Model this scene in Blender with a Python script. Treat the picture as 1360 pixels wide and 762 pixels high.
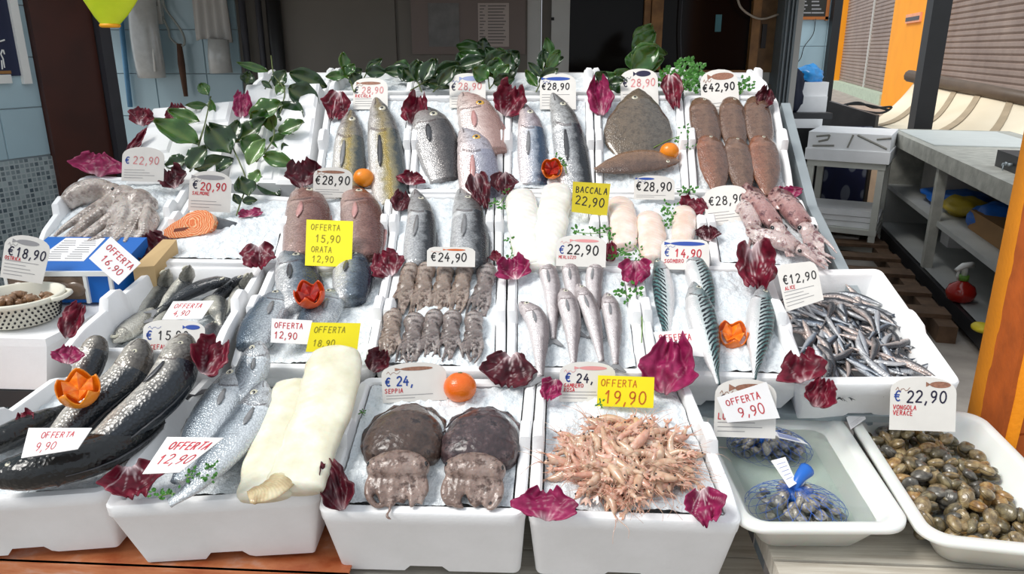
import bpy, math, random
from mathutils import Vector, Matrix, noise, Euler

scene = bpy.context.scene
for o in list(bpy.data.objects):
    bpy.data.objects.remove(o)
COL = scene.collection
R = math.radians
V = Vector

# ---------------------------------------------------------------- camera
IMG_W, IMG_H, FOC = 1360.0, 762.0, 1000.0
PITCH, YAW = R(17.5), R(3.5)
CAM = V((0.0, 0.0, 1.6))
cam_data = bpy.data.cameras.new('camera')
cam_data.sensor_width = 36.0
cam_data.lens = 36.0 * FOC / IMG_W
cam_data.clip_start = 0.02
cam_data.clip_end = 200.0
cam = bpy.data.objects.new('camera', cam_data)
COL.objects.link(cam)
cam.location = CAM
cam.rotation_euler = (math.pi / 2 - PITCH, 0.0, YAW)
scene.camera = cam
CAMROT = Euler((math.pi / 2 - PITCH, 0.0, YAW)).to_matrix()
CAMFWD = CAMROT @ V((0, 0, -1))

# ---------------------------------------------------------------- world, sun, exposure
world = bpy.data.worlds.new('world')
scene.world = world
world.use_nodes = True
bg = world.node_tree.nodes['Background']
bg.inputs[0].default_value = (0.86, 0.93, 1.0, 1)
bg.inputs[1].default_value = 0.75
sun_data = bpy.data.lights.new('sun', 'SUN')
sun_data.energy = 2.5
sun_data.angle = R(24)
sun_data.color = (1.0, 0.97, 0.92)
sun = bpy.data.objects.new('sun', sun_data)
COL.objects.link(sun)
sun.rotation_euler = V((-0.58, -0.26, 0.77)).to_track_quat('Z', 'Y').to_euler()
vs = scene.view_settings
vs.view_transform = 'Standard'
vs.look = 'None'
vs.exposure = 0.17
vs.gamma = 1.0
vs.use_curve_mapping = False

# ---------------------------------------------------------------- geometry of the place
def ray(px, py):
    return (CAMROT @ V(((px - IMG_W / 2) / FOC, -(py - IMG_H / 2) / FOC, -1.0)))

def hit(px, py, p0, n):
    d = ray(px, py)
    return CAM + d * ((p0 - CAM).dot(n) / d.dot(n))

def depth_of(p):
    return (p - CAM).dot(CAMFWD)

class Slope:
    """an inclined tier of the display: origin on its front edge, tilt about X"""
    def __init__(self, y, z, tilt, length=1.0):
        t = R(tilt)
        self.o = V((0, y, z)); self.tilt = tilt; self.len = length
        self.n = V((0, -math.sin(t), math.cos(t)))
        self.d = V((0, math.cos(t), math.sin(t)))
    def at(self, px, py, w=0.0):
        return hit(px, py, self.o + self.n * w, self.n)
    def end(self):
        return self.o + self.d * self.len

R1 = Slope(1.200, 0.770, 19, 0.39)
e = R1.end(); R2 = Slope(e.y, e.z, 19, 0.43)
e = R2.end(); R3 = Slope(e.y, e.z, 19, 0.395)
e = R3.end(); R4 = Slope(e.y, e.z, 34, 0.50)
e = R4.end(); R5 = Slope(e.y + 0.02, e.z - 0.01, 12, 0.36)
RA = Slope(1.23, 0.78, 8, 0.5)
RG = Slope(1.62, 0.965, 9, 0.4)
TAB = Slope(1.1, 0.68, 0, 1)
TRAY = Slope(1.1, 0.77, 0, 1)
LEFTC = Slope(1.72, 0.90, 0, 1)

def vat(px, py, Y):
    return hit(px, py, V((0, Y, 0)), V((0, 1, 0)))

# ---------------------------------------------------------------- object helpers
def setp(o, label=None, cat=None, group=None, kind=None):
    if label: o['label'] = label
    if cat: o['category'] = cat
    if group: o['group'] = group
    if kind: o['kind'] = kind
    return o

def mesh(name, verts, faces, m, smooth=True, attrs=None, origin=None):
    me = bpy.data.meshes.new(name)
    if origin is not None:
        verts = [(v[0] - origin[0], v[1] - origin[1], v[2] - origin[2]) for v in verts]
    me.from_pydata([tuple(v) for v in verts], [], faces)
    if smooth:
        me.polygons.foreach_set('use_smooth', [True] * len(me.polygons))
    if attrs:
        for k, vals in attrs.items():
            a = me.attributes.new(k, 'FLOAT', 'POINT')
            a.data.foreach_set('value', vals)
    me.materials.append(m)
    me.update()
    return me

def link(name, data, parent=None, loc=None):
    o = bpy.data.objects.new(name, data)
    COL.objects.link(o)
    if parent is not None: o.parent = parent
    if loc is not None: o.location = loc
    return o

def obj(name, verts, faces, m, parent=None, origin=None, smooth=True, attrs=None):
    """one mesh object; vertices in world space; a child shares its root's origin"""
    if parent is not None:
        origin = parent['_o'] if '_o' in parent else (0, 0, 0)
        o = link(name, mesh(name, verts, faces, m, smooth, attrs, origin), parent)
        o['_o'] = list(origin)
    else:
        if origin is None:
            n = len(verts)
            origin = (sum(v[0] for v in verts) / n, sum(v[1] for v in verts) / n, min(v[2] for v in verts))
        o = link(name, mesh(name, verts, faces, m, smooth, attrs, origin), None, origin)
        o['_o'] = list(origin)
    return o

def thing(name, origin, label, cat, group=None, kind=None):
    o = link(name, None, None, origin)
    o.empty_display_size = 0.05
    o['_o'] = [origin[0], origin[1], origin[2]]
    return setp(o, label, cat, group, kind)

def clone(root, mat4, label=None, group=None):
    r = root.copy(); COL.objects.link(r); r.matrix_world = mat4
    if label: r['label'] = label
    if group: r['group'] = group
    for ch in list(root.children):
        c = ch.copy(); COL.objects.link(c); c.parent = r
        for g in list(ch.children):
            d = g.copy(); COL.objects.link(d); d.parent = c
    return r

class MB:
    def __init__(s): s.v = []; s.f = []
    def add(s, v, f):
        n = len(s.v); s.v += list(v); s.f += [tuple(i + n for i in q) for q in f]; return s
    def box(s, c, size, rot=None):
        hx, hy, hz = size[0] / 2, size[1] / 2, size[2] / 2
        pts = [V((x, y, z)) for x in (-hx, hx) for y in (-hy, hy) for z in (-hz, hz)]
        if rot is not None: pts = [rot @ p for p in pts]
        c = V(c)
        return s.add([c + p for p in pts], [(0, 1, 3, 2), (4, 6, 7, 5), (0, 4, 5, 1), (2, 3, 7, 6), (0, 2, 6, 4), (1, 5, 7, 3)])
    def hexa(s, lo, hi):
        """prism between two quads (same winding)"""
        n = len(lo)
        f = [tuple(range(n - 1, -1, -1)), tuple(range(n, 2 * n))]
        f += [(i, (i + 1) % n, n + (i + 1) % n, n + i) for i in range(n)]
        return s.add(list(lo) + list(hi), f)
    def tube(s, pts, rad, n=8, cap=True, flat=1.0, up=None):
        pts = [V(p) for p in pts]
        if not isinstance(rad, (list, tuple)): rad = [rad] * len(pts)
        vs_, fs = [], []
        prev = None
        for i, p in enumerate(pts):
            t = (pts[min(i + 1, len(pts) - 1)] - pts[max(i - 1, 0)])
            if t.length < 1e-9: t = V((0, 0, 1))
            t.normalize()
            if prev is None:
                a = up if up is not None else (V((0, 0, 1)) if abs(t.z) < 0.9 else V((1, 0, 0)))
                prev = a
            b = t.cross(prev)
            if b.length < 1e-6: b = t.cross(V((1, 0.3, 0.2)))
            b.normalize(); a = b.cross(t).normalized(); prev = a
            for k in range(n):
                an = 2 * math.pi * k / n
                vs_.append(p + (b * math.cos(an) + a * math.sin(an) * flat) * rad[i])
        for i in range(len(pts) - 1):
            for k in range(n):
                k2 = (k + 1) % n
                fs.append((i * n + k, i * n + k2, (i + 1) * n + k2, (i + 1) * n + k))
        if cap:
            fs.append(tuple(range(n - 1, -1, -1)))
            m_ = (len(pts) - 1) * n
            fs.append(tuple(m_ + k for k in range(n)))
        return s.add(vs_, fs)
    def ball(s, c, r, nu=12, nv=8, rot=None):
        if not isinstance(r, (list, tuple)): r = (r, r, r)
        c = V(c); vs_ = []; fs = []
        for j in range(nv + 1):
            th = math.pi * j / nv
            for i in range(nu):
                ph = 2 * math.pi * i / nu
                p = V((r[0] * math.sin(th) * math.cos(ph), r[1] * math.sin(th) * math.sin(ph), r[2] * math.cos(th)))
                if rot is not None: p = rot @ p
                vs_.append(c + p)
        for j in range(nv):
            for i in range(nu):
                i2 = (i + 1) % nu
                fs.append((j * nu + i, (j + 1) * nu + i, (j + 1) * nu + i2, j * nu + i2))
        return s.add(vs_, fs)
    def lathe(s, prof, c=(0, 0, 0), n=24):
        c = V(c); vs_ = []; fs = []
        for (r, z) in prof:
            for k in range(n):
                a = 2 * math.pi * k / n
                vs_.append(c + V((r * math.cos(a), r * math.sin(a), z)))
        for i in range(len(prof) - 1):
            for k in range(n):
                k2 = (k + 1) % n
                fs.append((i * n + k, i * n + k2, (i + 1) * n + k2, (i + 1) * n + k))
        return s.add(vs_, fs)
    def obj(s, name, m, parent=None, smooth=False, origin=None, attrs=None):
        return obj(name, s.v, s.f, m, parent, origin, smooth, attrs)

def remesh(mb, voxel, smooth_it=4):
    me = bpy.data.meshes.new('tmp'); me.from_pydata([tuple(v) for v in mb.v], [], mb.f)
    o = bpy.data.objects.new('tmp', me); COL.objects.link(o)
    m = o.modifiers.new('r', 'REMESH'); m.mode = 'VOXEL'; m.voxel_size = voxel
    sm = o.modifiers.new('s', 'SMOOTH'); sm.iterations = smooth_it; sm.factor = 0.5
    dg = bpy.context.evaluated_depsgraph_get()
    ev = o.evaluated_get(dg)
    em = ev.to_mesh()
    vs_ = [v.co.copy() for v in em.vertices]; fs = [tuple(p.vertices) for p in em.polygons]
    ev.to_mesh_clear()
    bpy.data.objects.remove(o); bpy.data.meshes.remove(me)
    r = MB(); r.v = vs_; r.f = fs
    return r

def lerp(a, b, t): return a + (b - a) * t
def interp(k, x):
    if x <= k[0][0]: return k[0][1]
    for (x0, y0), (x1, y1) in zip(k, k[1:]):
        if x <= x1:
            t = (x - x0) / (x1 - x0); t = t * t * (3 - 2 * t) * 0.5 + t * 0.5
            return y0 + (y1 - y0) * t
    return k[-1][1]
def catmull(P, n):
    if len(P) == 2: return [P[0].lerp(P[1], i / (n - 1)) for i in range(n)]
    Q = [P[0] * 2 - P[1]] + list(P) + [P[-1] * 2 - P[-2]]
    out = []
    for i in range(n):
        x = i / (n - 1) * (len(P) - 1); k = min(int(x), len(P) - 2); t = x - k
        a, b, c, d = Q[k], Q[k + 1], Q[k + 2], Q[k + 3]
        out.append(0.5 * (2 * b + (c - a) * t + (2 * a - 5 * b + 4 * c - d) * t * t + (3 * b - a - 3 * c + d) * t ** 3))
    return out

def evenly(P, n):
    D = catmull(P, 160); acc = [0.0]
    for a, b in zip(D, D[1:]): acc.append(acc[-1] + (b - a).length)
    out = []; k = 0
    for i in range(n):
        s = acc[-1] * i / (n - 1)
        while k < 158 and acc[k + 1] < s: k += 1
        out.append(D[k].lerp(D[k + 1], (s - acc[k]) / max(1e-9, acc[k + 1] - acc[k])))
    return out

# ---------------------------------------------------------------- materials
def srgb(*c):
    if len(c) == 1: c = c[0]
    return tuple(((x / 255) / 12.92 if x / 255 <= 0.04045 else ((x / 255 + 0.055) / 1.055) ** 2.4) for x in c) + (1.0,)

class NT:
    def __init__(s, name):
        s.m = bpy.data.materials.new(name); s.m.use_nodes = True
        s.t = s.m.node_tree; s.b = s.t.nodes['Principled BSDF']
    def n(s, typ, **kw):
        nd = s.t.nodes.new(typ)
        for k, v in kw.items():
            if k.startswith('i_'): nd.inputs[int(k[2:])].default_value = v
            else: setattr(nd, k, v)
        return nd
    def l(s, a, b): s.t.links.new(a, b)
    def attr(s, name): return s.n('ShaderNodeAttribute', attribute_name=name).outputs['Fac']
    def coord(s, which='Object'): return s.n('ShaderNodeTexCoord').outputs[which]
    def math(s, op, a, b=None, c=None):
        nd = s.n('ShaderNodeMath', operation=op)
        for i, x in enumerate((a, b, c)):
            if x is None: continue
            if isinstance(x, (int, float)): nd.inputs[i].default_value = x
            else: s.l(x, nd.inputs[i])
        return nd.outputs[0]
    def ramp(s, fac, stops, mode='LINEAR'):
        nd = s.n('ShaderNodeValToRGB'); cr = nd.color_ramp; cr.interpolation = mode
        while len(cr.elements) < len(stops): cr.elements.new(0.5)
        for el, (p, c) in zip(cr.elements, stops):
            el.position = p; el.color = c
        s.l(fac, nd.inputs[0]); return nd.outputs[0]
    def noise(s, scale, detail=3, vec=None, rough=0.5):
        nd = s.n('ShaderNodeTexNoise'); nd.inputs['Scale'].default_value = scale; nd.inputs['Detail'].default_value = detail
        nd.inputs['Roughness'].default_value = rough
        s.l(vec if vec is not None else s.coord(), nd.inputs['Vector']); return nd.outputs['Fac']
    def voro(s, scale, vec=None, feature='F1', out='Distance'):
        nd = s.n('ShaderNodeTexVoronoi', feature=feature); nd.inputs['Scale'].default_value = scale
        s.l(vec if vec is not None else s.coord(), nd.inputs['Vector']); return nd.outputs[out]
    def mix(s, fac, a, b, mode='MIX'):
        nd = s.n('ShaderNodeMix', data_type='RGBA', blend_type=mode)
        for i, x in ((0, fac), (6, a), (7, b)):
            if isinstance(x, (int, float)): nd.inputs[i].default_value = x
            elif isinstance(x, tuple): nd.inputs[i].default_value = x
            else: s.l(x, nd.inputs[i])
        return nd.outputs[2]
    def set(s, **kw):
        names = dict(col='Base Color', rough='Roughness', metal='Metallic', spec='Specular IOR Level', coat='Coat Weight', coatr='Coat Roughness',
                     sub='Subsurface Weight', subs='Subsurface Scale', trans='Transmission Weight', ior='IOR', alpha='Alpha', emit='Emission Color', es='Emission Strength', sheen='Sheen Weight')
        for k, v in kw.items():
            i = s.b.inputs[names[k]]
            if isinstance(v, (int, float, tuple)): i.default_value = v
            else: s.l(v, i)
        return s
    def bump(s, h, strength=0.3, dist=0.01, prev=None):
        nd = s.n('ShaderNodeBump'); nd.inputs['Strength'].default_value = strength; nd.inputs['Distance'].default_value = dist
        s.l(h, nd.inputs['Height'])
        if prev is not None: s.l(prev, nd.inputs['Normal'])
        s.l(nd.outputs[0], s.b.inputs['Normal']); return nd.outputs[0]

def plain(name, c, rough=0.5, var=0.12, scale=8, metal=0.0, coat=0.0, bump=0.0, bscale=60, sub=0.0, spec=0.5):
    t = NT(name)
    c1 = tuple(x * (1 - var) for x in c[:3]) + (1,); c2 = tuple(min(1, x * (1 + var)) for x in c[:3]) + (1,)
    t.set(col=t.ramp(t.noise(scale, 4), [(0.3, c1), (0.7, c2)]), rough=rough, metal=metal, coat=coat, spec=spec)
    if sub: t.set(sub=sub, subs=0.02)
    if bump: t.bump(t.noise(bscale, 3), bump, 0.005)
    return t.m

def polystyrene():
    t = NT('polystyrene')
    co = t.coord()
    cells = t.voro(160, co)
    t.set(col=t.ramp(t.noise(7, 5, co, 0.6), [(0.25, srgb(236, 236, 236)), (0.6, srgb(245, 245, 246)), (0.8, srgb(249, 249, 249))]), rough=0.55, spec=0.35)
    t.bump(cells, 0.12, 0.002, )
    return t.m

def ice_mat():
    t = NT('crushed_ice')
    co = t.coord()
    n1 = t.noise(30, 5, co, 0.65)
    v = t.voro(95, co); v2 = t.voro(260, co)
    h = t.math('ADD', t.math('MULTIPLY', v, 0.7), t.math('ADD', t.math('MULTIPLY', v2, 0.35), n1))
    t.set(col=t.ramp(n1, [(0.3, srgb(214, 222, 227)), (0.55, srgb(232, 237, 240)), (0.75, srgb(245, 247, 249))]), rough=0.3, spec=0.5)  # bluish grey shade tone is mixed into the ice colour
    t.bump(h, 0.5, 0.007)
    return t.m

M_FOAM = polystyrene()
M_ICE = ice_mat()
M_WHITE = plain('white_plastic', srgb(236, 236, 232), 0.35, 0.03)
M_PLATE = plain('tag_plate', srgb(226, 222, 216), 0.4, 0.04, 20)
M_PAPER = plain('white_paper', srgb(240, 238, 238), 0.6, 0.03, 20)
M_YELLOW = plain('yellow_card', srgb(243, 226, 12), 0.5, 0.04, 14)
M_YELLOW2 = plain('mustard_card', srgb(205, 186, 20), 0.5, 0.05, 14)
M_RED = plain('red_marker', srgb(205, 60, 70), 0.6, 0.1)
M_PINK = plain('faded_red_marker', srgb(222, 150, 150), 0.6, 0.1)
M_NAVY = plain('navy_marker', srgb(35, 32, 62), 0.6, 0.1)
M_BLACK = plain('black_marker', srgb(28, 26, 30), 0.6, 0.1)
M_BLUE = plain('blue_ink', srgb(40, 75, 160), 0.6, 0.1)
M_FADE = plain('faded_blue_ink', srgb(150, 160, 200), 0.6, 0.1)
M_GREY = plain('grey_print', srgb(150, 148, 150), 0.6, 0.1)
M_BROWNINK = plain('brown_print', srgb(150, 105, 85), 0.6, 0.25, 200)
M_OLIVE = plain('olive_ink', srgb(150, 140, 20), 0.6, 0.1)
M_ORANGEINK = plain('orange_red_marker', srgb(205, 95, 25), 0.6, 0.1)
# ================================================================ the setting
M_GROUND = plain('street_paving', srgb(158, 150, 142), 0.85, 0.25, 5, bump=0.3)  # paving colour lightened to bounce light up onto the crate fronts
M_TILE = plain('pale_blue_tile', srgb(172, 198, 208), 0.28, 0.05, 3, coat=0.2)
M_GROUT = plain('grout', srgb(150, 160, 165), 0.8, 0.1)
M_DOOR = plain('dark_brown_wood', srgb(66, 26, 14), 0.45, 0.25, 5)
M_DARKFRAME = plain('dark_frame', srgb(58, 58, 64), 0.5, 0.15)
M_PANEL = plain('grey_wall_panel', srgb(116, 110, 102), 0.6, 0.05, 4)
M_PANEL2 = plain('beige_board', srgb(126, 112, 106), 0.6, 0.05, 4)
M_JAMB = plain('off_white_paint', srgb(200, 200, 196), 0.5, 0.05, 4)
M_WOOD = plain('varnished_wood', srgb(150, 106, 56), 0.45, 0.3, 18)
M_METAL = plain('grey_metal', srgb(150, 160, 165), 0.42, 0.12, 9, metal=0.35)
M_STEELDARK = plain('dark_metal', srgb(52, 52, 54), 0.4, 0.2, 6, metal=0.3)
M_BLACKPOST = plain('black_paint', srgb(26, 26, 28), 0.4, 0.2, 6)
M_ORANGE = plain('orange_plaster', srgb(245, 150, 12), 0.75, 0.07, 6, bump=0.25, bscale=80)

def quad_prism(name, c4, depthvec, m, parent=None, smooth=False):
    mb = MB(); c4 = [V(c) for c in c4]; d = V(depthvec)
    mb.hexa([c + d for c in c4], c4)
    return mb.obj(name, m, parent, smooth)

def boxpx(x0, y0, x1, y1, Y, th):
    """axis-aligned box whose front face spans the given picture extents at distance Y"""
    xm, ym = (x0 + x1) / 2, (y0 + y1) / 2
    a, b = vat(x0, ym, Y), vat(x1, ym, Y)
    c, d = vat(xm, y0, Y), vat(xm, y1, Y)
    return a.x, b.x, d.z, c.z, Y, Y + th

def addbox(mb, X0, X1, Z0, Z1, Y0, Y1):
    return mb.box(((X0 + X1) / 2, (Y0 + Y1) / 2, (Z0 + Z1) / 2), (abs(X1 - X0), abs(Y1 - Y0), abs(Z1 - Z0)))

def pbox(name, x0, y0, x1, y1, Y, th, m, parent=None):
    mb = MB(); addbox(mb, *boxpx(x0, y0, x1, y1, Y, th)); return mb.obj(name, m, parent)

def struct(o, label=None, cat=None):
    o['kind'] = 'structure'
    if label: o['label'] = label
    if cat: o['category'] = cat
    return o

# floor
mb = MB(); mb.box((4, 14, -0.02), (60, 50, 0.04))
struct(mb.obj('floor', M_GROUND), 'lightened grey paving of the market street under the stalls', 'ground')

# --- tiled wall pieces: core in grout colour, each tile a child
def tiled_wall(name, p0, p1, z0, z1, th, tw, tz, label, zoff=0.0, start=0.0, zmin_tiles=None):
    """vertical wall from p0 to p1 (XY), facing the viewer"""
    p0, p1 = V((p0[0], p0[1], 0)), V((p1[0], p1[1], 0))
    d = (p1 - p0); L = d.length; d.normalize()
    nrm = V((d.y, -d.x, 0))          # towards the viewer
    c = (p0 + p1) / 2 - nrm * (th / 2)
    rot = Matrix.Rotation(math.atan2(d.y, d.x), 3, 'Z')
    mb = MB(); mb.box((c.x, c.y, (z0 + z1) / 2), (L, th, z1 - z0), rot)
    w = struct(mb.obj(name, M_GROUT), label, 'wall')
    shared = {}
    z = z0 + zoff
    gap = 0.003
    while z < z1 - 0.02:
        x = start
        zt = min(z + tz, z1)
        while x < L - 0.02:
            xa, xb = max(x, 0), min(x + tw, L)
            if (zmin_tiles is None or z >= zmin_tiles - 1e-4) and xb - xa > 0.02 and z >= z0 - 1e-6:
                key = (round(xb - xa, 3), round(zt - z, 3))
                if key not in shared:
                    t = MB(); hx, hz = (xb - xa) / 2 - gap / 2, (zt - z) / 2 - gap / 2
                    bv = 0.002
                    t.hexa([rot @ V(q) for q in ((-hx, 0, -hz), (hx, 0, -hz), (hx, 0, hz), (-hx, 0, hz))],
                           [rot @ V(q) for q in ((-hx + bv, -0.006, -hz + bv), (hx - bv, -0.006, -hz + bv), (hx - bv, -0.006, hz - bv), (-hx + bv, -0.006, hz - bv))])
                    shared[key] = mesh('tile', t.v, t.f, M_TILE, False)
                o = link('tile', shared[key], w)
                pos = p0 + d * ((xa + xb) / 2)
                o.location = (pos.x - w.location.x, pos.y - w.location.y, (z + zt) / 2 - w.location.z)
            x += tw
        z += tz
    return w, p0, d, nrm, rot

# left oblique wall carrying the tiles, the notice and the brown door
pA = vat(-70, 200, 2.75); pB = vat(66, 200, 3.13)
pA = pB + (pA - pB) * 1.0 + (V((pA.x - pB.x, pA.y - pB.y, 0))).normalized() * 1.36
WL, wl0, wld, wln, wlrot = tiled_wall('wall_left', (pA.x, pA.y), (pB.x, pB.y), 0, 2.7, 0.12, 0.34, 0.20, 'pale blue tiled wall at the far left with a mosaic band below',
                                      zoff=1.17, start=-0.12, zmin_tiles=1.17)
# mosaic band: small squares set on the lower wall
mos = NT('mosaic')
co = mos.coord('Object')
br = mos.n('ShaderNodeTexBrick'); mos.l(mos.n('ShaderNodeMapping').outputs[0], br.inputs['Vector'])
mp = [n for n in mos.t.nodes if n.type == 'MAPPING'][0]; mos.l(co, mp.inputs[0]); mp.inputs['Rotation'].default_value = (R(90), 0, 0)
br.offset = 0.0; br.inputs['Scale'].default_value = 1.0; br.inputs['Brick Width'].default_value = 0.021; br.inputs['Row Height'].default_value = 0.021; br.inputs['Mortar Size'].default_value = 0.003
br.inputs['Color1'].default_value = srgb(70, 86, 96); br.inputs['Color2'].default_value = srgb(168, 182, 184); br.inputs['Mortar'].default_value = srgb(176, 186, 188)
mos.set(col=br.outputs[0], rough=0.3)
mid = (V((pA.x, pA.y, 0)) + V((pB.x, pB.y, 0))) / 2 + wln * 0.004
mb = MB(); mb.box((0, 0, 0), ((pB - pA).length, 0.008, 1.165)); mm = mesh('mosaic_band', mb.v, mb.f, mos.m, False)
o = link('mosaic_band', mm, WL); o.rotation_euler = (0, 0, math.atan2(wld.y, wld.x)); o.location = (mid.x - WL.location.x, mid.y - WL.location.y, 0.5825 - WL.location.z)
o['label'] = 'band of small grey and white mosaic squares'

def wallpt(px, py, off=0.0):
    return hit(px, py, V((pA.x, pA.y, 0)) + wln * off, wln)

def wall_rect(name, x0, y0, x1, y1, off, th, m, parent=None):
    a = wallpt((x0 + x1) / 2, y1, off); b = wallpt((x0 + x1) / 2, y0, off)
    l = wallpt(x0, (y0 + y1) / 2, off); r = wallpt(x1, (y0 + y1) / 2, off)
    f = [V((l.x, l.y, a.z)), V((r.x, r.y, a.z)), V((r.x, r.y, b.z)), V((l.x, l.y, b.z))]
    mb = MB(); mb.hexa([q - wln * th for q in f], f); return mb.obj(name, m, parent)

# framed notice on the left wall
M_NOTICE = plain('navy_print', srgb(26, 34, 66), 0.4, 0.2, 6)
o0 = wallpt(0, 112, 0.0)
t = thing('picture_frame', o0, 'white framed dark blue notice at the top left edge of the tiled wall', 'picture')
wall_rect('print', -60, -60, 16, 102, 0.012, 0.008, M_NOTICE, t)
wall_rect('frame', -66, -70, -58, 112, 0.025, 0.022, M_WHITE, t)
wall_rect('frame', 16, -70, 27, 112, 0.025, 0.022, M_WHITE, t)
wall_rect('frame', -58, 100, 16, 112, 0.024, 0.021, M_WHITE, t)
mb = MB()
for (a, b) in (((0, 55), (6, 53)), ((3, 66), (1, 72)), ((1, 72), (4, 78)), ((4, 78), (6, 90)), ((2, 80), (3, 92)), ((4, 66), (6, 72))):
    mb.tube([wallpt(*a, 0.0125), wallpt(*b, 0.0125)], 0.003, 5)
mb.obj('white_lettering', M_WHITE, t)
wall_rect('gold_line', -10, 94, 15, 98, 0.0125, 0.001, M_WOOD, t)

# brown door right of the tiles, dark frame post beside it
dA = vat(58, 150, 3.12); dB = vat(139, 150, 3.35)
dd = (V((dB.x - dA.x, dB.y - dA.y, 0))); dl = dd.length; dd.normalize(); dn = V((dd.y, -dd.x, 0))
rot = Matrix.Rotation(math.atan2(dd.y, dd.x), 3, 'Z')
c = V((dA.x, dA.y, 0)) + dd * dl / 2
t = thing('door_1', (c.x, c.y, 0), 'dark brown wooden door leaf beside the tiled wall at left', 'door', kind='structure')
mb = MB(); mb.box((c.x, c.y, 1.35), (dl - 0.01, 0.05, 2.7), rot); mb.obj('leaf', M_DOOR, t)
mb = MB(); q = V((dA.x, dA.y, 0)) + dd * (dl + 0.025); mb.box((q.x, q.y, 1.35), (0.05, 0.12, 2.7), rot); mb.obj('door_frame', M_DARKFRAME, t)
mb = MB(); q = c - dn * 0.03 + dd * 0.0; mb.box((q.x, q.y, 1.35), (dl - 0.12, 0.01, 2.5), rot); mb.obj('door_panel', M_DOOR, t)

YB = 4.3
# tiled wall behind, left part
a = vat(128, 60, YB); b = vat(318, 60, YB)
tiled_wall('wall_back', (a.x, YB), (b.x, YB), 0, 2.7, 0.12, 0.30, 0.235, 'pale blue tiled wall behind the stall at left', zoff=0.06, start=0.02)
# panelled wall behind, middle
x0 = vat(318, 60, YB).x; x1 = vat(700, 60, YB).x
mb = MB(); mb.box(((x0 + x1) / 2, YB + 0.06, 1.35), (x1 - x0, 0.12, 2.7))
wm = struct(mb.obj('wall_back', M_PANEL), 'grey panelled wall behind the stall in deep shade', 'wall')
pbox('panel', 380, -60, 528, 260, YB - 0.012, 0.012, M_PANEL, wm)
pbox('panel', 532, -60, 700, 260, YB - 0.012, 0.012, M_PANEL, wm)
# dark pipes on the wall at 310..378
for (xa, xb, m_) in ((322, 331, M_DARKFRAME), (344, 352, M_DARKFRAME), (358, 377, M_BLACKPOST)):
    mb = MB(); p = vat((xa + xb) / 2, 60, YB - 0.05); r_ = abs(vat(xb, 60, YB - 0.05).x - vat(xa, 60, YB - 0.05).x) / 2
    mb.tube([V((p.x, p.y, 0)), V((p.x, p.y, 2.7))], r_, 12)
    o = mb.obj('pipe', m_, None, True)
    setp(o, {322: 'thin dark pipe nearest the hanging apron on the back wall', 344: 'middle dark pipe on the back wall', 358: 'thick black pipe beside the grey panelled wall'}[xa], 'pipe', 'pipes on the back wall')
# boards with posters
t = thing('notice_board', vat(620, 73, YB - 0.03), 'beige notice board hung on the grey back wall', 'board')
pbox('board', 545, -70, 698, 72, YB - 0.03, 0.017, M_PANEL2, t)
o = pbox('poster', 569, 4, 610, 62, YB - 0.033, 0.002, plain('grey_poster', srgb(118, 116, 114), 0.6, 0.2, 14))
setp(o, 'dark grey poster pinned on the beige board', 'poster')
t = thing('printed_list', vat(655, 62, YB - 0.033), 'pale sheet of printed lines pinned on the beige board', 'poster')
pbox('sheet', 635, 4, 676, 62, YB - 0.033, 0.002, plain('pale_sheet', srgb(186, 172, 164), 0.6, 0.05), t)
mb = MB()
for i in range(13):
    for (xa, xb) in ((637, 645), (648, 672)):
        addbox(mb, *boxpx(xa, 7 + i * 4.1, xb - (i * 7) % 5, 8.6 + i * 4.1, YB - 0.034, 0.001))
mb.obj('printed_lines', plain('grey_text', srgb(120, 112, 108), 0.6, 0.1), t)

# white jamb, then window
mb = MB(); addbox(mb, vat(700, 60, YB).x, vat(718, 60, YB).x, 0, 2.7, YB, YB + 0.12)
struct(mb.obj('trim_1', M_JAMB), 'off-white jamb strip right of the panelled wall', 'trim')
mb = MB(); addbox(mb, vat(719, 60, YB).x, vat(732, 60, YB).x, 0, 2.7, YB + 0.03, YB + 0.12)
struct(mb.obj('trim_2', M_PANEL), 'grey recessed jamb strip beside the window', 'trim')
mb = MB(); addbox(mb, vat(732, 60, YB).x, vat(756, 60, YB).x, 0, 2.7, YB, YB + 0.12)
tr = struct(mb.obj('trim_3', M_JAMB), 'off-white jamb next to the dark window', 'trim')
pbox('latch', 732, 23, 736, 27, YB - 0.01, 0.01, M_BLACK, tr)

M_GLASSDARK = NT('dark_glass'); M_GLASSDARK.set(col=srgb(24, 20, 18), rough=0.1, spec=0.12); M_GLASSDARK = M_GLASSDARK.m
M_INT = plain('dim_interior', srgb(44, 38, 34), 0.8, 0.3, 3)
X = lambda px: vat(px, 60, YB).x
t = thing('window_1', V((X(880), YB, 0)), 'dark sliding window with brown wooden frames behind the back row', 'window', kind='structure')
zs = vat(880, 96, YB).z
def wbox(name, xa, xb, z0, z1, y0, y1, m_):
    mb = MB(); addbox(mb, X(xa), X(xb), z0, z1, YB + y0, YB + y1); return mb.obj(name, m_, t)
wbox('pane', 756, 856, zs, 2.7, 0.05, 0.06, M_GLASSDARK)
wbox('pane', 878, 996, zs, 2.7, 0.03, 0.04, M_GLASSDARK)
wbox('frame_stile', 854, 862, zs, 2.7, 0.0, 0.07, M_WOOD)
wbox('frame_stile', 863, 878, zs, 2.7, -0.02, 0.05, M_WOOD)
wbox('frame_stile', 995, 1006, zs, 2.7, -0.02, 0.05, M_WOOD)
wbox('frame_stile', 1008, 1030, zs, 2.7, 0.02, 0.09, plain('weathered_wood', srgb(128, 98, 62), 0.5, 0.3, 14))
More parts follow.
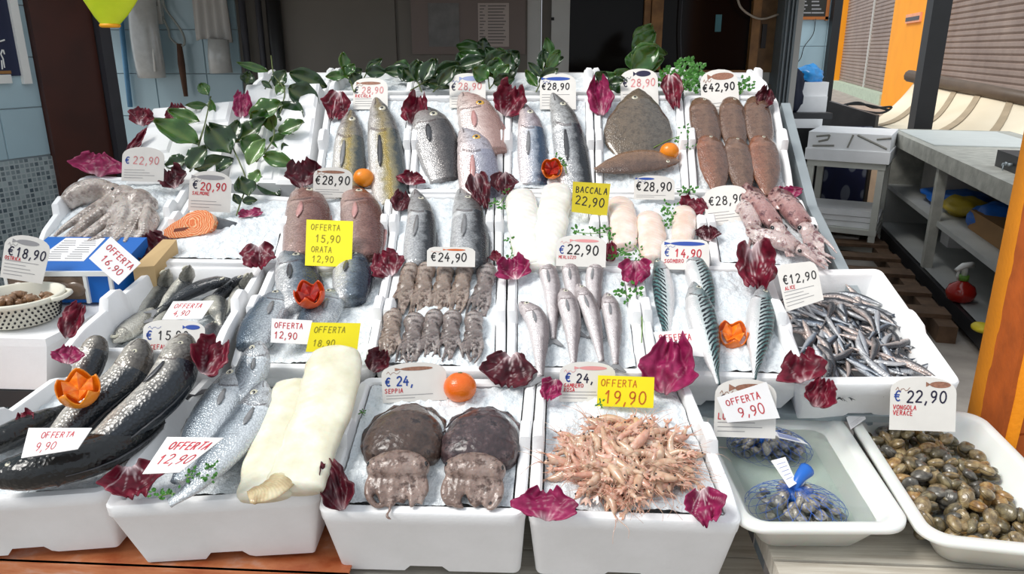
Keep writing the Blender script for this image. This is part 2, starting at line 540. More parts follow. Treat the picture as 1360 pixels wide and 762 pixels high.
wbox('bottom_rail', 756, 862, zs - 0.06, zs, -0.01, 0.06, plain('red_brown_wood', srgb(92, 50, 26), 0.5, 0.2, 10))
wbox('bottom_rail', 863, 1006, zs - 0.02, zs + 0.012, -0.02, 0.05, M_WOOD)
wbox('glazing_bar', 788, 791, zs, 2.7, 0.06, 0.075, M_DARKFRAME)
wbox('glazing_bar', 826, 829, zs, 2.7, 0.06, 0.075, M_DARKFRAME)
wbox('handle', 854, 858, vat(855, 50, YB).z, vat(855, 34, YB).z, -0.02, 0.0, M_BLACKPOST)
wbox('lower_wall', 756, 1030, 0, zs - 0.06, 0.0, 0.1, M_PANEL)
wbox('sticker', 949, 957, vat(950, 42, YB).z, vat(950, 19, YB).z, 0.024, 0.029, plain('teal_sticker', srgb(70, 130, 140), 0.5))
wbox('handle', 1011, 1017, vat(1014, 64, YB).z, vat(1014, 32, YB).z, 0.005, 0.02, M_BLACKPOST)
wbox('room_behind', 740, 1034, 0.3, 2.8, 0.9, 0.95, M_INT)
# cords on the window
mb = MB(); mb.tube(catmull([vat(978, -8, YB - 0.05), vat(984, 10, YB - 0.05), vat(1000, 22, YB - 0.05), vat(1014, 25, YB - 0.05), vat(1034, 19, YB - 0.05)], 18), 0.006, 6)
setp(mb.obj('cable', plain('pale_cable', srgb(190, 180, 165), 0.5), None, True), 'pale cable drooping across the top of the window frame', 'cable')
mb = MB(); mb.tube(catmull([vat(907, -10, YB - 0.04), vat(904, 40, YB - 0.04), vat(905, 84, YB - 0.04)], 8), 0.004, 5)
setp(mb.obj('hanging_string', M_DARKFRAME, None, True), 'thin grey string hanging before the dark window pane', 'string')
# grey metal post right of window
mb = MB(); addbox(mb, X(1029), X(1046), 0, 2.7, YB - 0.12, YB + 0.05)
for k in (1032.5, 1038, 1042.5): addbox(mb, X(k - 1), X(k + 1), 0, 2.7, YB - 0.14, YB - 0.12)
struct(mb.obj('trim_4', plain('grey_profile', srgb(120, 132, 138), 0.45, 0.1, 5, metal=0.2)), 'grey ribbed metal post right of the window', 'post')
# blue tiled wall right
YR = 7.7
a = vat(1043, 60, YR); b = vat(1108, 60, YR)
tiled_wall('wall_right', (a.x, YR), (b.x, YR), 0, 2.7, 0.12, 0.42, 0.25, 'pale blue tiled wall behind the stall at right', zoff=0.13, start=-0.05)
M_MENU = plain('blackboard', srgb(38, 36, 30), 0.5, 0.2)
t = thing('menu_board', vat(1078, 26, YR - 0.02), 'small black menu board in an orange wooden frame on the tiled wall', 'menu board')
pbox('board', 1056, -40, 1101, 22, YR - 0.022, 0.01, M_MENU, t)
M_MENUF = plain('orange_frame', srgb(180, 105, 45), 0.5)
pbox('frame', 1052, -44, 1057, 27, YR - 0.03, 0.02, M_MENUF, t); pbox('frame', 1100, -44, 1104, 27, YR - 0.03, 0.02, M_MENUF, t)
pbox('frame', 1057, 22, 1100, 26, YR - 0.03, 0.02, M_MENUF, t)
mb = MB()
rnd = random.Random(4)
for i in range(4):
    for xa in (1060, 1078):
        addbox(mb, *boxpx(xa, 1 + i * 5, xa + rnd.uniform(9, 18), 3 + i * 5, YR - 0.0235, 0.0015))
mb.obj('chalk_lines', M_GREY, t)
mb = MB(); mb.tube(catmull([vat(1083, 25, YR - 0.03), vat(1080, 45, YR - 0.03), vat(1068, 62, YR - 0.03), vat(1063, 78, YR - 0.03), vat(1052, 90, YR - 0.03), vat(1051, 96, YR - 0.03)], 20), 0.004, 5)
setp(mb.obj('cable', M_BLACKPOST, None, True), 'thin black wire running down the tiled wall below the menu board', 'cable')
# dark post closing the wall
mb = MB(); addbox(mb, vat(1102, 60, YR - 0.1).x, vat(1113, 60, YR - 0.1).x, 0, 2.7, YR - 0.1, YR + 0.1)
struct(mb.obj('trim_5', M_BLACKPOST), 'black corner post at the end of the right tiled wall', 'post')

mb = MB(); addbox(mb, X(1046) - 0.02, X(1046) + 0.08, 0, 2.7, YB + 0.05, YR + 0.1)
struct(mb.obj('wall_side', M_JAMB), 'plain off-white wall running back from the window to the right tiled wall', 'wall')
# unseen canopy roof, set low to shade the wall behind the stall
mb = MB(); mb.box((-0.6, 3.9, 1.99), (4.4, 1.7, 0.05))
struct(mb.obj('shade_canopy', plain('canopy', srgb(150, 145, 135), 0.7)), 'unseen flat canopy roof set low to shade the back of the stall', 'roof')

# ---- things hanging on the left tiled wall
YH = YB - 0.06
M_CLEAR = plain('clear_sleeve', srgb(196, 198, 196), 0.2, 0.08, 30, coat=0.6)
t = thing('bag_dispenser', vat(200, 105, YH), 'clear plastic sleeve full of bags hanging slanted on the tiled wall', 'dispenser')
p0, p1 = vat(187, -20, YH), vat(202, 103, YH - 0.02)
mb = MB(); mb.tube(catmull([p0, p0.lerp(p1, 0.5) + V((0, -0.02, 0)), p1], 10), [0.075, 0.078, 0.08, 0.08, 0.082, 0.083, 0.084, 0.084, 0.083, 0.08], 14, flat=0.55, up=V((0, -1, 0)))
mb.obj('sleeve', M_CLEAR, t, True)
mb = MB(); mb.tube([vat(195, 22, YH - 0.05), vat(203, 62, YH - 0.06), vat(206, 95, YH - 0.065)], 0.006, 6); mb.obj('fold', M_WHITE, t, True)
mb = MB(); mb.box(vat(187, -24, YH + 0.02), (0.14, 0.08, 0.05)); mb.obj('bracket', M_DARKFRAME, t)
t = thing('perforated_rail', vat(209, 32, YH), 'short white perforated rail fixed beside the bag sleeve', 'rail')
pbox('strip', 203, -30, 212, 32, YH, 0.03, M_JAMB, t)
for yy in (2, 12, 22): pbox('slot', 206.5, yy, 208.5, yy + 6, YH - 0.002, 0.003, M_BLACK, t)
mb = MB(); mb.tube(catmull([vat(x_, y_, YH) for x_, y_ in ((216, 22), (224, 40), (226, 50), (238, 60), (245, 58), (243, 45), (232, 28), (219, 10), (216, -10))], 40), 0.006, 6)
setp(mb.obj('cable', plain('grey_cable', srgb(150, 155, 150), 0.5), None, True), 'grey looped cable hanging beside the bag sleeve', 'cable')
mb = MB(); mb.tube([vat(238, 58, YH), vat(241, 85, YH), vat(247, 128, YH)], [0.014, 0.02, 0.012], 8)
setp(mb.obj('wooden_stick', plain('brown_stick', srgb(92, 62, 46), 0.7, 0.3), None, True), 'brown wooden stick standing under the looped cable', 'stick')
def cloth(name, x0, y0, x1, y1, Y, m_, label, cat, taper=0.1, folds=4, amp=0.012):
    a, b, z0, z1, _, _ = boxpx(x0, y0, x1, y1, Y, 0.01)
    vs_, fs = [], []; nx, nz = 24, 10
    for side in (0, 1):
        for j in range(nz + 1):
            for i in range(nx + 1):
                u = i / nx; v = j / nz
                xx = lerp(a, b, u) * 1 + (0.5 - u) * (b - a) * taper * (1 - v)
                vs_.append(V((xx, Y + amp * math.sin(u * folds * 2 * math.pi + v) * (0.5 + 0.5 * v) + side * 0.012, lerp(z1, z0, v) + 0.01 * math.sin(u * 5) * v)))
    n1 = (nx + 1) * (nz + 1)
    for j in range(nz):
        for i in range(nx):
            k = j * (nx + 1) + i
            fs.append((k, k + nx + 1, k + nx + 2, k + 1)); fs.append((n1 + k, n1 + k + 1, n1 + k + nx + 2, n1 + k + nx + 1))
    for j in range(nz):
        k = j * (nx + 1); fs.append((k, n1 + k, n1 + k + nx + 1, k + nx + 1)); k += nx; fs.append((k, k + nx + 1, n1 + k + nx + 1, n1 + k))
    for i in range(nx):
        k = i; fs.append((k, k + 1, n1 + k + 1, n1 + k)); k = nz * (nx + 1) + i; fs.append((k, n1 + k, n1 + k + 1, k + 1))
    return setp(obj(name, vs_, fs, m_), label, cat)
cloth('apron', 254, -40, 302, 54, YH - 0.02, plain('pale_cloth', srgb(190, 188, 184), 0.7, 0.04), 'pale apron hanging on the tiled wall', 'apron')
mb = MB(); mb.tube([vat(290, 52, YH - 0.05), vat(291, 75, YH - 0.05), vat(294, 97, YH - 0.05)], [0.055, 0.06, 0.062], 14)
setp(mb.obj('plastic_roll', M_CLEAR, None, True), 'short clear plastic roll hanging below the apron', 'roll')
mb = MB(); mb.tube([vat(160, 20, YB - 0.03), vat(166, 80, YB - 0.03), vat(173, 142, YB - 0.03)], 0.014, 8)
setp(mb.obj('hose', plain('blue_hose', srgb(96, 150, 190), 0.5), None, True), 'thin light blue hose running down the tiled wall', 'hose')

# lime mesh bag at the top left
M_LIME = NT('lime_mesh'); M_LIME.set(col=M_LIME.ramp(M_LIME.noise(9, 3), [(0.3, srgb(196, 216, 10)), (0.7, srgb(226, 240, 40))]), rough=0.5, sub=0.15); M_LIME = M_LIME.m
YN = 2.6
t = thing('hanging_mesh_bag', vat(148, 38, YN), 'lime yellow mesh bag with an orange mouth hanging at top left', 'bag')
prof = []
cb = vat(146, 33, YN); ct = vat(150, -60, YN)
vs_, fs = [], []; n = 28; rows = 9
for j in range(rows):
    u = j / (rows - 1)
    c = cb.lerp(ct, u)
    for k in range(n):
        a = 2 * math.pi * k / n
        rx = lerp(0.03, 0.13, min(1, u * 1.6) ** 0.8); ry = lerp(0.022, 0.09, u)
        rx *= 1 + 0.06 * math.sin(3 * a + u * 5)
        vs_.append(c + V((rx * math.cos(a), ry * math.sin(a), 0.012 * math.sin(2 * a) * u + (0.03 * math.cos(a) * u * (1 if math.cos(a) > 0 else 0.4)))))
for j in range(rows - 1):
    for k in range(n):
        k2 = (k + 1) % n; fs.append((j * n + k, j * n + k2, (j + 1) * n + k2, (j + 1) * n + k))
obj('mesh_bag', vs_, fs, M_LIME, t)
mb = MB(); mb.tube([cb + V((0.028 * math.cos(a), 0.02 * math.sin(a), -0.002)) for a in [i * math.pi / 8 for i in range(17)]], 0.007, 8)
mb.obj('mouth_ring', plain('orange_ring', srgb(245, 165, 10), 0.5), t, True)
mb = MB(); mb.tube([ct, ct + V((0, 0.2, 0.05)), V((ct.x, 3.07, 1.97))], 0.004, 6); mb.obj('cord', M_DARKFRAME, t)
# ================================================================ street side at right
def ghit(px, py, z=0.0):
    return hit(px, py, V((0, 0, z)), V((0, 0, 1)))
f0 = ghit(1120, 119); f1 = ghit(1175, 138)
fdir = V((f1.x - f0.x, f1.y - f0.y, 0)).normalized()
fnrm = V((fdir.y, -fdir.x, 0))
if fnrm.dot(V((0, 0, 0)) - f0) < 0: fnrm = -fnrm
def fac(px, py, off=0.0):
    return hit(px, py, f0 + fnrm * off, fnrm)
M_SHUT = NT('rolling_shutter')
M_SHUT.set(col=M_SHUT.ramp(M_SHUT.noise(1.2, 5, rough=0.65), [(0.3, srgb(128, 108, 98)), (0.7, srgb(158, 138, 126))]), rough=0.5, metal=0.1); M_SHUT = M_SHUT.m
M_ORANGEW = plain('orange_wall_paint', srgb(250, 160, 18), 0.7, 0.05, 1.5)
def facx(px): p = fac(px, 60); return (p - f0).dot(fdir)
def fbox(name, s0, s1, z0, z1, o0, o1, m_, parent=None):
    a, b = f0 + fdir * s0, f0 + fdir * s1
    fr = [V((a.x, a.y, z0)), V((b.x, b.y, z0)), V((b.x, b.y, z1)), V((a.x, a.y, z1))]
    mb = MB(); mb.hexa([q + fnrm * o0 for q in fr], [q + fnrm * o1 for q in fr]); return mb.obj(name, m_, parent)
sA, sB, sC, sD, sE = facx(1086), facx(1121), facx(1193), facx(1242), facx(1420)
struct(fbox('wall_street', sA - 8, sB, 0, 6, -0.4, 0.25, M_ORANGEW), 'orange painted pier left of the far shutter', 'wall')
w2 = struct(fbox('wall_street', sC, sD, 0, 6, -0.4, 0.25, M_ORANGEW), 'broad orange wall between the two grey shutters', 'wall')
struct(fbox('trim_6', sB, sC, 0, 0.32, -0.4, 0.3, plain('pale_threshold', srgb(176, 190, 170), 0.7)), 'pale threshold step below the far shutter', 'step')
def shutter(s0, s1, z0, z1, pitch, label, off=0.0):
    a = f0 + fdir * s0
    vs_, fs = [], []
    nrow = int((z1 - z0) / pitch)
    for i in range(nrow):
        zb = z0 + i * pitch
        for (dz, d) in ((0, 0), (0.3, 0.03), (0.8, 0.03), (1.0, 0.0)):
            for s in (s0, s1):
                p = f0 + fdir * s + fnrm * (off + d); vs_.append(V((p.x, p.y, zb + dz * pitch)))
    for i in range(nrow * 4 - 1): fs.append((2 * i, 2 * i + 1, 2 * i + 3, 2 * i + 2))
    o = obj('rolling_shutter', vs_, fs, M_SHUT, None, None, False)
    return setp(o, label, 'shutter', 'closed shutters across the street', 'structure')
s1_ = shutter(sB, sC, 0.3, 5, 0.12, 'tall grey rolling shutter between the orange walls')
sm_ = (sB * 0.42 + sC * 0.58)
fbox('guide_rail', sm_ - 0.05, sm_ + 0.05, 0.3, 5, 0.0, 0.07, M_JAMB, s1_)
shutter(sD, sE, 0.3, 5, 0.12, 'wide brown grey rolling shutter at the far right')
t = thing('wall_plaque', fac(1214, 29, 0.25), 'small framed dark plaque on the orange wall', 'plaque')
a, b = fac(1205, 24, 0.26), fac(1224, 24, 0.26)
sa, sb_ = (a - f0).dot(fdir), (b - f0).dot(fdir)
zt, zb = fac(1214, 18, 0.26).z, fac(1214, 30, 0.26).z
fbox('frame', sa, sb_, zb, zt, 0.25, 0.30, plain('peach_frame', srgb(236, 160, 120), 0.6), t)
fbox('panel', sa + 0.06, sb_ - 0.06, zb + 0.05, zt - 0.08, 0.30, 0.31, M_DARKFRAME, t)
# cream awning lying lowered across the street, shadow stripes painted on as strips
M_AWN = NT('cream_awning')
co = M_AWN.coord('Object')
M_AWN.set(col=M_AWN.ramp(M_AWN.noise(1.5, 3), [(0.3, srgb(222, 206, 178)), (0.7, srgb(236, 224, 200))]), rough=0.8); M_AWN = M_AWN.m
def ap(px, py, dist):
    d = ray(px, py); return CAM + d * dist
TL, TR = ap(1218, 104, 9.2), ap(1420, 147, 7.0)
BL, BR = ap(1150, 166, 8.0), ap(1420, 225, 5.9)
t = thing('lowered_awning', V((BL.x, BL.y, 0)), 'cream fabric awning with painted shadow stripes lowered behind the counter', 'awning')
vs_, fs = [], []; nu, nv = 40, 12
for j in range(nv + 1):
    for i in range(nu + 1):
        u, v = i / nu, j / nv
        p = TL.lerp(TR, u).lerp(BL.lerp(BR, u), v)
        p = p + V((0, 0, -0.10 * math.sin(math.pi * v) + 0.03 * math.sin(u * 14 + v * 3) * math.sin(math.pi * v)))
        vs_.append(p)
for j in range(nv):
    for i in range(nu):
        k = j * (nu + 1) + i; fs.append((k, k + nu + 1, k + nu + 2, k + 1))
o = obj('fabric', vs_, fs, M_AWN, t)
md = o.modifiers.new('thickness', 'SOLIDIFY'); md.thickness = 0.012
M_AWNSHADOW = plain('awning_shadow', srgb(170, 152, 126), 0.8)  # taupe strips stand for shadows falling on the sunlit fabric
for (u0, u1, du) in ((0.30, 0.335, -0.10), (0.46, 0.50, -0.13), (0.66, 0.70, -0.16), (0.12, 0.15, -0.08)):
    vs_, fs = [], []
    for j in range(nv + 1):
        for uu in (u0, u1):
            v = j / nv; u = uu + du * v * v
            p = TL.lerp(TR, u).lerp(BL.lerp(BR, u), v) + V((0, 0, -0.10 * math.sin(math.pi * v) + 0.03 * math.sin(u * 14 + v * 3) * math.sin(math.pi * v) + 0.012))
            vs_.append(p)
    for j in range(nv): fs.append((2 * j, 2 * j + 2, 2 * j + 3, 2 * j + 1))
    obj('stripe', vs_, fs, M_AWNSHADOW, t)
mb = MB(); mb.tube([TL + V((-0.1, 0, 0.03)), TR + V((0, 0, 0.03))], 0.07, 10); mb.obj('roller_bar', plain('brown_bar', srgb(92, 76, 62), 0.5), t, True)
for p in (TL.lerp(TR, 0.05), TL.lerp(TR, 0.9)):
    mb = MB(); mb.tube([V((p.x, p.y + 0.1, 0)), p], 0.03, 8); mb.obj('support', M_STEELDARK, t)
mb = MB(); mb.tube([BL + V((0, 0, 0)), BR], 0.02, 8); mb.obj('front_bar', M_STEELDARK, t, True)
# tan pavement edge / low board under the awning
mb = MB(); q0, q1 = ap(1110, 150, 8.6), ap(1240, 205, 6.6)
mb.hexa([V((q0.x, q0.y + .5, 0)), V((q1.x, q1.y + .5, 0)), V((q1.x, q1.y, 0)), V((q0.x, q0.y, 0))], [V((q0.x, q0.y + .5, q0.z)), V((q1.x, q1.y + .5, q1.z)), q1, q0])
setp(mb.obj('low_board', plain('tan_board', srgb(190, 160, 130), 0.7)), 'tan low board standing in front of the lowered awning', 'board')
mb = MB()
pts = [ap(x_, y_, 7.9) for x_, y_ in ((1118, 140), (1140, 136), (1160, 143), (1184, 142), (1170, 150), (1140, 146), (1122, 139), (1150, 139), (1180, 146))]
mb.tube(catmull(pts, 50), 0.012, 6); setp(mb.obj('cable', M_BLACKPOST, None, True), 'black tangled cable lying by the lowered awning', 'cable')

# black post
YP = 7.3
xa, xb = vat(1231, 60, YP).x, vat(1256, 60, YP).x
mb = MB(); addbox(mb, xa, xb, 0, 3.2, YP, YP + 0.13)
tpost = mb.obj('awning_post', M_BLACKPOST); setp(tpost, 'tall black square post standing behind the grey counter', 'post')

# ---- grey counter running away at right
M_CONC = plain('worn_grey_edge', srgb(168, 168, 160), 0.7, 0.2, 14, bump=0.3)
M_SHELF = plain('shelf_white', srgb(168, 170, 168), 0.5, 0.08, 5)
ZC = 0.95
c0 = hit(1178, 170, V((0, 0, ZC)), V((0, 0, 1))); c1 = hit(1349, 246, V((0, 0, ZC)), V((0, 0, 1)))
cd = V((c1.x - c0.x, c1.y - c0.y, 0)); cl = cd.length; cd.normalize(); cn = V((-cd.y, cd.x, 0))
if cn.x < 0: cn = -cn          # to the right, away from the stall
def cp(s, r, z): return c0 * 1.0 + cd * s + cn * r + V((0, 0, z - c0.z))
def cbox(name, s0, s1, r0, r1, z0, z1, m_, parent):
    mb = MB()
    mb.hexa([cp(s0, r0, z0), cp(s0, r1, z0), cp(s1, r1, z0), cp(s1, r0, z0)], [cp(s0, r0, z1), cp(s0, r1, z1), cp(s1, r1, z1), cp(s1, r0, z1)])
    return mb.obj(name, m_, parent)
ce = cl + 0.35
t = thing('shelf_counter', cp(cl / 2, 0.4, 0), 'grey open shelf counter with a worn worktop at the right', 'counter')
cbox('worktop', 0, ce, 0, 0.95, ZC - 0.11, ZC - 0.004, M_CONC, t)
cbox('end_panel', 0.0, 0.05, 0.02, 0.9, 0.0, ZC - 0.11, M_CONC, t)
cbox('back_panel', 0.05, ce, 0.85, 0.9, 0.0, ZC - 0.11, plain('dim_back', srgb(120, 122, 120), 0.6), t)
cbox('shelf', 0.05, ce, 0.06, 0.85, 0.44, 0.475, M_SHELF, t)
cbox('shelf', 0.05, ce, 0.02, 0.85, 0.10, 0.14, M_SHELF, t)
cbox('kick_rail', 0.0, ce, 0.0, 0.03, 0.05, 0.14, M_STEELDARK, t)
cbox('upright', cl * 0.52, cl * 0.52 + 0.06, 0.02, 0.08, 0.14, ZC - 0.11, M_CONC, t)
cbox('upright', ce - 0.05, ce, 0.02, 0.85, 0.0, ZC - 0.11, M_CONC, t)
cbox('divider', 0.05, 0.08, 0.05, 0.85, 0.14, 0.44, M_SHELF, t)
cbox('foot', 0.02, 0.10, 0.05, 0.13, 0, 0.05, M_STEELDARK, t)
setp(cbox('white_sheet', 0.15, 1.25, 0.06, 0.8, ZC - 0.003, ZC + 0.004, plain('shaded_white_sheet', srgb(198, 204, 202), 0.5, 0.04), None), 'white sheet covering the far end of the grey counter', 'sheet')  # sheet colour dimmed in place of shade over the counter
t = thing('cash_box', cp(cl - 0.25, 0.16, ZC), 'black steel cash drawer with a key on the counter', 'cash box')
cbox('body', cl - 0.75, cl + 0.15, 0.14, 0.6, ZC - 0.004, ZC + 0.09, M_BLACKPOST, t)
cbox('tray', cl - 0.55, cl + 0.15, 0.36, 0.62, ZC + 0.09, ZC + 0.14, M_BLACKPOST, t)
mb = MB(); q = cp(cl - 0.55, 0.135, ZC + 0.035); mb.tube([q, q - cn * 0.012], 0.011, 12); mb.obj('lock', M_METAL, t, True)
mb = MB(); q = cp(cl - 0.48, 0.135, ZC + 0.04); mb.tube([q, q - cn * 0.02], 0.009, 10); mb.obj('lock', M_METAL, t, True)
mb = MB(); q = cp(cl - 0.56, 0.12, ZC + 0.028); mb.tube([q, q + V((0, 0, -0.05))], 0.004, 6); mb.ball(q, (0.012, 0.003, 0.012), 8, 6); mb.obj('key', M_METAL, t, True)
# things on the shelves
setp(cbox('storage_carton', 0.35, 0.95, 0.25, 0.7, 0.476, 0.72, plain('grey_carton', srgb(168, 164, 158), 0.7), None), 'pale carton standing on the upper shelf of the counter', 'carton')
M_BLUEB = plain('blue_plastic', srgb(30, 100, 190), 0.35, 0.15, 12)
def lump(name, c, r, m_, label, cat, seed, sq=0.25, n=26):
    mb = MB(); mb.ball((0, 0, 0), 1.0, n, n // 2)
    vs_ = []
    for v in mb.v:
        k = 1 + sq * (noise.noise(v * 1.7 + V((seed, 0, 0))) + 0.6 * noise.noise(v * 4.1 + V((0, seed, 0))))
        z = max(v.z * k, -0.8)
        vs_.append(V((c[0] + v.x * k * r[0], c[1] + v.y * k * r[1], c[2] + (z + 0.8) * r[2] * 0.555)))
    return setp(obj(name, vs_, mb.f, m_), label, cat)
lump('plastic_bag', cp(0.95, 0.35, 0.476), (0.22, 0.3, 0.12), M_BLUEB, 'crumpled blue plastic bag on the upper counter shelf', 'bag', 3)
lump('plastic_bag', cp(1.35, 0.3, 0.476), (0.13, 0.2, 0.13), plain('yellow_plastic', srgb(190, 165, 40), 0.4), 'crumpled yellow bag on the upper counter shelf', 'bag', 5)
lump('plastic_bag', cp(1.85, 0.35, 0.476), (0.16, 0.2, 0.18), M_BLUEB, 'crumpled blue bag near the middle upright of the counter', 'bag', 8)
setp(cbox('cardboard_tray', cl * 0.60, cl * 0.60 + 0.95, 0.2, 0.7, 0.476, 0.60, plain('cardboard', srgb(150, 112, 70), 0.8), None), 'brown cardboard tray on the upper counter shelf', 'tray')
t = thing('milk_carton', cp(0.85, 0.4, 0.14), 'white carton with a blue patch on the lower counter shelf', 'carton')
cbox('body', 0.75, 0.95, 0.35, 0.5, 0.14, 0.40, M_PAPER, t); cbox('blue_patch', 0.78, 0.92, 0.347, 0.35, 0.28, 0.37, M_BLUEB, t)
# spray bottle
q = hit(1274, 400, V((0, 0, 0.14)), V((0, 0, 1)))
t = thing('spray_bottle', q, 'round red spray bottle with a white trigger on the lower counter shelf', 'bottle')
M_REDB = NT('red_liquid'); M_REDB.set(col=srgb(170, 30, 22), rough=0.15, coat=0.6); M_REDB = M_REDB.m
mb = MB(); mb.lathe([(0.0, 0), (0.05, 0.0), (0.075, 0.02), (0.085, 0.06), (0.07, 0.10), (0.03, 0.125), (0.022, 0.14), (0, 0.14)], q); mb.obj('bottle', M_REDB, t, True)
mb = MB(); mb.lathe([(0.0, 0.135), (0.03, 0.135), (0.03, 0.165), (0.0, 0.165)], q, 16); mb.obj('collar', plain('green_collar', srgb(110, 160, 60), 0.4), t, True)
mb = MB(); mb.tube([q + V((0, 0, 0.16)), q + V((0, 0, 0.2)), q + V((-0.02, -0.01, 0.22))], [0.016, 0.018, 0.016], 10)
mb.tube([q + V((0.05, 0.02, 0.225)), q + V((-0.02, -0.01, 0.225)), q + V((-0.07, -0.03, 0.205))], [0.018, 0.02, 0.011], 10); mb.obj('spray_head', M_WHITE, t, True)
mb = MB(); mb.tube([q + V((-0.04, -0.015, 0.2)), q + V((-0.05, -0.02, 0.17)), q + V((-0.04, -0.015, 0.145))], 0.007, 6); mb.obj('trigger', M_WHITE, t, True)
q = hit(1303, 440, V((0, 0, 0.14)), V((0, 0, 1)))
lump('lemon', q, (0.05, 0.06, 0.05), plain('lemon_peel', srgb(215, 195, 40), 0.5), 'yellow lemon lying on the lower counter shelf by the orange pillar', 'lemon', 2, 0.05)

# ---- white stand stacked with boxes
zt = 0.74
q = hit(1110, 318, V((0, 0, 0)), V((0, 0, 1)))
ang = R(-27)
rotS = Matrix.Rotation(ang, 3, 'Z')
SO = V((q.x - 0.06, q.y - 0.25, 0))
def sp(x, y, z): return SO + rotS @ V((x, y, z))
def sbox(name, x, y, z, sx, sy, sz, m_, parent=None, rz=0):
    mb = MB(); mb.box(sp(x, y, z), (sx, sy, sz), rotS @ Matrix.Rotation(R(rz), 3, 'Z')); return mb.obj(name, m_, parent)
M_STAND = plain('white_paint_stand', srgb(205, 205, 196), 0.5, 0.08, 5)
t = thing('white_stand', SO, 'white four legged stand beside the stall at right', 'stand')
sw, sd = 0.58, 0.56
for (ax, ay) in ((-1, -1), (1, -1), (1, 1), (-1, 1)):
    sbox('leg', ax * (sw / 2 - 0.03), ay * (sd / 2 - 0.03), zt / 2, 0.05, 0.05, zt, M_STAND, t)
sbox('top_frame', 0, 0, zt - 0.01, sw, sd, 0.05, M_STAND, t)
sbox('lower_shelf', 0, 0, 0.20, sw, sd, 0.04, M_STAND, t)
sbox('foot_rail', 0, -sd / 2 + 0.03, 0.06, sw, 0.04, 0.04, M_STAND, t)
sbox('foot_rail', 0, sd / 2 - 0.03, 0.06, sw, 0.04, 0.04, M_STAND, t)
o = thing('foam_box', sp(0, 0, zt + 0.015), 'white foam box with grey marks topmost on the white stand', 'box')
mb = MB(); mb.box(sp(0, 0, zt + 0.06), (0.62, 0.60, 0.09), rotS); mb.obj('lower_box', M_FOAM, o)
mb = MB(); mb.box(sp(0, 0.0, zt + 0.17), (0.60, 0.58, 0.13), rotS); mb.obj('lid', M_FOAM, o)
mb = MB()
for (a_, b_) in (((-0.24, 0.20), (-0.14, 0.215)), ((-0.14, 0.215), (-0.15, 0.18)), ((-0.15, 0.18), (-0.22, 0.16)), ((-0.26, 0.125), (-0.1, 0.135)), ((0.03, 0.225), (0.0, 0.125)), ((0.06, 0.225), (0.28, 0.13)), ((0.2, 0.2), (0.3, 0.215))):
    mb.tube([sp(a_[0], -0.2905, zt + a_[1] - 0.0), sp(b_[0], -0.2905, zt + b_[1])], 0.008, 4)
mb.obj('grey_tape', plain('grey_tape', srgb(140, 138, 130), 0.6), o)['kind'] = 'stuff'
for i, (dx, h) in enumerate(((0.0, 0.05), (0.015, 0.045), (-0.01, 0.05))):
    z = 0.22 + sum((0.05, 0.045, 0.05)[:i]) + h / 2
    setp(sbox('foam_sheet', dx, -0.01 * i, z, 0.54, 0.44, h - 0.004, M_FOAM, None, i * 1.5),
         'thin white foam sheet %s of three on the lower shelf of the stand' % ('lowest', 'in the middle', 'topmost')[i], 'foam sheet', 'foam sheets on the stand')
# navy cloth with pale fish shapes behind the stand
M_NAVYC = NT('navy_fish_cloth')
co = M_NAVYC.coord('Object')
v_ = M_NAVYC.n('ShaderNodeMapping'); M_NAVYC.l(co, v_.inputs[0]); v_.inputs['Scale'].default_value = (1, 1, 0.55)
dst = M_NAVYC.voro(9, v_.outputs[0])
M_NAVYC.set(col=M_NAVYC.ramp(dst, [(0.0, srgb(120, 125, 140)), (0.34, srgb(120, 125, 140)), (0.40, srgb(28, 34, 74)), (1, srgb(24, 28, 62))]), rough=0.7); M_NAVYC = M_NAVYC.m
ya = SO.y + 0.55
setp(pbox('printed_cloth', 1030, 168, 1150, 300, ya, 0.03, M_NAVYC), 'navy cloth printed with pale fish hanging behind the white stand', 'cloth')
# dark bench with boxes, bags behind the stall at right
YS = 6.75
t = thing('back_bench', V((vat(1075, 165, YS).x, YS + 0.25, 0)), 'dark glossy bench behind the stall carrying foam boxes', 'bench')
a_, b_, z0, z1, _, _ = boxpx(1020, 150, 1105, 166, YS, 0.4)
mb = MB(); addbox(mb, a_, b_, z1 - 0.05, z1, YS, YS + 0.5); mb.obj('bench_top', M_STEELDARK, t)
mb = MB(); addbox(mb, a_, b_, 0.0, z1 - 0.05, YS + 0.03, YS + 0.47); mb.obj('bench_body', M_BLACKPOST, t)
setp(pbox('foam_box', 1049, 128, 1098, 151, YS + 0.12, 0.25, M_FOAM), 'low white foam box on the dark bench under another box', 'box')
setp(pbox('foam_box', 1054, 109, 1100, 128, YS + 0.14, 0.22, M_FOAM), 'small white foam box stacked beneath the blue bag', 'box')
setp(pbox('foam_sheet', 1033, 158, 1092, 170, YS - 0.02, 0.35, M_FOAM), 'thin white foam sheet in front of the dark bench', 'foam sheet')
q = vat(1071, 110, YS + 0.25)
lump('plastic_bag', q, (0.13, 0.10, 0.15), plain('sky_blue_plastic', srgb(40, 150, 225), 0.3, 0.15, 20, coat=0.4), 'bright blue plastic bag on top of the small foam box', 'bag', 11, 0.35)
setp(pbox('blue_carton', 1058, 100, 1066, 127, YS + 0.125, 0.012, plain('blue_sleeve', srgb(60, 150, 210), 0.4)), 'blue strip hanging on the small foam box', 'strip')
q = vat(1047, 150, YS + 0.1)
lump('dark_jacket', q, (0.11, 0.1, 0.40), plain('navy_fabric', srgb(24, 28, 48), 0.8), 'dark navy jacket bundled beside the foam boxes', 'jacket', 17, 0.3)
mb = MB(); g0, g1 = vat(1098, 150, 7.5), vat(1161, 172, 7.0)
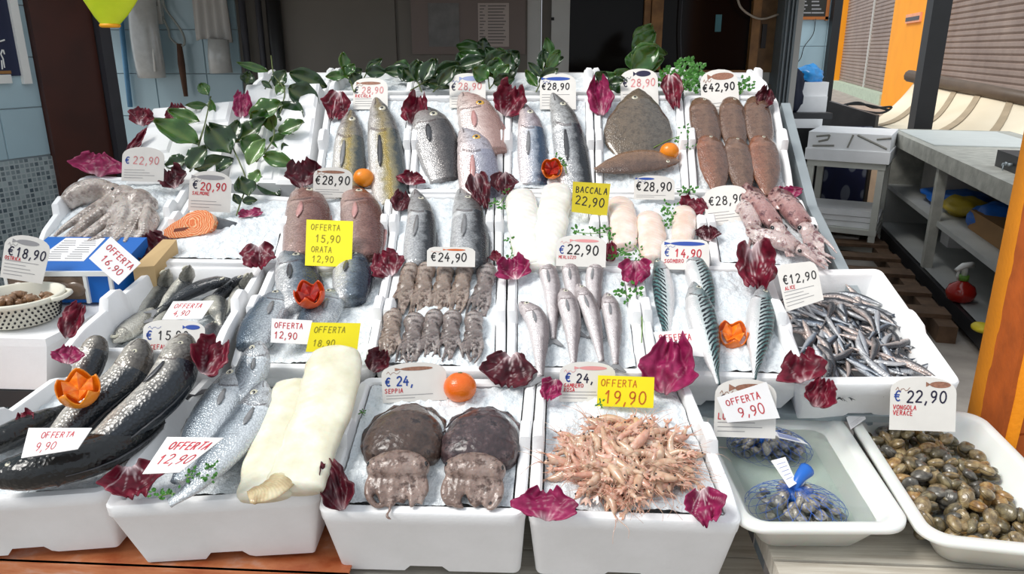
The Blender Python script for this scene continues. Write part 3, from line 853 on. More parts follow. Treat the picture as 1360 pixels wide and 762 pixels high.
mb.hexa([V((g0.x, g0.y, 0)), V((g1.x, g1.y, 0)), V((g1.x + .04, g1.y + .03, 0)), V((g0.x + .04, g0.y + .03, 0))],
        [V((g0.x, g0.y, vat(1098, 134, 7.5).z)), V((g1.x, g1.y, vat(1161, 153, 7.0).z)), V((g1.x + .04, g1.y + .03, vat(1161, 153, 7.0).z)), V((g0.x + .04, g0.y + .03, vat(1098, 134, 7.5).z))])
setp(mb.obj('metal_partition', M_STEELDARK), 'dark metal partition running from the black corner post', 'partition')

# wooden pallet on the floor between stall and counter
pal = cp(1.35, -0.42, 0)
t = thing('wooden_pallet', pal, 'brown wooden pallet on the floor below the grey counter', 'pallet')
M_PAL = plain('pallet_wood', srgb(98, 74, 54), 0.8, 0.3, 14)
for i in range(6):
    s_ = 0.35 + i * 0.42
    cbox('plank', s_, s_ + 0.16, -0.55, -0.06, 0.10, 0.125, M_PAL, t)
cbox('bearer', 0.3, 2.75, -0.16, -0.06, 0.0, 0.10, M_PAL, t); cbox('bearer', 0.3, 2.75, -0.55, -0.47, 0.0, 0.10, M_PAL, t)

# near orange pillar
PZ = 1.75
pc = vat(1352, 240, PZ); pb = vat(1290, 560, PZ)
xL = (vat(1334, 330, PZ).x)
M_ORBRICK = plain('worn_orange_brick', srgb(190, 92, 24), 0.85, 0.25, 9, bump=0.5, bscale=30)
ca = R(38)
u1 = V((math.cos(ca), -math.sin(ca), 0)); u2 = V((math.sin(ca), math.cos(ca), 0))
pcorner = V((vat(1347, 500, 1.72).x, 1.72, 0))
# pillar: corner edge nearest the viewer, left face painted, right face bare
e0 = pcorner; eL = V((vat(1315, 420, 1.95).x, 1.95, 0)); eR = pcorner + V((0.40, 0.10, 0)); eB = eL + (eR - e0)
t = thing('pillar_1', (e0 + eB) / 2, 'orange painted brick pillar at the right edge of the picture', 'pillar', kind='structure')
mb = MB(); mb.hexa([e0, eR, eB, eL], [q_ + V((0, 0, 2.8)) for q_ in (e0, eR, eB, eL)]); core = mb.obj('pillar_core', M_ORBRICK, t)
n_l = V((-(eL - e0).y, (eL - e0).x, 0)).normalized()
if n_l.x > 0: n_l = -n_l
rnd = random.Random(3)
vs_, fs = [], []
for i in range(57):
    z = i * 0.05
    j_ = 0.005 * noise.noise(V((z * 7, 0, 0))) + 0.006 * noise.noise(V((z * 23, 3, 0)))
    for (pp, o_) in ((eL + (eL - e0).normalized() * 0.01, 0.0), (eL + (eL - e0).normalized() * 0.01, 0.008), (e0 + (eR - e0).normalized() * (0.02 + j_), 0.008), (e0 + (eR - e0).normalized() * (0.02 + j_), -0.02)):
        vs_.append(pp + n_l * o_ - (eR - e0).normalized().cross(V((0, 0, 1))) * (-0.004 if o_ != 0.0 else 0) + V((0, 0, z)))
for i in range(56):
    for k in range(3): fs.append((i * 4 + k, i * 4 + k + 1, i * 4 + k + 5, i * 4 + k + 4))
obj('painted_face', vs_, fs, M_ORANGE, t)
mb = MB()
f_n = V(((eR - e0).y, -(eR - e0).x, 0)).normalized()
zrow = 0.0; row = 0
dR = (eR - e0).normalized(); LR = (eR - e0).length
bm_cache = {}
while zrow < 2.75:
    x_ = 0.035 if row % 2 == 0 else -0.085
    while x_ < LR:
        xa_, xb_ = max(x_, 0.035), min(x_ + 0.24, LR)
        if xb_ - xa_ > 0.03:
            b_ = MB(); a0 = e0 + dR * (xa_ + 0.004) + V((0, 0, zrow + 0.004)); a1 = e0 + dR * (xb_ - 0.004) + V((0, 0, zrow + 0.004))
            up = V((0, 0, 0.062)); ou = f_n * (0.004 + 0.004 * rnd.random())
            b_.hexa([a0, a1, a1 + up, a0 + up], [a0 + ou, a1 + ou, a1 + up + ou, a0 + up + ou]); b_.obj('brick', M_ORBRICK, core)
        x_ += 0.24
    zrow += 0.07; row += 1
# ================================================================ tables and tiers
M_PLANKW = NT('weathered_white_plank')
co = M_PLANKW.coord('Object'); mp_ = M_PLANKW.n('ShaderNodeMapping'); M_PLANKW.l(co, mp_.inputs[0]); mp_.inputs['Scale'].default_value = (3, 60, 10)
M_PLANKW.set(col=M_PLANKW.ramp(M_PLANKW.noise(1.5, 5, mp_.outputs[0], 0.7), [(0.3, srgb(170, 160, 145)), (0.6, srgb(206, 200, 188))]), rough=0.7)
M_PLANKW = M_PLANKW.m
t = thing('stall_table', (0, 1.6, 0), 'long wooden stall table of weathered white planks under the crates', 'table')
y = 1.262
wd = [0.12, 0.12, 0.12, 0.12, 0.12]
for i, w_ in enumerate(wd):
    mb = MB(); mb.box((-0.56, y + w_ / 2 - 0.001, 0.55), (2.0, w_ - 0.006, 0.04)); mb.obj('plank', M_PLANKW, t); y += w_
for xx in (-1.5, 0.38):
    for yy in (1.2, 1.7):
        mb = MB(); mb.box((xx, yy + 0.1, 0.265), (0.06, 0.06, 0.53)); mb.obj('leg', M_STEELDARK, t)
t = thing('tray_table', (0.85, 1.4, 0), 'low table of weathered white planks under the two plastic basins', 'table')
y = 1.03
for i, w_ in enumerate((0.07, 0.13, 0.14, 0.14, 0.14)):
    mb = MB(); mb.box((0.80, y + w_ / 2, 0.66), (0.76, w_ - 0.008, 0.04)); mb.obj('plank', M_PLANKW, t); y += w_
for xx in (0.46, 1.12):
    for yy in (1.08, 1.6):
        mb = MB(); mb.box((xx, yy, 0.32), (0.05, 0.05, 0.64)); mb.obj('leg', M_STEELDARK, t)
# printed banner on the table front
M_BAN = NT('shrimp_print_banner')
co = M_BAN.coord('Object')
mp_ = M_BAN.n('ShaderNodeMapping'); M_BAN.l(co, mp_.inputs[0]); mp_.inputs['Scale'].default_value = (0.7, 1, 4.0); mp_.inputs['Rotation'].default_value = (0, R(18), 0)
M_BAN.set(col=M_BAN.ramp(M_BAN.noise(9, 6, mp_.outputs[0], 0.6), [(0.25, srgb(70, 34, 28)), (0.42, srgb(176, 88, 48)), (0.58, srgb(206, 128, 84)), (0.72, srgb(214, 176, 160))]), rough=0.4); M_BAN = M_BAN.m
mb = MB(); mb.box((-0.98, 1.242, 0.298), (1.15, 0.01, 0.60)); mb.box((-0.98, 1.37, 0.5955), (1.15, 0.26, 0.005)); setp(mb.obj('printed_banner', M_BAN), 'orange brown shrimp photo banner across the table front at left', 'banner')

# inclined shelves carrying the upper tiers, each a thing with its boards
M_RACK = plain('galvanised_steel', srgb(160, 170, 174), 0.45, 0.1, 6, metal=0.25)
def shelf(sl, x0, x1, drop, label, th=0.02, v0=0.0, v1=None):
    v1 = sl.len if v1 is None else v1
    lo = []
    for (x, v) in ((x0, v0), (x1, v0), (x1, v1), (x0, v1)): lo.append(V((x, 0, 0)) + sl.o + sl.d * v - sl.n * (drop + th))
    mb = MB(); mb.hexa(lo, [p + sl.n * th for p in lo])
    t = thing('display_shelf', (lo[0] + lo[2]) / 2, label, 'shelf')
    mb.obj('board', M_RACK, t)
    for (x, v) in ((x0 + 0.05, v0 + 0.05), (x1 - 0.05, v0 + 0.05), (x1 - 0.05, v1 - 0.05), (x0 + 0.05, v1 - 0.05)):
        p = V((x, 0, 0)) + sl.o + sl.d * v - sl.n * (drop + th)
        mb = MB(); mb.tube([V((p.x, p.y, 0)), p], 0.02, 8); mb.obj('leg', M_RACK, t)
    return t

# ---------------------------------------------------------------- foam crates
def crate(P, nrm, h, label, front=0.0, side=0.02, back=0.0, th=0.022, lug=0.028, taper=0.03, notch=True, group='white foam fish crates', frontlip=0.0, name='fish_crate'):
    """P: rim corners FL, FR, BR, BL; walls go down along -nrm by h"""
    FL, FR, BR, BL = P
    ctr = (FL + FR + BR + BL) / 4
    def pt(a, b): return FL.lerp(FR, a).lerp(BL.lerp(BR, a), b)
    w_ = ((FR - FL).length + (BR - BL).length) / 2; l_ = ((BL - FL).length + (BR - FR).length) / 2
    rc = 0.022
    def ring(ins, dz, zf):
        out = []
        n = 26
        a0, a1, b0, b1 = ins / w_, 1 - ins / w_, ins / l_, 1 - ins / l_
        ca, cb_ = max(rc - ins * 0.6, 0.006) / w_, max(rc - ins * 0.6, 0.006) / l_
        def seg(pa, pb, sd):
            for i in range(n): out.append((lerp(pa[0], pb[0], i / n), lerp(pa[1], pb[1], i / n), sd, i / n))
        def corner(cx, cy, s, sd):
            for i in range(4):
                an = s + (i) / 4 * math.pi / 2
                out.append((cx + ca * math.cos(an), cy + cb_ * math.sin(an), sd, 0.0 if False else 1.0))
        seg((a0 + ca, b0), (a1 - ca, b0), 0); corner(a1 - ca, b0 + cb_, -math.pi / 2, 4)
        seg((a1, b0 + cb_), (a1, b1 - cb_), 1); corner(a1 - ca, b1 - cb_, 0, 5)
        seg((a1 - ca, b1), (a0 + ca, b1), 2); corner(a0 + ca, b1 - cb_, math.pi / 2, 5)
        seg((a0, b1 - cb_), (a0, b0 + cb_), 3); corner(a0 + ca, b0 + cb_, math.pi, 4)
        return [pt(a, b) + nrm * (dz + zf(sd, t_, a, b)) for (a, b, sd, t_) in out]
    def sm(x, e0, e1):
        x = min(1, max(0, (x - e0) / (e1 - e0))); return x * x * (3 - 2 * x)
    def rim(sd, t_, a, b):
        if sd in (0, 4):
            return front
        if sd in (2, 5): return back + (0.0 if sd == 5 else 0)
        v = b
        base = lerp(front, side, sm(v, 0.02, 0.22)); base = lerp(base, back, sm(v, 0.88, 0.98))
        lg = lug * (sm(v, 0.40, 0.425) - sm(v, 0.56, 0.585))
        return base + lg
    def bot(sd, t_, a, b):
        if not notch: return 0.0
        if sd in (0, 2): return 0.016 * (sm(a, 0.38, 0.40) - sm(a, 0.58, 0.60))
        if sd in (1, 3): return 0.016 * (sm(b, 0.4, 0.42) - sm(b, 0.58, 0.60))
        return 0.0
    zero = lambda *k: 0.0
    # rings from outer bottom, up, over the rim, down the inside
    rings = [ring(taper, -h, bot), ring(taper * 0.1, -0.035, lambda *k: rim(*k) * 0.0), ring(0.0, -0.030, zero), ring(0.0, -0.004, rim), ring(0.003, 0.0, rim), ring(th - 0.004, 0.0, rim), ring(th, -0.004, rim), ring(th + taper * 0.7, -h + 0.022, zero)]
    n = len(rings[0]); vs_ = [p for r_ in rings for p in r_]
    fs = []
    for j in range(len(rings) - 1):
        for i in range(n):
            i2 = (i + 1) % n; fs.append((j * n + i, j * n + i2, (j + 1) * n + i2, (j + 1) * n + i))
    fs.append(tuple((len(rings) - 1) * n + i for i in range(n)))
    k0 = len(vs_)
    vs_ += ring(taper + 0.01, -h + 0.018, zero); fs.append(tuple(k0 + i for i in reversed(range(n))))
    for i in range(n): i2 = (i + 1) % n; fs.append((k0 + i, k0 + i2, i2, i))
    o = obj(name, vs_, fs, M_FOAM, None, ctr - nrm * h, True)
    md = o.modifiers.new('sharp', 'EDGE_SPLIT'); md.split_angle = R(40)
    setp(o, label, 'crate', group)
    return dict(P=P, n=nrm, pt=pt, w=w_, l=l_, h=h, o=o)

ICE_SEED = [0]
def ice(C, level, label, amp=0.012, inset=0.026, dip=None, res=0.006, dome=0.01, a0=0, a1=1, b0=0, b1=1):
    ICE_SEED[0] += 7.3
    sd = ICE_SEED[0]
    nx = max(10, int(C['w'] / res)); ny = max(10, int(C['l'] / res))
    ia, ib = inset / C['w'], inset / C['l']
    vs_, fs = [], []
    for j in range(ny + 1):
        for i in range(nx + 1):
            a, b = lerp(max(a0, ia), min(a1, 1 - ia), i / nx), lerp(max(b0, ib), min(b1, 1 - ib), j / ny)
            p = C['pt'](a, b)
            q = V((p.x * 14 + sd, p.y * 14, sd)); q2 = V((p.x * 60, p.y * 60 + sd, 2.0)); q3 = V((p.x * 140, p.y * 140 + sd, 5.0))
            z = amp * (noise.noise(q) + 0.5 * noise.noise(q2) + 0.3 * noise.noise(q3)) + dome * (1 - (2 * a - 1) ** 2) * (1 - (2 * b - 1) ** 2)
            vs_.append(p + C['n'] * (level + z))
    for j in range(ny):
        for i in range(nx):
            k = j * (nx + 1) + i; fs.append((k, k + 1, k + nx + 2, k + nx + 1))
    o = obj('crushed_ice', vs_, fs, M_ICE)
    return setp(o, label, 'ice', None, 'stuff')

def quad(sl, fl, fr, br, bl, w=0.0):
    return [sl.at(*fl, w), sl.at(*fr, w), sl.at(*br, w), sl.at(*bl, w)]

CR = {}
CR['A'] = crate(quad(RA, (-150, 672), (139, 652), (296, 485), (90, 497)), RA.n, 0.17, 'white foam crate of big grey mullets at the front left corner', front=-0.004, side=0.02)
CR['B'] = crate(quad(RA, (132, 672), (420, 655), (486, 490), (300, 485)), RA.n, 0.178, 'white foam crate of sea bass and pale fillets in the front row', front=-0.004, side=0.03)
CR['C'] = crate(quad(R1, (420, 680), (697, 686), (712, 503), (482, 500)), R1.n, 0.2, 'white foam crate holding the two cuttlefish in the front row', front=0.0, side=0.012, taper=0.012)
CR['D'] = crate(quad(R1, (701, 686), (989, 697), (908, 503), (714, 503)), R1.n, 0.2, 'white foam crate holding the pile of shrimps in the front row', front=0.0, side=0.016, taper=0.012)
CR['G'] = crate(quad(RG, (72, 462), (290, 462), (352, 352), (203, 352)), RG.n, 0.13, 'white foam crate of slim grey fish below the salmon', front=-0.01, side=0.0)
CR['H'] = crate(quad(R2, (303, 488), (496, 492), (523, 352), (362, 352)), R2.n, 0.12, 'white foam crate of gilthead bream in the second row', side=0.012)
CR['I'] = crate(quad(R2, (497, 492), (671, 494), (672, 352), (525, 352)), R2.n, 0.12, 'white foam crate of ten small octopuses in the second row', side=0.005)
CR['J'] = crate(quad(R2, (673, 494), (861, 497), (839, 352), (675, 352)), R2.n, 0.12, 'white foam crate of silver hake in the second row', side=0.005)
CR['K'] = crate(quad(R2, (863, 497), (1077, 505), (1003, 352), (841, 352)), R2.n, 0.12, 'white foam crate of striped mackerel in the second row', side=0.012)
CR['L'] = crate(quad(R2, (1060, 512), (1280, 510), (1170, 356), (1008, 358)), R2.n, 0.135, 'deep white foam crate of anchovies at the right', side=0.0, lug=0.012, th=0.03)
CR['M'] = crate(quad(R3, (40, 332), (204, 332), (258, 240), (112, 232)), R3.n, 0.12, 'white foam crate holding the large octopus at the left', front=-0.01, side=0.01)
CR['N'] = crate(quad(R3, (198, 348), (372, 350), (397, 262), (258, 252)), R3.n, 0.12, 'white foam crate of ice with the salmon steak', side=0.005)
CR['O'] = crate(quad(R3, (374, 351), (510, 351), (522, 257), (398, 257)), R3.n, 0.12, 'white foam crate of red porgies in the third row', side=0.005)
CR['P'] = crate(quad(R3, (512, 351), (655, 351), (656, 257), (524, 257)), R3.n, 0.12, 'white foam crate of two sea bass in the third row', side=0.005)
CR['Q'] = crate(quad(R3, (657, 351), (800, 351), (790, 257), (658, 257)), R3.n, 0.12, 'white foam crate of long white cod fillets in the third row', side=0.005)
CR['R'] = crate(quad(R3, (802, 351), (945, 353), (928, 258), (792, 257)), R3.n, 0.12, 'white foam crate of three pink tail fillets in the third row', side=0.005)
CR['S'] = crate(quad(R3, (947, 353), (1103, 360), (1062, 260), (930, 258)), R3.n, 0.12, 'white foam crate of mottled squid in the third row', side=0.008)
CR['V'] = crate(quad(R4, (415, 256), (540, 256), (552, 126), (435, 126)), R4.n, 0.11, 'white foam crate of amberjacks in the top row', side=0.005)
CR['W'] = crate(quad(R4, (542, 256), (667, 256), (669, 126), (554, 126)), R4.n, 0.11, 'white foam crate of grey and pink bream in the top row', side=0.005)
CR['X'] = crate(quad(R4, (669, 256), (790, 256), (787, 126), (671, 126)), R4.n, 0.11, 'white foam crate of two silver fish in the top row', side=0.005)
CR['Y'] = crate(quad(R4, (792, 256), (916, 256), (906, 126), (789, 126)), R4.n, 0.11, 'white foam crate of flatfish in the top row', side=0.005)
CR['Z'] = crate(quad(R4, (918, 256), (1056, 258), (1031, 126), (908, 126)), R4.n, 0.11, 'white foam crate of six soles in the top row', side=0.008)
back = []
for i, (xa, xb) in enumerate(((330, 432), (434, 546), (548, 668), (670, 790), (792, 908), (910, 1024))):
    back.append(crate(quad(R5, (xa, 122), (xb, 122), (700 + (xb - 700) * 0.91, 96), (700 + (xa - 700) * 0.91, 96)), R5.n, 0.11,
          'white foam crate in the rearmost row, %s from the left' % ('first', 'second', 'third', 'fourth', 'fifth', 'last')[i], side=0.02, lug=0.03))
icelabel = dict(A='crushed ice under the big mullets', B='crushed ice under the sea bass and pale fillets', C='crushed ice around the two cuttlefish', D='crushed ice around the shrimp pile',
                H='crushed ice around the gilthead bream', I='crushed ice around the small octopuses', J='crushed ice under the silver hake', K='crushed ice under the mackerel',
                M='crushed ice behind the large octopus', N='crushed ice under the salmon steak', O='crushed ice under the red porgies', P='crushed ice under the third row sea bass',
                Q='crushed ice under the long cod fillets', R='crushed ice under the pink tail fillets', S='crushed ice under the squid', V='crushed ice under the amberjacks',
                W='crushed ice under the grey and pink bream', X='crushed ice under the two top row silver fish', Y='crushed ice around the flatfish', Z='crushed ice under the soles', G='thin ice beneath the slim grey fish')
for k, lb in icelabel.items():
    lev = -0.006
    if k in 'G': lev = -0.085
    if k in 'AB': lev = -0.014
    if k == 'C': lev = -0.006
    if k in 'VWXYZ': lev = -0.010
    ice(CR[k], lev, lb, amp=0.009 if k not in 'CDM' else 0.012, dome=0.012)
for i, c_ in enumerate(back):
    ice(c_, -0.02, 'crushed ice in the rearmost crate, %s from the left' % ('first', 'second', 'third', 'fourth', 'fifth', 'last')[i], res=0.009)

# shelves below the tiers
X0 = -1.05
shelf(R2, -0.70, R2.at(1180, 440).x, 0.123, 'inclined metal shelf under the second row of crates', v0=0.02)
shelf(R3, R3.at(80, 290).x, R3.at(1066, 300).x, 0.123, 'inclined metal shelf under the third row of crates', v0=0.01)
shelf(R4, R4.at(190, 190).x, R4.at(1036, 190).x, 0.114, 'inclined metal shelf under the top row of crates', v0=0.02)
shelf(R5, R5.at(345, 110).x, R5.at(1008, 110).x, 0.114, 'metal shelf under the rearmost row of crates')
# sloping metal cheek along the right side of the tiers
t = thing('metal_side_sheet', (0.97, 2.3, 0), 'sloping grey metal side panel along the right of the display', 'panel')
pts = [R2.o + R2.d * 0.33, R3.o + R3.d * 0.395, R4.o + R4.d * 0.5]
xs_ = [S_ for S_ in (R2.at(1118, 362).x, R3.at(1068, 258).x, R4.at(1036, 128).x)]
def edge(k, w): return V((xs_[k] + 0.012, 0, 0)) + pts[k] + (R2.n, R3.n, R4.n)[k] * w
mb = MB()
top = [edge(0, -0.03), edge(1, -0.03), edge(2, -0.03)]; bt = [edge(0, -0.12), edge(1, -0.14), edge(2, -0.14)]
dx = V((0.03, 0, 0))
mb.add(top + bt + [p + dx for p in top] + [p + dx for p in bt], [(0, 3, 4, 1), (1, 4, 5, 2), (6, 7, 10, 9), (7, 8, 11, 10), (0, 1, 7, 6), (1, 2, 8, 7), (3, 9, 10, 4), (4, 10, 11, 5), (0, 6, 9, 3), (2, 5, 11, 8)])
mb.obj('sheet', M_RACK, t)
for k in (0, 2):
    mb = MB(); p = edge(k, -0.15); mb.tube([V((p.x, p.y, 0)), p], 0.02, 8); mb.obj('leg', M_RACK, t)

# ---------------------------------------------------------------- upturned crates at left in the top row
def upturned(P, nrm, label):
    FL, FR, BR, BL = P
    def pt(a, b, z): return FL.lerp(FR, a).lerp(BL.lerp(BR, a), b) + nrm * z
    t = thing('upturned_crate', (FL + FR + BR + BL) / 4 - nrm * 0.12, label, 'crate', 'upturned foam crates')
    mb = MB()
    def blk(a0, a1, b0, b1, z0, z1, ins=0.012):
        lo = [pt(a0, b0, z0), pt(a1, b0, z0), pt(a1, b1, z0), pt(a0, b1, z0)]
        ia, ib = ins * (a1 - a0) * 3, ins * (b1 - b0) * 3
        hi = [pt(a0 + ia, b0 + ib, z1), pt(a1 - ia, b0 + ib, z1), pt(a1 - ia, b1 - ib, z1), pt(a0 + ia, b1 - ib, z1)]
        mb.hexa(lo, hi)
    blk(0, 1, 0, 1, -0.12, 0.0, 0.02)
    mb.obj('body', M_FOAM, t)
    for (a0, a1, b0, b1) in ((0.06, 0.40, 0.05, 0.30), (0.60, 0.94, 0.05, 0.30), (0.06, 0.40, 0.38, 0.62), (0.60, 0.94, 0.38, 0.62), (0.06, 0.40, 0.70, 0.95), (0.60, 0.94, 0.70, 0.95)):
        mb = MB(); blk(a0, a1, b0, b1, -0.001, 0.007, 0.03); mb.obj('foot_pad', M_FOAM, t)
    for (a0, a1, b0, b1) in ((0.44, 0.56, 0.08, 0.2), (0.44, 0.56, 0.8, 0.92)):
        mb = MB(); blk(a0, a1, b0, b1, -0.001, 0.005, 0.03); mb.obj('drain_pad', M_FOAM, t)
    for (a, b) in ((0.5, 0.35), (0.5, 0.65), (0.5, 0.5)):
        mb = MB(); mb.tube([pt(a, b, -0.002), pt(a, b, 0.0015)], 0.006, 10); mb.obj('drain_hole', M_GREY, t)
upturned(quad(R4, (157, 250), (292, 250), (318, 128), (198, 140)), R4.n, 'upturned white foam crate at the far left of the top row, topped with radicchio')
upturned(quad(R4, (294, 252), (412, 254), (432, 104), (322, 106)), R4.n, 'upturned white foam crate next to the amberjacks, under the leafy branch')

# ---------------------------------------------------------------- left corner: crate, colander, blue carton
lc = [V((vat(-70, 480, 1.62).x, 1.62, 0.935)), V((vat(66, 480, 1.62).x, 1.62, 0.935)), V((vat(66, 480, 1.62).x + 0.03, 2.0, 0.935)), V((vat(-70, 480, 1.62).x, 2.0, 0.935))]
t = thing('foam_crate_base', (lc[0] + lc[2]) / 2 - V((0, 0, 0.14)), 'closed white foam crate carrying the white colander at left', 'crate')
mb = MB(); mb.hexa([lc[0] - V((-0.015, -0.01, 0.14)), lc[1] - V((0.03, -0.01, 0.14)), lc[2] - V((0.03, 0.01, 0.14)), lc[3] - V((-0.015, 0.01, 0.14))], [p - V((0, 0, 0.02)) for p in lc]); mb.obj('body', M_FOAM, t)
mb = MB(); mb.hexa([p - V((0, 0, 0.02)) for p in lc], [lc[0], lc[1], lc[2], lc[3]]); mb.obj('lid', M_FOAM, t)
t = thing('side_table', (lc[0].x + 0.2, 1.95, 0), 'dark low table under the left foam crates', 'table')
mb = MB(); mb.box((lc[0].x + 0.05, 1.90, 0.77), (0.55, 0.55, 0.045)); mb.obj('table_top', M_STEELDARK, t)
for (dx_, dy_) in ((-0.18, 1.68), (0.28, 1.68), (0.28, 2.1), (-0.18, 2.1)):
    mb = MB(); mb.tube([V((lc[0].x + dx_, dy_, 0)), V((lc[0].x + dx_, dy_, 0.75))], 0.02, 8); mb.obj('leg', M_STEELDARK, t)

# colander
qc = V((vat(32, 440, 1.735).x, 1.735, 0.936))
t = thing('colander', qc, 'white perforated plastic colander of sea snails at the left edge', 'colander')
mb = MB()
r0, r1, hh = 0.082, 0.102, 0.074
M_COL = plain('cream_plastic', srgb(226, 222, 206), 0.4, 0.04)
mb.lathe([(0.0, 0.004), (r0 - 0.006, 0.004), (r0, 0.008), (r0 + 0.007, 0.03), (r1 - 0.003, hh - 0.012), (r1 + 0.006, hh - 0.012), (r1 + 0.008, hh - 0.002), (r1 + 0.003, hh), (r1 - 0.006, hh - 0.002), (r0 + 0.002, 0.03), (r0 - 0.006, 0.012), (0.0, 0.012)], qc, 64)
mb.obj('bowl', M_COL, t, True)
mb = MB()
for row in range(5):
    z = 0.014 + row * 0.010; r_ = lerp(r0 + 0.0035, r1 - 0.004, (z - 0.008) / (hh - 0.02)) + 0.0025
    for k in range(44):
        a = 2 * math.pi * (k + 0.5 * (row % 2)) / 44
        p = qc + V((r_ * math.cos(a), r_ * math.sin(a), z)); o_ = V((math.cos(a), math.sin(a), -0.12)).normalized()
        mb.tube([p - o_ * 0.002, p + o_ * 0.0012], 0.0028, 6)
o = mb.obj('drain_holes', M_BLACK, t); o['kind'] = 'stuff'
for a in (0.15, math.pi + 0.15):
    p = qc + V((r1 * math.cos(a), r1 * math.sin(a), hh - 0.006)); tang = V((-math.sin(a), math.cos(a), 0)); ou = V((math.cos(a), math.sin(a), 0))
    mb = MB(); mb.tube(catmull([p + tang * 0.04, p + tang * 0.025 + ou * 0.018, p - tang * 0.025 + ou * 0.018, p - tang * 0.04], 10), 0.006, 8); mb.obj('handle', M_COL, t, True)
COLANDER = qc

# blue carton with clear wrapped oysters
M_BLUEC = plain('blue_carton', srgb(18, 100, 186), 0.4, 0.06, 8)
zb = 0.945
bx0, bx1 = vat(14, 400, 1.85).x, vat(152, 400, 1.85).x
cf = V((bx0, 1.85, zb)); cr_ = V((bx1, 1.87, zb)); cb2 = V((bx1 + 0.03, 2.0, zb)); cb1 = V((bx0 + 0.04, 1.99, zb))
t = thing('oyster_carton', (cf + cb2) / 2, 'blue carton of wrapped oysters behind the colander', 'carton')
up = V((0, 0, 0.085)); upb = V((0, 0, 0.15))
mb = MB(); mb.hexa([cf, cr_, cb2, cb1], [cf + up, cr_ + up, cb2 + upb, cb1 + upb]); mb.obj('carton', M_BLUEC, t)
def top_pt(a, b, z=0.0): return (cf + up).lerp(cr_ + up, a).lerp((cb1 + upb).lerp(cb2 + upb, a), b) + V((0, 0, z))
def front_pt(a, b, z=0.0): return cf.lerp(cr_, a) + V((0, -z, 0.085 * b))
mb = MB(); mb.hexa([top_pt(*k, 0.0) for k in ((.16, .3), (.62, .3), (.6, .95), (.2, .95))], [top_pt(*k, 0.002) for k in ((.16, .3), (.62, .3), (.6, .95), (.2, .95))])
o = mb.obj('label_sheet', M_PAPER, t)
mb = MB()
for i in range(9):
    for (a0, a1) in ((.22, .38), (.42, .58)):
        b = 0.36 + i * 0.062
        mb.tube([top_pt(a0, b, 0.0026), top_pt(a1 - 0.02 * (i % 3), b, 0.0026)], 0.0012, 4)
mb.obj('printed_lines', M_GREY, o)
M_OYS = plain('wrapped_oysters', srgb(120, 100, 84), 0.25, 0.35, 26, coat=0.5)
mb = MB(); mb.hexa([front_pt(*k, 0.001) for k in ((.02, .1), (.72, .1), (.72, .9), (.02, .9))], [front_pt(*k, 0.006) for k in ((.03, .14), (.71, .14), (.71, .86), (.03, .86))]); mb.obj('clear_window', M_OYS, t)
for a in (0.0, 0.27, 0.72, 0.95):
    mb = MB(); mb.hexa([front_pt(a, 0, 0.0), front_pt(a + .03, 0, 0.0), front_pt(a + .03, 1, 0.0), front_pt(a, 1, 0.0)], [front_pt(a, 0, 0.008), front_pt(a + .03, 0, 0.008), front_pt(a + .03, 1, 0.008), front_pt(a, 1, 0.008)]); mb.obj('white_strap', M_WHITE, t)
mb = MB(); mb.hexa([front_pt(0, .9, 0.0), front_pt(1, .9, 0.0), front_pt(1, 1.05, 0), front_pt(0, 1.05, 0)], [front_pt(0, .9, 0.009), front_pt(1, .9, 0.009), front_pt(1, 1.05, 0.009), front_pt(0, 1.05, 0.009)]); mb.obj('white_strap', M_WHITE, t)
for i in range(4):
    a = (0.12, 0.36, 0.5, 0.62)[i]
    mb = MB(); mb.ball(front_pt(a, 0.45, 0.004), (0.034, 0.008, 0.022), 12, 8); mb.obj('oyster', M_OYS, t, True)
# brown cardboard edge beside the blue carton
mb = MB(); p = V((bx1 + 0.035, 1.90, zb)); mb.hexa([p, p + V((0.05, 0.02, 0)), p + V((0.07, 0.12, 0)), p + V((0.03, 0.12, 0))], [p + V((0, 0, .09)), p + V((0.05, 0.02, .09)), p + V((0.07, 0.12, .14)), p + V((0.03, 0.12, .14))])
setp(mb.obj('cardboard_box', plain('tan_cardboard', srgb(196, 166, 120), 0.8)), 'narrow tan cardboard box between the blue carton and the foam crate', 'box')

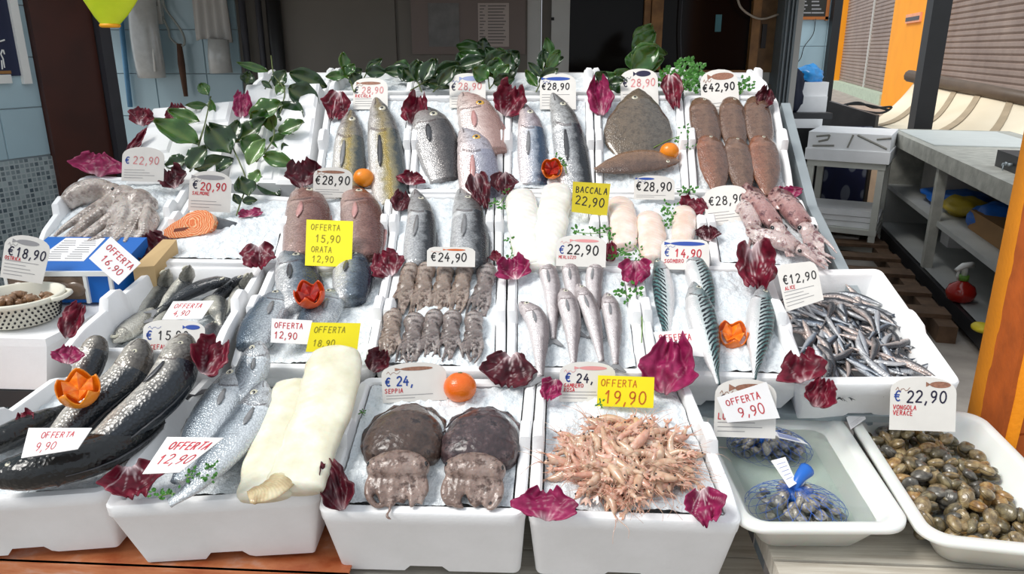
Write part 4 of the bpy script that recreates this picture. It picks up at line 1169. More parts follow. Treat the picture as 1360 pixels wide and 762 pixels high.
# ---------------------------------------------------------------- basins at right
M_BASIN = NT('white_basin'); M_BASIN.set(col=M_BASIN.ramp(M_BASIN.noise(5, 3), [(0.3, srgb(226, 228, 222)), (0.7, srgb(240, 240, 236))]), rough=0.3, sub=0.1); M_BASIN = M_BASIN.m
def basin(P, h, label, taper=0.035, zt=0.68):
    FL, FR, BR, BL = P
    w_, l_ = (FR - FL).length, (BL - FL).length
    def pt(a, b): return FL.lerp(FR, a).lerp(BL.lerp(BR, a), b)
    def ring(ins, z, rc):
        out = []; n = 10
        a0, a1, b0, b1 = ins / w_, 1 - ins / w_, ins / l_, 1 - ins / l_; ca, cb_ = rc / w_, rc / l_
        for (cx, cy, s) in ((a1 - ca, b0 + cb_, -90), (a1 - ca, b1 - cb_, 0), (a0 + ca, b1 - cb_, 90), (a0 + ca, b0 + cb_, 180)):
            for i in range(n + 1):
                an = R(s + 90 * i / n); out.append(pt(cx + ca * math.cos(an), cy + cb_ * math.sin(an)) + V((0, 0, z)))
        return out
    rings = [ring(0.03 + taper, -h, .03), ring(0.018 + taper * 0.2, -0.02, .04), ring(0.006, -0.014, .05), ring(0.0, -0.012, .05), ring(0.0, -0.003, .05), ring(0.004, 0, .05), ring(0.022, 0.0, .04), ring(0.026, -0.004, .04), ring(0.032 + taper, -h + 0.006, .03)]
    n = len(rings[0]); vs_ = [p for r_ in rings for p in r_]; fs = []
    for j in range(len(rings) - 1):
        for i in range(n): i2 = (i + 1) % n; fs.append((j * n + i, j * n + i2, (j + 1) * n + i2, (j + 1) * n + i))
    fs.append(tuple((len(rings) - 1) * n + i for i in range(n))); fs.append(tuple(reversed(range(n))))
    t = obj('plastic_basin', vs_, fs, M_BASIN, None, (FL + FR + BR + BL) / 4 - V((0, 0, h)))
    setp(t, label, 'basin', 'white plastic basins')
    return dict(pt=pt, w=w_, l=l_, ring=ring, t=t)
TR1 = quad(TRAY, (985, 702), (1216, 702), (1112, 545), (912, 545))
TR2 = quad(TRAY, (1228, 716), (1500, 745), (1300, 546), (1118, 540))
B1 = basin(TR1, 0.085, 'white plastic basin of water with two netted clam bags')
B2 = basin(TR2, 0.085, 'white plastic basin full of loose clams at the right edge')
M_WATER = NT('water'); M_WATER.set(col=(0.86, 0.92, 0.88, 1), rough=0.03, trans=1.0, ior=1.33); M_WATER.bump(M_WATER.noise(25, 2), 0.05, 0.004); M_WATER = M_WATER.m
rg = B1['ring'](0.036, -0.03, .035)
lo = B1['ring'](0.062, -0.077, .032)
mb = MB(); n = len(rg); mb.v = lo + rg; mb.f = [tuple(range(n, 2 * n)), tuple(reversed(range(n)))] + [(i, (i + 1) % n, n + (i + 1) % n, n + i) for i in range(n)]
setp(mb.obj('basin_water', M_WATER, None, False), 'clear shallow water filling the left basin', 'water', None, 'stuff')
# ================================================================ fish
def fishmat(name, belly, side, back, scales=220, scale_amt=0.35, stripes=None, head=None, rough=0.24, metal=0.25, band=None, gill=True, var=0.25, spots=0.0, mouth=True, sh=0.06):
    t = NT(name)
    s, d = t.attr('s'), t.attr('d')
    co = t.coord()
    n = t.noise(34, 6, co, 0.65)
    dd = t.math('ADD', t.math('MULTIPLY_ADD', d, 0.5, 0.5), t.math('MULTIPLY', t.math('SUBTRACT', n, 0.5), 0.45))
    stops = [(0.16 + sh, belly), (0.45 + sh, side), (0.70 + sh * .6, back)] if band is None else [(0.22, belly), (0.40, side), (0.54, band), (0.66, side), (0.82, back)]
    col = t.ramp(dd, stops)
    vo = t.voro(scales, co)
    sc = t.math('MULTIPLY', t.math('MULTIPLY_ADD', t.math('GREATER_THAN', s, 0.24), 0.75, 0.25), scale_amt * 1.3)
    dark = t.ramp(vo, [(0.1, (1, 1, 1, 1)), (0.7, (0.45, 0.45, 0.47, 1))])
    col = t.mix(sc, col, dark, 'MULTIPLY')
    if stripes:
        k = t.math('MULTIPLY_ADD', d, 14.0, t.math('MULTIPLY_ADD', s, 150.0, t.math('MULTIPLY', t.noise(45, 3, co), 9.0)))
        st = t.math('GREATER_THAN', t.math('SINE', k), 0.0)
        msk = t.math('MULTIPLY', t.math('MULTIPLY', st, t.math('GREATER_THAN', d, -0.12)), t.math('GREATER_THAN', s, 0.22))
        col = t.mix(msk, col, stripes)
    if head is not None:
        hm = t.math('MULTIPLY', t.math('LESS_THAN', s, 0.215), 0.4)
        col = t.mix(hm, col, head)
        hd = t.ramp(t.noise(75, 5, co, 0.7), [(0.50, (1, 1, 1, 1)), (0.60, (0.42, 0.40, 0.40, 1))])
        col = t.mix(t.math('MULTIPLY', hm, 1.5), col, hd, 'MULTIPLY')
    if spots:
        sp_ = t.ramp(t.noise(55, 6, co, 0.75), [(0.44, (1.0, 1.0, 1.0, 1)), (0.62, (0.32, 0.30, 0.28, 1))])
        col = t.mix(spots, col, sp_, 'MULTIPLY')
    if gill:
        d2 = t.math('MULTIPLY', d, d)
        g = t.math('ABSOLUTE', t.math('SUBTRACT', s, t.math('MULTIPLY_ADD', d2, -0.06, 0.225)))
        gm = t.math('MULTIPLY', t.math('LESS_THAN', g, 0.007), t.math('LESS_THAN', t.math('ABSOLUTE', t.math('ADD', d, 0.22)), 0.5))
        col = t.mix(t.math('MULTIPLY', gm, 0.6), col, srgb(66, 44, 44))
    if mouth:
        mm_ = t.math('ABSOLUTE', t.math('SUBTRACT', d, t.math('MULTIPLY_ADD', s, -4.0, -0.05)))
        mk = t.math('MULTIPLY', t.math('LESS_THAN', mm_, 0.09), t.math('LESS_THAN', s, 0.065))
        col = t.mix(t.math('MULTIPLY', mk, 0.7), col, srgb(50, 34, 36))
    t.set(col=col, rough=rough, metal=metal, coat=0.35 if metal > 0 else 0.9, coatr=0.1 if metal > 0 else 0.06, spec=0.5)
    t.bump(t.math('ADD', t.math('MULTIPLY', vo, 0.5), t.math('MULTIPLY', t.noise(60, 3, co), 0.6)), 0.5, 0.006)
    return t.m

SP = {
 'bass':  [(0, .10), (.02, .26), (.08, .55), (.16, .80), (.26, .94), (.38, 1), (.52, .96), (.66, .80), (.8, .54), (.92, .32), (1, .28)],
 'bream': [(0, .10), (.03, .36), (.09, .66), (.17, .90), (.28, 1.04), (.4, 1.05), (.55, .95), (.7, .70), (.82, .42), (.92, .24), (1, .22)],
 'mack':  [(0, .07), (.03, .25), (.1, .55), (.2, .82), (.35, 1), (.5, .95), (.65, .75), (.8, .45), (.92, .2), (1, .13)],
 'mullet':[(0, .30), (.02, .48), (.07, .70), (.15, .86), (.28, 1), (.45, 1), (.6, .9), (.75, .70), (.9, .42), (1, .32)],
 'hake':  [(0, .25), (.03, .45), (.1, .78), (.2, .98), (.32, 1), (.5, .88), (.65, .70), (.8, .48), (1, .28)],
 'sole':  [(0, .20), (.02, .42), (.07, .68), (.18, .92), (.35, 1), (.55, .98), (.72, .80), (.88, .52), (1, .25)],
 'turbot':[(0, .06), (.05, .22), (.15, .42), (.3, .66), (.5, .92), (.65, 1), (.8, .95), (1, .6)],
 'brill': [(0, .10), (.05, .35), (.15, .66), (.3, .92), (.45, 1), (.6, .96), (.8, .66), (1, .2)],
 'fillet':[(0, .45), (.015, .70), (.05, .88), (.15, 1), (.5, 1), (.8, .96), (.97, .92), (1, .85)],
 'tail':  [(0, .40), (.03, .68), (.10, .88), (.25, 1), (.6, .98), (.9, .85), (1, .6)],
 'slim':  [(0, .08), (.04, .32), (.12, .62), (.25, .92), (.4, 1), (.6, .85), (.8, .5), (.95, .25), (1, .2)],
}
M_EYEW = NT('fish_eye'); M_EYEW.set(col=srgb(205, 200, 178), rough=0.1, coat=0.8); M_EYEW = M_EYEW.m
M_EYEY = NT('amber_eye'); M_EYEY.set(col=srgb(215, 165, 60), rough=0.1, coat=0.8); M_EYEY = M_EYEY.m
M_PUP = NT('pupil'); M_PUP.set(col=srgb(14, 14, 18), rough=0.06, coat=1.0); M_PUP = M_PUP.m
M_FIN = plain('grey_fin', srgb(128, 128, 130), 0.35, 0.2, 40, coat=0.3)
M_FINR = plain('rosy_fin', srgb(190, 140, 136), 0.35, 0.2, 40, coat=0.3)
M_FIND = plain('dark_fin', srgb(62, 62, 66), 0.35, 0.2, 40, coat=0.3)

def fish(prof, sl, pts, hw, mat_, label, side=1, thick=0.62, w=0.012, sink=0.0, cut=1.0, belly=1.0, eye=0.0, eye_s=0.085, eye_d=0.30, eyem=None, pect=True, dorsal=True, tail=False,
         fin=None, name='whole_fish', cat='fish', group=None, ws=None, ns=46, nr=20, flatten=0.85, ttaper=True, twist=0.0, wav=0.0, seed=0):
    """pts: picture positions of the mid line from snout to tail; the fish lies on slope sl"""
    if cut < 0.87: cut *= 0.82
    eye *= 1.45; eye_s += 0.02
    P = [sl.at(x, y, (ws[i] if ws else w)) for i, (x, y) in enumerate(pts)]
    if sink: P[-1] = P[-1] - sl.n * sink
    hwm = hw * depth_of(P[len(P) // 2]) / FOC
    cv = evenly(P, ns)
    kn = SP[prof]
    N = sl.n
    vs_, fs, S, D = [], [], [], []
    frames = []
    for i, p in enumerate(cv):
        u = i / (ns - 1); s = u * cut
        tg = (cv[min(i + 1, ns - 1)] - cv[max(i - 1, 0)]).normalized()
        b = N.cross(tg).normalized() * side
        nn = b.cross(tg) * side
        if nn.dot(N) < 0: nn = -nn
        if twist:
            ca_, sa_ = math.cos(twist), math.sin(twist); b, nn = b * ca_ + nn * sa_, nn * ca_ - b * sa_
        h = interp(kn, s) * hwm
        th = h * thick if ttaper else thick * hwm * min(1, interp(kn, s) * 1.0)
        if prof in ('fillet', 'tail'): th *= 1 + 0.10 * math.sin(u * 7 + seed) 
        gb = 1.0 + (0.09 * max(0, min(1, (s - 0.08) / 0.10)) if s < 0.222 else 0.0)       # gill cover swell
        frames.append((p, tg, b, nn, h, th, s))
        for k in range(nr):
            a = 2 * math.pi * k / nr
            d = math.sin(a); c = math.cos(a)
            e_ = math.copysign(abs(c) ** flatten, c)
            hh_ = h * (1.0 if d > 0 else belly)
            wob = wav * hwm * noise.noise(V((u * 9 + seed, d * 2.2, seed))) if wav else 0
            vs_.append(p + b * (d * hh_ + wob) + nn * (e_ * th * gb)); S.append(s); D.append(d)
    for i in range(ns - 1):
        for k in range(nr):
            k2 = (k + 1) % nr
            q = (i * nr + k, i * nr + k2, (i + 1) * nr + k2, (i + 1) * nr + k)
            fs.append(q if side > 0 else q[::-1])
    c0 = len(vs_); vs_.append(cv[0] + (cv[0] - cv[1]).normalized() * hwm * 0.05); S.append(0); D.append(0)
    c1 = len(vs_); vs_.append(cv[-1]); S.append(cut); D.append(0)
    for k in range(nr):
        k2 = (k + 1) % nr
        fs.append((c0, k2, k) if side > 0 else (c0, k, k2)); m_ = (ns - 1) * nr
        fs.append((c1, m_ + k, m_ + k2) if side > 0 else (c1, m_ + k2, m_ + k))
    simple = not (eye or tail or (pect and fin) or (dorsal and fin))
    if simple:
        o = obj(name, vs_, fs, mat_, None, None, True, {'s': S, 'd': D})
        return setp(o, label, cat, group)
    ctr = cv[ns // 2] - N * w
    t = thing(name, ctr, label, cat, group)
    body = obj('body', vs_, fs, mat_, t, None, True, {'s': S, 'd': D})
    def fr(s):
        i = min(ns - 1, max(0, int(round(s / cut * (ns - 1))))); return frames[i]
    def surf(s, d, lift=0.0):
        p, tg, b, nn, h, th, _ = fr(s)
        return p + b * d * h * (1 if d > 0 else belly) + nn * (math.sqrt(max(0, 1 - d * d)) ** flatten * th + lift), b, tg, nn
    if eye:
        p, b, tg, nn = surf(eye_s, eye_d, -0.001)
        r = eye * hwm
        rot = Matrix((b, tg, nn)).transposed()
        mb = MB(); mb.ball(p, (r, r, r * 0.42), 16, 10, rot); e_o = mb.obj('eye', eyem or M_EYEW, t, True)
        mb = MB(); mb.ball(p + nn * r * 0.22, (r * 0.56, r * 0.56, r * 0.26), 14, 8, rot); mb.obj('pupil', M_PUP, e_o, True)
    if pect and fin:
        p, b, tg, nn = surf(0.255, -0.22, 0.001)
        mb = MB(); vv = []
        ps = min(0.15, cut - 0.30)
        for (u, wv) in ((0, .05), (.25, .11), (.55, .14), (.8, .10), (1, .02)):
            for sg in (-1, 0, 1):
                vv.append(surf(0.25 + u * ps, -0.20 - 0.12 * u + sg * wv, 0.0015 + 0.0015 * u)[0])
        ff = []
        for i in range(4):
            for k in range(2): ff.append((i * 3 + k, i * 3 + k + 1, i * 3 + k + 4, i * 3 + k + 3))
        mb.add(vv, ff); o = mb.obj('pectoral_fin', fin, t, True); md = o.modifiers.new('th', 'SOLIDIFY'); md.thickness = 0.0015
    if dorsal and fin:
        vv, ff = [], []; m_ = 12
        s0, s1 = 0.32, min(0.78, cut * 0.92)
        for i in range(m_ + 1):
            s = lerp(s0, s1, i / m_); p, tg, b, nn, h, th, _ = fr(s)
            e_ = p + b * h * 0.97
            hh_ = hwm * 0.16 * math.sin(math.pi * (0.12 + 0.8 * i / m_)) * (1 - 0.25 * (i % 2))
            for (o1, o2) in ((0, -0.0012), (0, 0.0012), (hh_, 0.0006), (hh_, -0.0006)): vv.append(e_ + b * o1 + nn * o2)
        for i in range(m_):
            for k in range(4): k2 = (k + 1) % 4; ff.append((i * 4 + k, i * 4 + k2, (i + 1) * 4 + k2, (i + 1) * 4 + k))
        obj('dorsal_fin', vv, ff, fin, t, None, True)
    if tail and fin:
        p, tg, b, nn, h, th, _ = frames[-1]
        L_ = hwm * 1.1
        vv = []; ff = []
        for (x, y) in ((0, -.28), (.9, -.85), (1.0, -.7), (.55, 0), (1.0, .7), (.9, .85), (0, .28)):
            for z in (-0.001, 0.001): vv.append(p + tg * (x * L_ - 0.02 * hwm) + b * (y * L_) + nn * z)
        n_ = 7
        ff = [tuple(2 * i for i in (0, 1, 2, 3)), tuple(2 * i for i in (0, 3, 6)), tuple(2 * i for i in (3, 4, 5, 6)), tuple(2 * i + 1 for i in (3, 2, 1, 0)), tuple(2 * i + 1 for i in (6, 3, 0)), tuple(2 * i + 1 for i in (6, 5, 4, 3))]
        ff += [(2 * i, 2 * i + 1, 2 * ((i + 1) % n_) + 1, 2 * ((i + 1) % n_)) for i in range(n_)]
        obj('tail_fin', vv, ff, fin, t, None, False)
    return t

F_AMBER = fishmat('amberjack_skin', srgb(214, 210, 206), srgb(150, 140, 108), srgb(70, 78, 80), 300, 0.15, band=srgb(158, 136, 62), head=srgb(150, 142, 138))
F_DENT = fishmat('grey_bream_skin', srgb(205, 202, 200), srgb(128, 122, 120), srgb(74, 72, 74), 210, 0.5, head=srgb(160, 154, 150))
F_PINK = fishmat('pink_bream_skin', srgb(236, 224, 220), srgb(218, 190, 182), srgb(176, 142, 134), 220, 0.2, head=srgb(214, 182, 172))
F_PINKB = fishmat('silver_pink_skin', srgb(238, 220, 216), srgb(196, 196, 206), srgb(150, 150, 166), 200, 0.35, head=srgb(206, 196, 198))
F_SILV = fishmat('silver_blue_skin', srgb(236, 228, 228), srgb(186, 194, 206), srgb(52, 74, 100), 190, 0.35, head=srgb(206, 176, 172))
F_BASS = fishmat('sea_bass_skin', srgb(232, 232, 232), srgb(176, 178, 180), srgb(30, 36, 44), 190, 0.55, head=srgb(132, 130, 126), sh=0.05)
F_PORGY = fishmat('red_porgy_skin', srgb(196, 168, 160), srgb(156, 116, 106), srgb(112, 70, 64), 170, 0.45, head=srgb(160, 118, 106))
F_GILT = fishmat('gilthead_skin', srgb(228, 228, 228), srgb(120, 132, 144), srgb(34, 48, 66), 190, 0.5, head=srgb(120, 128, 136))
F_GILTP = fishmat('pale_gilthead_skin', srgb(206, 212, 216), srgb(152, 162, 170), srgb(82, 98, 114), 220, 0.5, head=srgb(150, 156, 162))
F_HAKE = fishmat('hake_skin', srgb(236, 228, 228), srgb(206, 196, 196), srgb(126, 116, 118), 300, 0.12, head=srgb(180, 164, 164))
F_MACK = fishmat('mackerel_skin', srgb(238, 236, 236), srgb(190, 204, 204), srgb(70, 112, 112), 400, 0.05, stripes=srgb(22, 34, 42), head=srgb(110, 124, 130), metal=0.35)
F_MULL = fishmat('mullet_skin', srgb(236, 230, 218), srgb(150, 146, 140), srgb(40, 46, 54), 150, 0.6, head=srgb(116, 106, 94), sh=0.15)
F_MULLD = fishmat('dark_mullet_skin', srgb(70, 68, 64), srgb(40, 40, 40), srgb(22, 24, 26), 120, 0.5, head=srgb(34, 33, 32), rough=0.2)
F_BOGA = fishmat('slim_grey_skin', srgb(216, 212, 200), srgb(176, 174, 164), srgb(70, 72, 72), 260, 0.25, head=srgb(150, 146, 132))
F_BOGD = fishmat('slim_dark_skin', srgb(110, 110, 112), srgb(66, 70, 76), srgb(34, 38, 44), 260, 0.2, head=srgb(52, 54, 58))
F_SOLE = fishmat('sole_skin', srgb(124, 90, 70), srgb(130, 98, 78), srgb(108, 78, 62), 260, 0.35, rough=0.18, metal=0.0, gill=False, spots=0.5, mouth=False)
F_SOLE2 = fishmat('reddish_sole_skin', srgb(152, 96, 70), srgb(142, 100, 78), srgb(114, 80, 64), 260, 0.35, rough=0.18, metal=0.0, gill=False, spots=0.5, mouth=False)
F_TURB = fishmat('turbot_skin', srgb(118, 100, 80), srgb(112, 98, 82), srgb(96, 88, 78), 200, 0.3, rough=0.2, metal=0.0, gill=False, spots=0.7, mouth=False)
F_BRILL = fishmat('brown_flatfish_skin', srgb(142, 106, 78), srgb(122, 92, 72), srgb(100, 74, 60), 220, 0.3, rough=0.2, metal=0.0, gill=False, spots=0.5, mouth=False)
F_CUTB = fishmat('sea_bass_pale_skin', srgb(226, 232, 236), srgb(176, 186, 194), srgb(106, 116, 126), 260, 0.4, head=srgb(150, 146, 146), sh=0.1)

def filletmat(name, a, b, c):
    t = NT(name); co = t.coord(); d = t.attr('d'); s = t.attr('s')
    n = t.noise(22, 5, co)
    col = t.ramp(n, [(0.3, a), (0.55, b), (0.75, c)])
    mp__ = t.math('SINE', t.math('MULTIPLY_ADD', s, 120.0, t.math('MULTIPLY', t.math('ABSOLUTE', d), -8.0)))
    t.set(col=col, rough=0.32, coat=0.4, coatr=0.2, sub=0.25, subs=0.02)
    t.bump(t.math('ADD', t.math('MULTIPLY', mp__, 0.25), t.noise(40, 4, co)), 0.2, 0.004)
    return t.m
F_COD = filletmat('white_cod_flesh', srgb(226, 222, 212), srgb(240, 237, 230), srgb(246, 245, 241))
F_COD2 = filletmat('cream_cod_flesh', srgb(214, 208, 180), srgb(230, 226, 204), srgb(240, 238, 224))
F_MONK = filletmat('pink_tail_flesh', srgb(228, 196, 178), srgb(238, 220, 208), srgb(242, 236, 230))

# --- top row
g = 'fish in the top row'
fish('bass', R4, [(466, 146), (464, 190), (460, 262)], 22, F_AMBER, 'left amberjack with an olive band in the top row', eye=0.16, fin=M_FIN, group=g, sink=0.03, cut=0.68, thick=0.6)
fish('bass', R4, [(499, 130), (508, 170), (519, 270)], 24, F_AMBER, 'right amberjack with a gaping mouth in the top row', eye=0.15, fin=M_FIND, group=g, sink=0.03, cut=0.68, thick=0.6)
fish('bream', R4, [(562, 142), (577, 180), (590, 236)], 27, F_DENT, 'round grey bream beside the amberjacks', eye=0.15, eye_s=0.14, fin=M_FIND, group=g, sink=0.02, cut=0.86, thick=0.42)
fish('bream', R4, [(614, 123), (633, 152), (648, 205)], 27, F_PINK, 'pink bream with a yellow eye, upper of the two pink fish', eye=0.16, eye_s=0.17, eyem=M_EYEY, fin=M_FINR, group=g, cut=0.7, thick=0.45)
fish('bream', R4, [(614, 170), (631, 202), (640, 270)], 26, F_PINKB, 'silvery pink bream lying in front of the other pink bream', eye=0.15, eye_s=0.12, eyem=M_EYEY, fin=M_FINR, group=g, w=0.03, sink=0.05, cut=0.68, thick=0.45)
fish('bass', R4, [(696, 138), (705, 175), (709, 240)], 20, F_SILV, 'silver blue fish with reddish gills in the top row', eye=0.16, fin=M_FIN, group=g, sink=0.03, cut=0.68, thick=0.55)
fish('bass', R4, [(734, 124), (752, 170), (768, 262)], 23, F_BASS, 'large silver sea bass leaning in the top row', eye=0.13, fin=M_FIND, group=g, sink=0.03, cut=0.68, thick=0.6)
fish('turbot', R4, [(848, 118), (848, 150), (848, 205)], 45, F_TURB, 'dark grey brown turbot standing upright in the ice', eye=0.07, eye_s=0.16, eye_d=-0.25, pect=False, dorsal=False, group=g, sink=0.025, thick=0.14, ttaper=False, w=0.02)
fish('brill', R4, [(902, 214), (850, 214), (790, 226)], 22, F_BRILL, 'brown flatfish lying crosswise in front of the turbot', side=1, pect=False, dorsal=False, group=g, thick=0.25, w=0.016, ttaper=False, eye=0.09, eye_s=0.12)
for i, (x0, y0, x1, y1, x2, y2, h_, m_, lb) in enumerate((
    (930, 130, 936, 160, 944, 215, 20, F_SOLE, 'brown sole at the upper left of the six'),
    (971, 129, 973, 160, 980, 215, 18, F_SOLE, 'brown sole at the upper middle of the six'),
    (1004, 128, 1007, 160, 1014, 215, 19, F_SOLE, 'dark brown sole at the upper right of the six'),
    (938, 180, 946, 205, 954, 258, 20, F_SOLE2, 'reddish brown sole at the lower left of the six'),
    (974, 182, 981, 208, 989, 264, 18, F_SOLE, 'grey brown sole at the lower middle of the six'),
    (1008, 180, 1015, 205, 1020, 260, 20, F_SOLE2, 'shiny brown sole at the lower right of the six'))):
    lo = i < 3
    fish('sole', R4, [(x0, y0), (x1, y1), (x2, y2)], h_, m_, lb, pect=False, dorsal=False, group='soles in the top row', thick=0.34, w=0.012 if lo else 0.028, ttaper=False, eye=0.08, eye_s=0.05, cut=1.0, name='sole')
# --- third row
g = 'fish in the third row'
fish('bream', R3, [(400, 247), (409, 285), (402, 345)], 29, F_PORGY, 'left red porgy partly behind the yellow card', eye=0.13, eye_s=0.10, eye_d=0.4, fin=M_FINR, group=g, cut=0.8, thick=0.5)
fish('bream', R3, [(466, 247), (480, 285), (483, 345)], 27, F_PORGY, 'right red porgy beside the yellow card', eye=0.13, eye_s=0.10, eye_d=0.3, fin=M_FINR, group=g, cut=0.8, thick=0.5)
fish('bass', R3, [(551, 252), (559, 290), (556, 356)], 21, F_BASS, 'left sea bass of the pair in the third row', eye=0.14, fin=M_FIN, group=g, cut=0.66, thick=0.6)
fish('bass', R3, [(611, 251), (622, 290), (624, 360)], 25, F_BASS, 'right sea bass of the pair in the third row', eye=0.13, fin=M_FIN, group=g, cut=0.66, thick=0.6)
fish('fillet', R3, [(690, 254), (697, 300), (706, 356)], 22, F_COD, 'left long white cod fillet in the third row', pect=False, dorsal=False, group='cod fillets in the third row', name='fish_fillet', cat='fillet', thick=0.45, seed=1, ttaper=False, wav=0.12)
fish('fillet', R3, [(741, 246), (733, 295), (716, 358)], 22, F_COD, 'right long white cod fillet in the third row', pect=False, dorsal=False, group='cod fillets in the third row', name='fish_fillet', cat='fillet', thick=0.5, seed=4, ttaper=False, wav=0.12)
for (a, b, h_, lb) in (((822, 264), (830, 328), 19, 'pink tail fillet nearest the mustard card'), ((861, 284), (866, 345), 19, 'middle pink tail fillet, a little lower than its neighbours'), ((908, 276), (905, 325), 16, 'right pink tail fillet beside the squid crate')):
    fish('tail', R3, [a, ((a[0] + b[0]) / 2 + 2, (a[1] + b[1]) / 2), b], h_, F_MONK, lb, pect=False, dorsal=False, group='pink tail fillets', name='fish_fillet', cat='fillet', thick=0.6, seed=a[0], ttaper=False, wav=0.1)
# --- second row
g = 'gilthead bream'
fish('bream', R2, [(378, 333), (392, 358), (402, 410)], 27, F_GILT, 'dark gilthead bream at the upper left under the red porgy', eye=0.14, eye_s=0.13, fin=M_FIND, group=g, cut=0.75, thick=0.5, w=0.02)
fish('bream', R2, [(462, 332), (468, 362), (466, 400)], 25, F_GILT, 'dark gilthead bream at the upper right below the yellow card', eye=0.13, eye_s=0.13, fin=M_FIND, group=g, cut=0.8, thick=0.5, w=0.02)
fish('bream', R2, [(394, 384), (362, 408), (334, 462)], 26, F_GILTP, 'pale gilthead bream at the lower left with a bent head', side=-1, eye=0.13, eye_s=0.13, fin=M_FIN, group=g, cut=0.8, thick=0.5, w=0.018)
fish('bream', R2, [(460, 385), (434, 404), (410, 448)], 25, F_GILTP, 'pale gilthead bream at the lower right behind the yellow offer card', side=-1, eye=0.13, eye_s=0.13, fin=M_FIN, group=g, cut=0.8, thick=0.5, w=0.018)
g = 'silver hake'
HK = [([(722, 343), (733, 385), (735, 450)], 13, 0.010, 'hake at the upper left of its crate, tail crossing another'),
      ([(754, 342), (760, 375), (768, 440)], 12, 0.008, 'hake at the upper middle of its crate'),
      ([(795, 343), (789, 372), (792, 440)], 12, 0.008, 'hake at the upper right of its crate'),
      ([(692, 402), (714, 430), (718, 500)], 15, 0.022, 'pale hake at the lower left with its head turned aside'),
      ([(748, 384), (759, 425), (762, 484)], 14, 0.026, 'hake lying over the middle of its crate'),
      ([(768, 378), (786, 420), (799, 480)], 13, 0.020, 'hake lying slanted right of the middle of its crate'),
      ([(806, 390), (814, 425), (818, 484)], 13, 0.012, 'greyish hake at the right side of its crate')]
for (p, h_, w_, lb) in HK:
    fish('hake', R2, p, h_, F_HAKE, lb, eye=0.17, eye_d=0.1, eye_s=0.06, fin=M_FIN, group=g, w=w_, thick=0.75, dorsal=False, tail=True)
g = 'mackerel'
fish('mack', R2, [(873, 341), (880, 375), (888, 445)], 14, F_MACK, 'mackerel at the left of its crate with its back to the left', side=-1, eye=0.15, fin=M_FIND, group=g, cut=0.9, thick=0.75, pect=False, dorsal=False, sink=0.015)
fish('mack', R2, [(917, 333), (930, 375), (946, 440)], 18, F_MACK, 'mackerel behind the other in the middle of its crate', eye=0.14, fin=M_FIND, group=g, w=0.012, thick=0.75, pect=False, dorsal=False)
fish('mack', R2, [(921, 374), (930, 415), (954, 510)], 20, F_MACK, 'long mackerel on top in the middle of its crate', eye=0.14, fin=M_FIND, group=g, w=0.03, thick=0.7, pect=False, dorsal=False)
fish('mack', R2, [(1013, 379), (1009, 430), (1002, 503)], 19, F_MACK, 'single mackerel at the right of its crate by the radicchio', eye=0.14, fin=M_FIND, group=g, w=0.018, thick=0.7, pect=False, dorsal=False)
# --- slim fish in the deep left crate
g = 'slim grey fish in the deep crate'
SL = [([(224, 357), (213, 385), (180, 430)], 14, F_BOGA, -0.06, 'slim grey fish at the upper left of the deep crate', True),
      ([(252, 352), (243, 378), (205, 422)], 13, F_BOGA, -0.05, 'slim grey fish with a big eye second from the left', True),
      ([(306, 370), (265, 382), (208, 412)], 12, F_BOGD, -0.042, 'dark slim fish lying slanted across the deep crate', False),
      ([(326, 366), (304, 382), (270, 412)], 11, F_BOGD, -0.056, 'dark slim fish half hidden behind the slanted one', False),
      ([(334, 362), (322, 388), (300, 420)], 13, F_BOGA, -0.048, 'pale slim fish at the right wall of the deep crate', True),
      ([(262, 420), (285, 402), (294, 432)], 14, F_BOGA, -0.045, 'pale slim fish beside the small offer card', False),
      ([(284, 428), (278, 445), (270, 470)], 12, F_BOGD, -0.035, 'dark slim fish standing at the right of the price tag', False),
      ([(150, 455), (180, 430), (205, 405)], 15, F_BOGA, -0.06, 'slim grey fish with open mouth at the lower left of the deep crate', True),
      ([(235, 400), (215, 430), (190, 470)], 14, F_BOGA, -0.065, 'slim grey fish under the offer card in the deep crate', False)]
for (p, h_, m_, w_, lb, ey) in SL:
    fish('slim', RG, p, h_, m_, lb, eye=0.26 if ey else 0.2, eye_s=0.08, fin=M_FIN, group=g, ws=[w_ + max(0, 388 - y_) * 0.0024 for _, y_ in p], thick=0.75, pect=False, dorsal=False, tail=True)
# --- mullets in the front left crate
g = 'big mullets'
fish('mullet', RA, [(130, 446), (122, 475), (96, 540)], 19, F_MULL, 'smaller grey mullet behind the cut orange', eye=0.0, fin=M_FIND, group=g, ws=[0.155, 0.12, 0.05], thick=0.85, pect=False)
fish('mullet', RA, [(188, 452), (170, 500), (112, 550), (40, 625)], 28, F_MULL, 'grey mullet in the middle of the front left crate', eye=0.1, eye_d=0.2, fin=M_FIND, group=g, ws=[0.15, 0.10, 0.06, 0.03], thick=0.85, pect=False)
fish('mullet', RA, [(246, 446), (224, 510), (160, 570), (70, 640)], 31, F_MULL, 'big grey mullet with pale belly and raised head', eye=0.1, eye_d=0.2, fin=M_FIND, group=g, ws=[0.165, 0.115, 0.07, 0.04], thick=0.85)
fish('mullet', RA, [(-14, 632), (60, 620), (150, 592), (246, 526)], 31, F_MULLD, 'black mullet lying along the front rim of the crate', side=-1, eye=0.1, eye_d=0.25, fin=M_FIND, group=g, ws=[0.05, 0.055, 0.05, 0.03], thick=0.8, tail=True, pect=False)
fish('mullet', RA, [(-30, 600), (40, 565), (90, 540)], 20, F_MULLD, 'dark mullet behind the offer card at the left edge', side=-1, fin=M_FIND, group=g, ws=[0.03, 0.03, 0.02], thick=0.8, pect=False, dorsal=True)
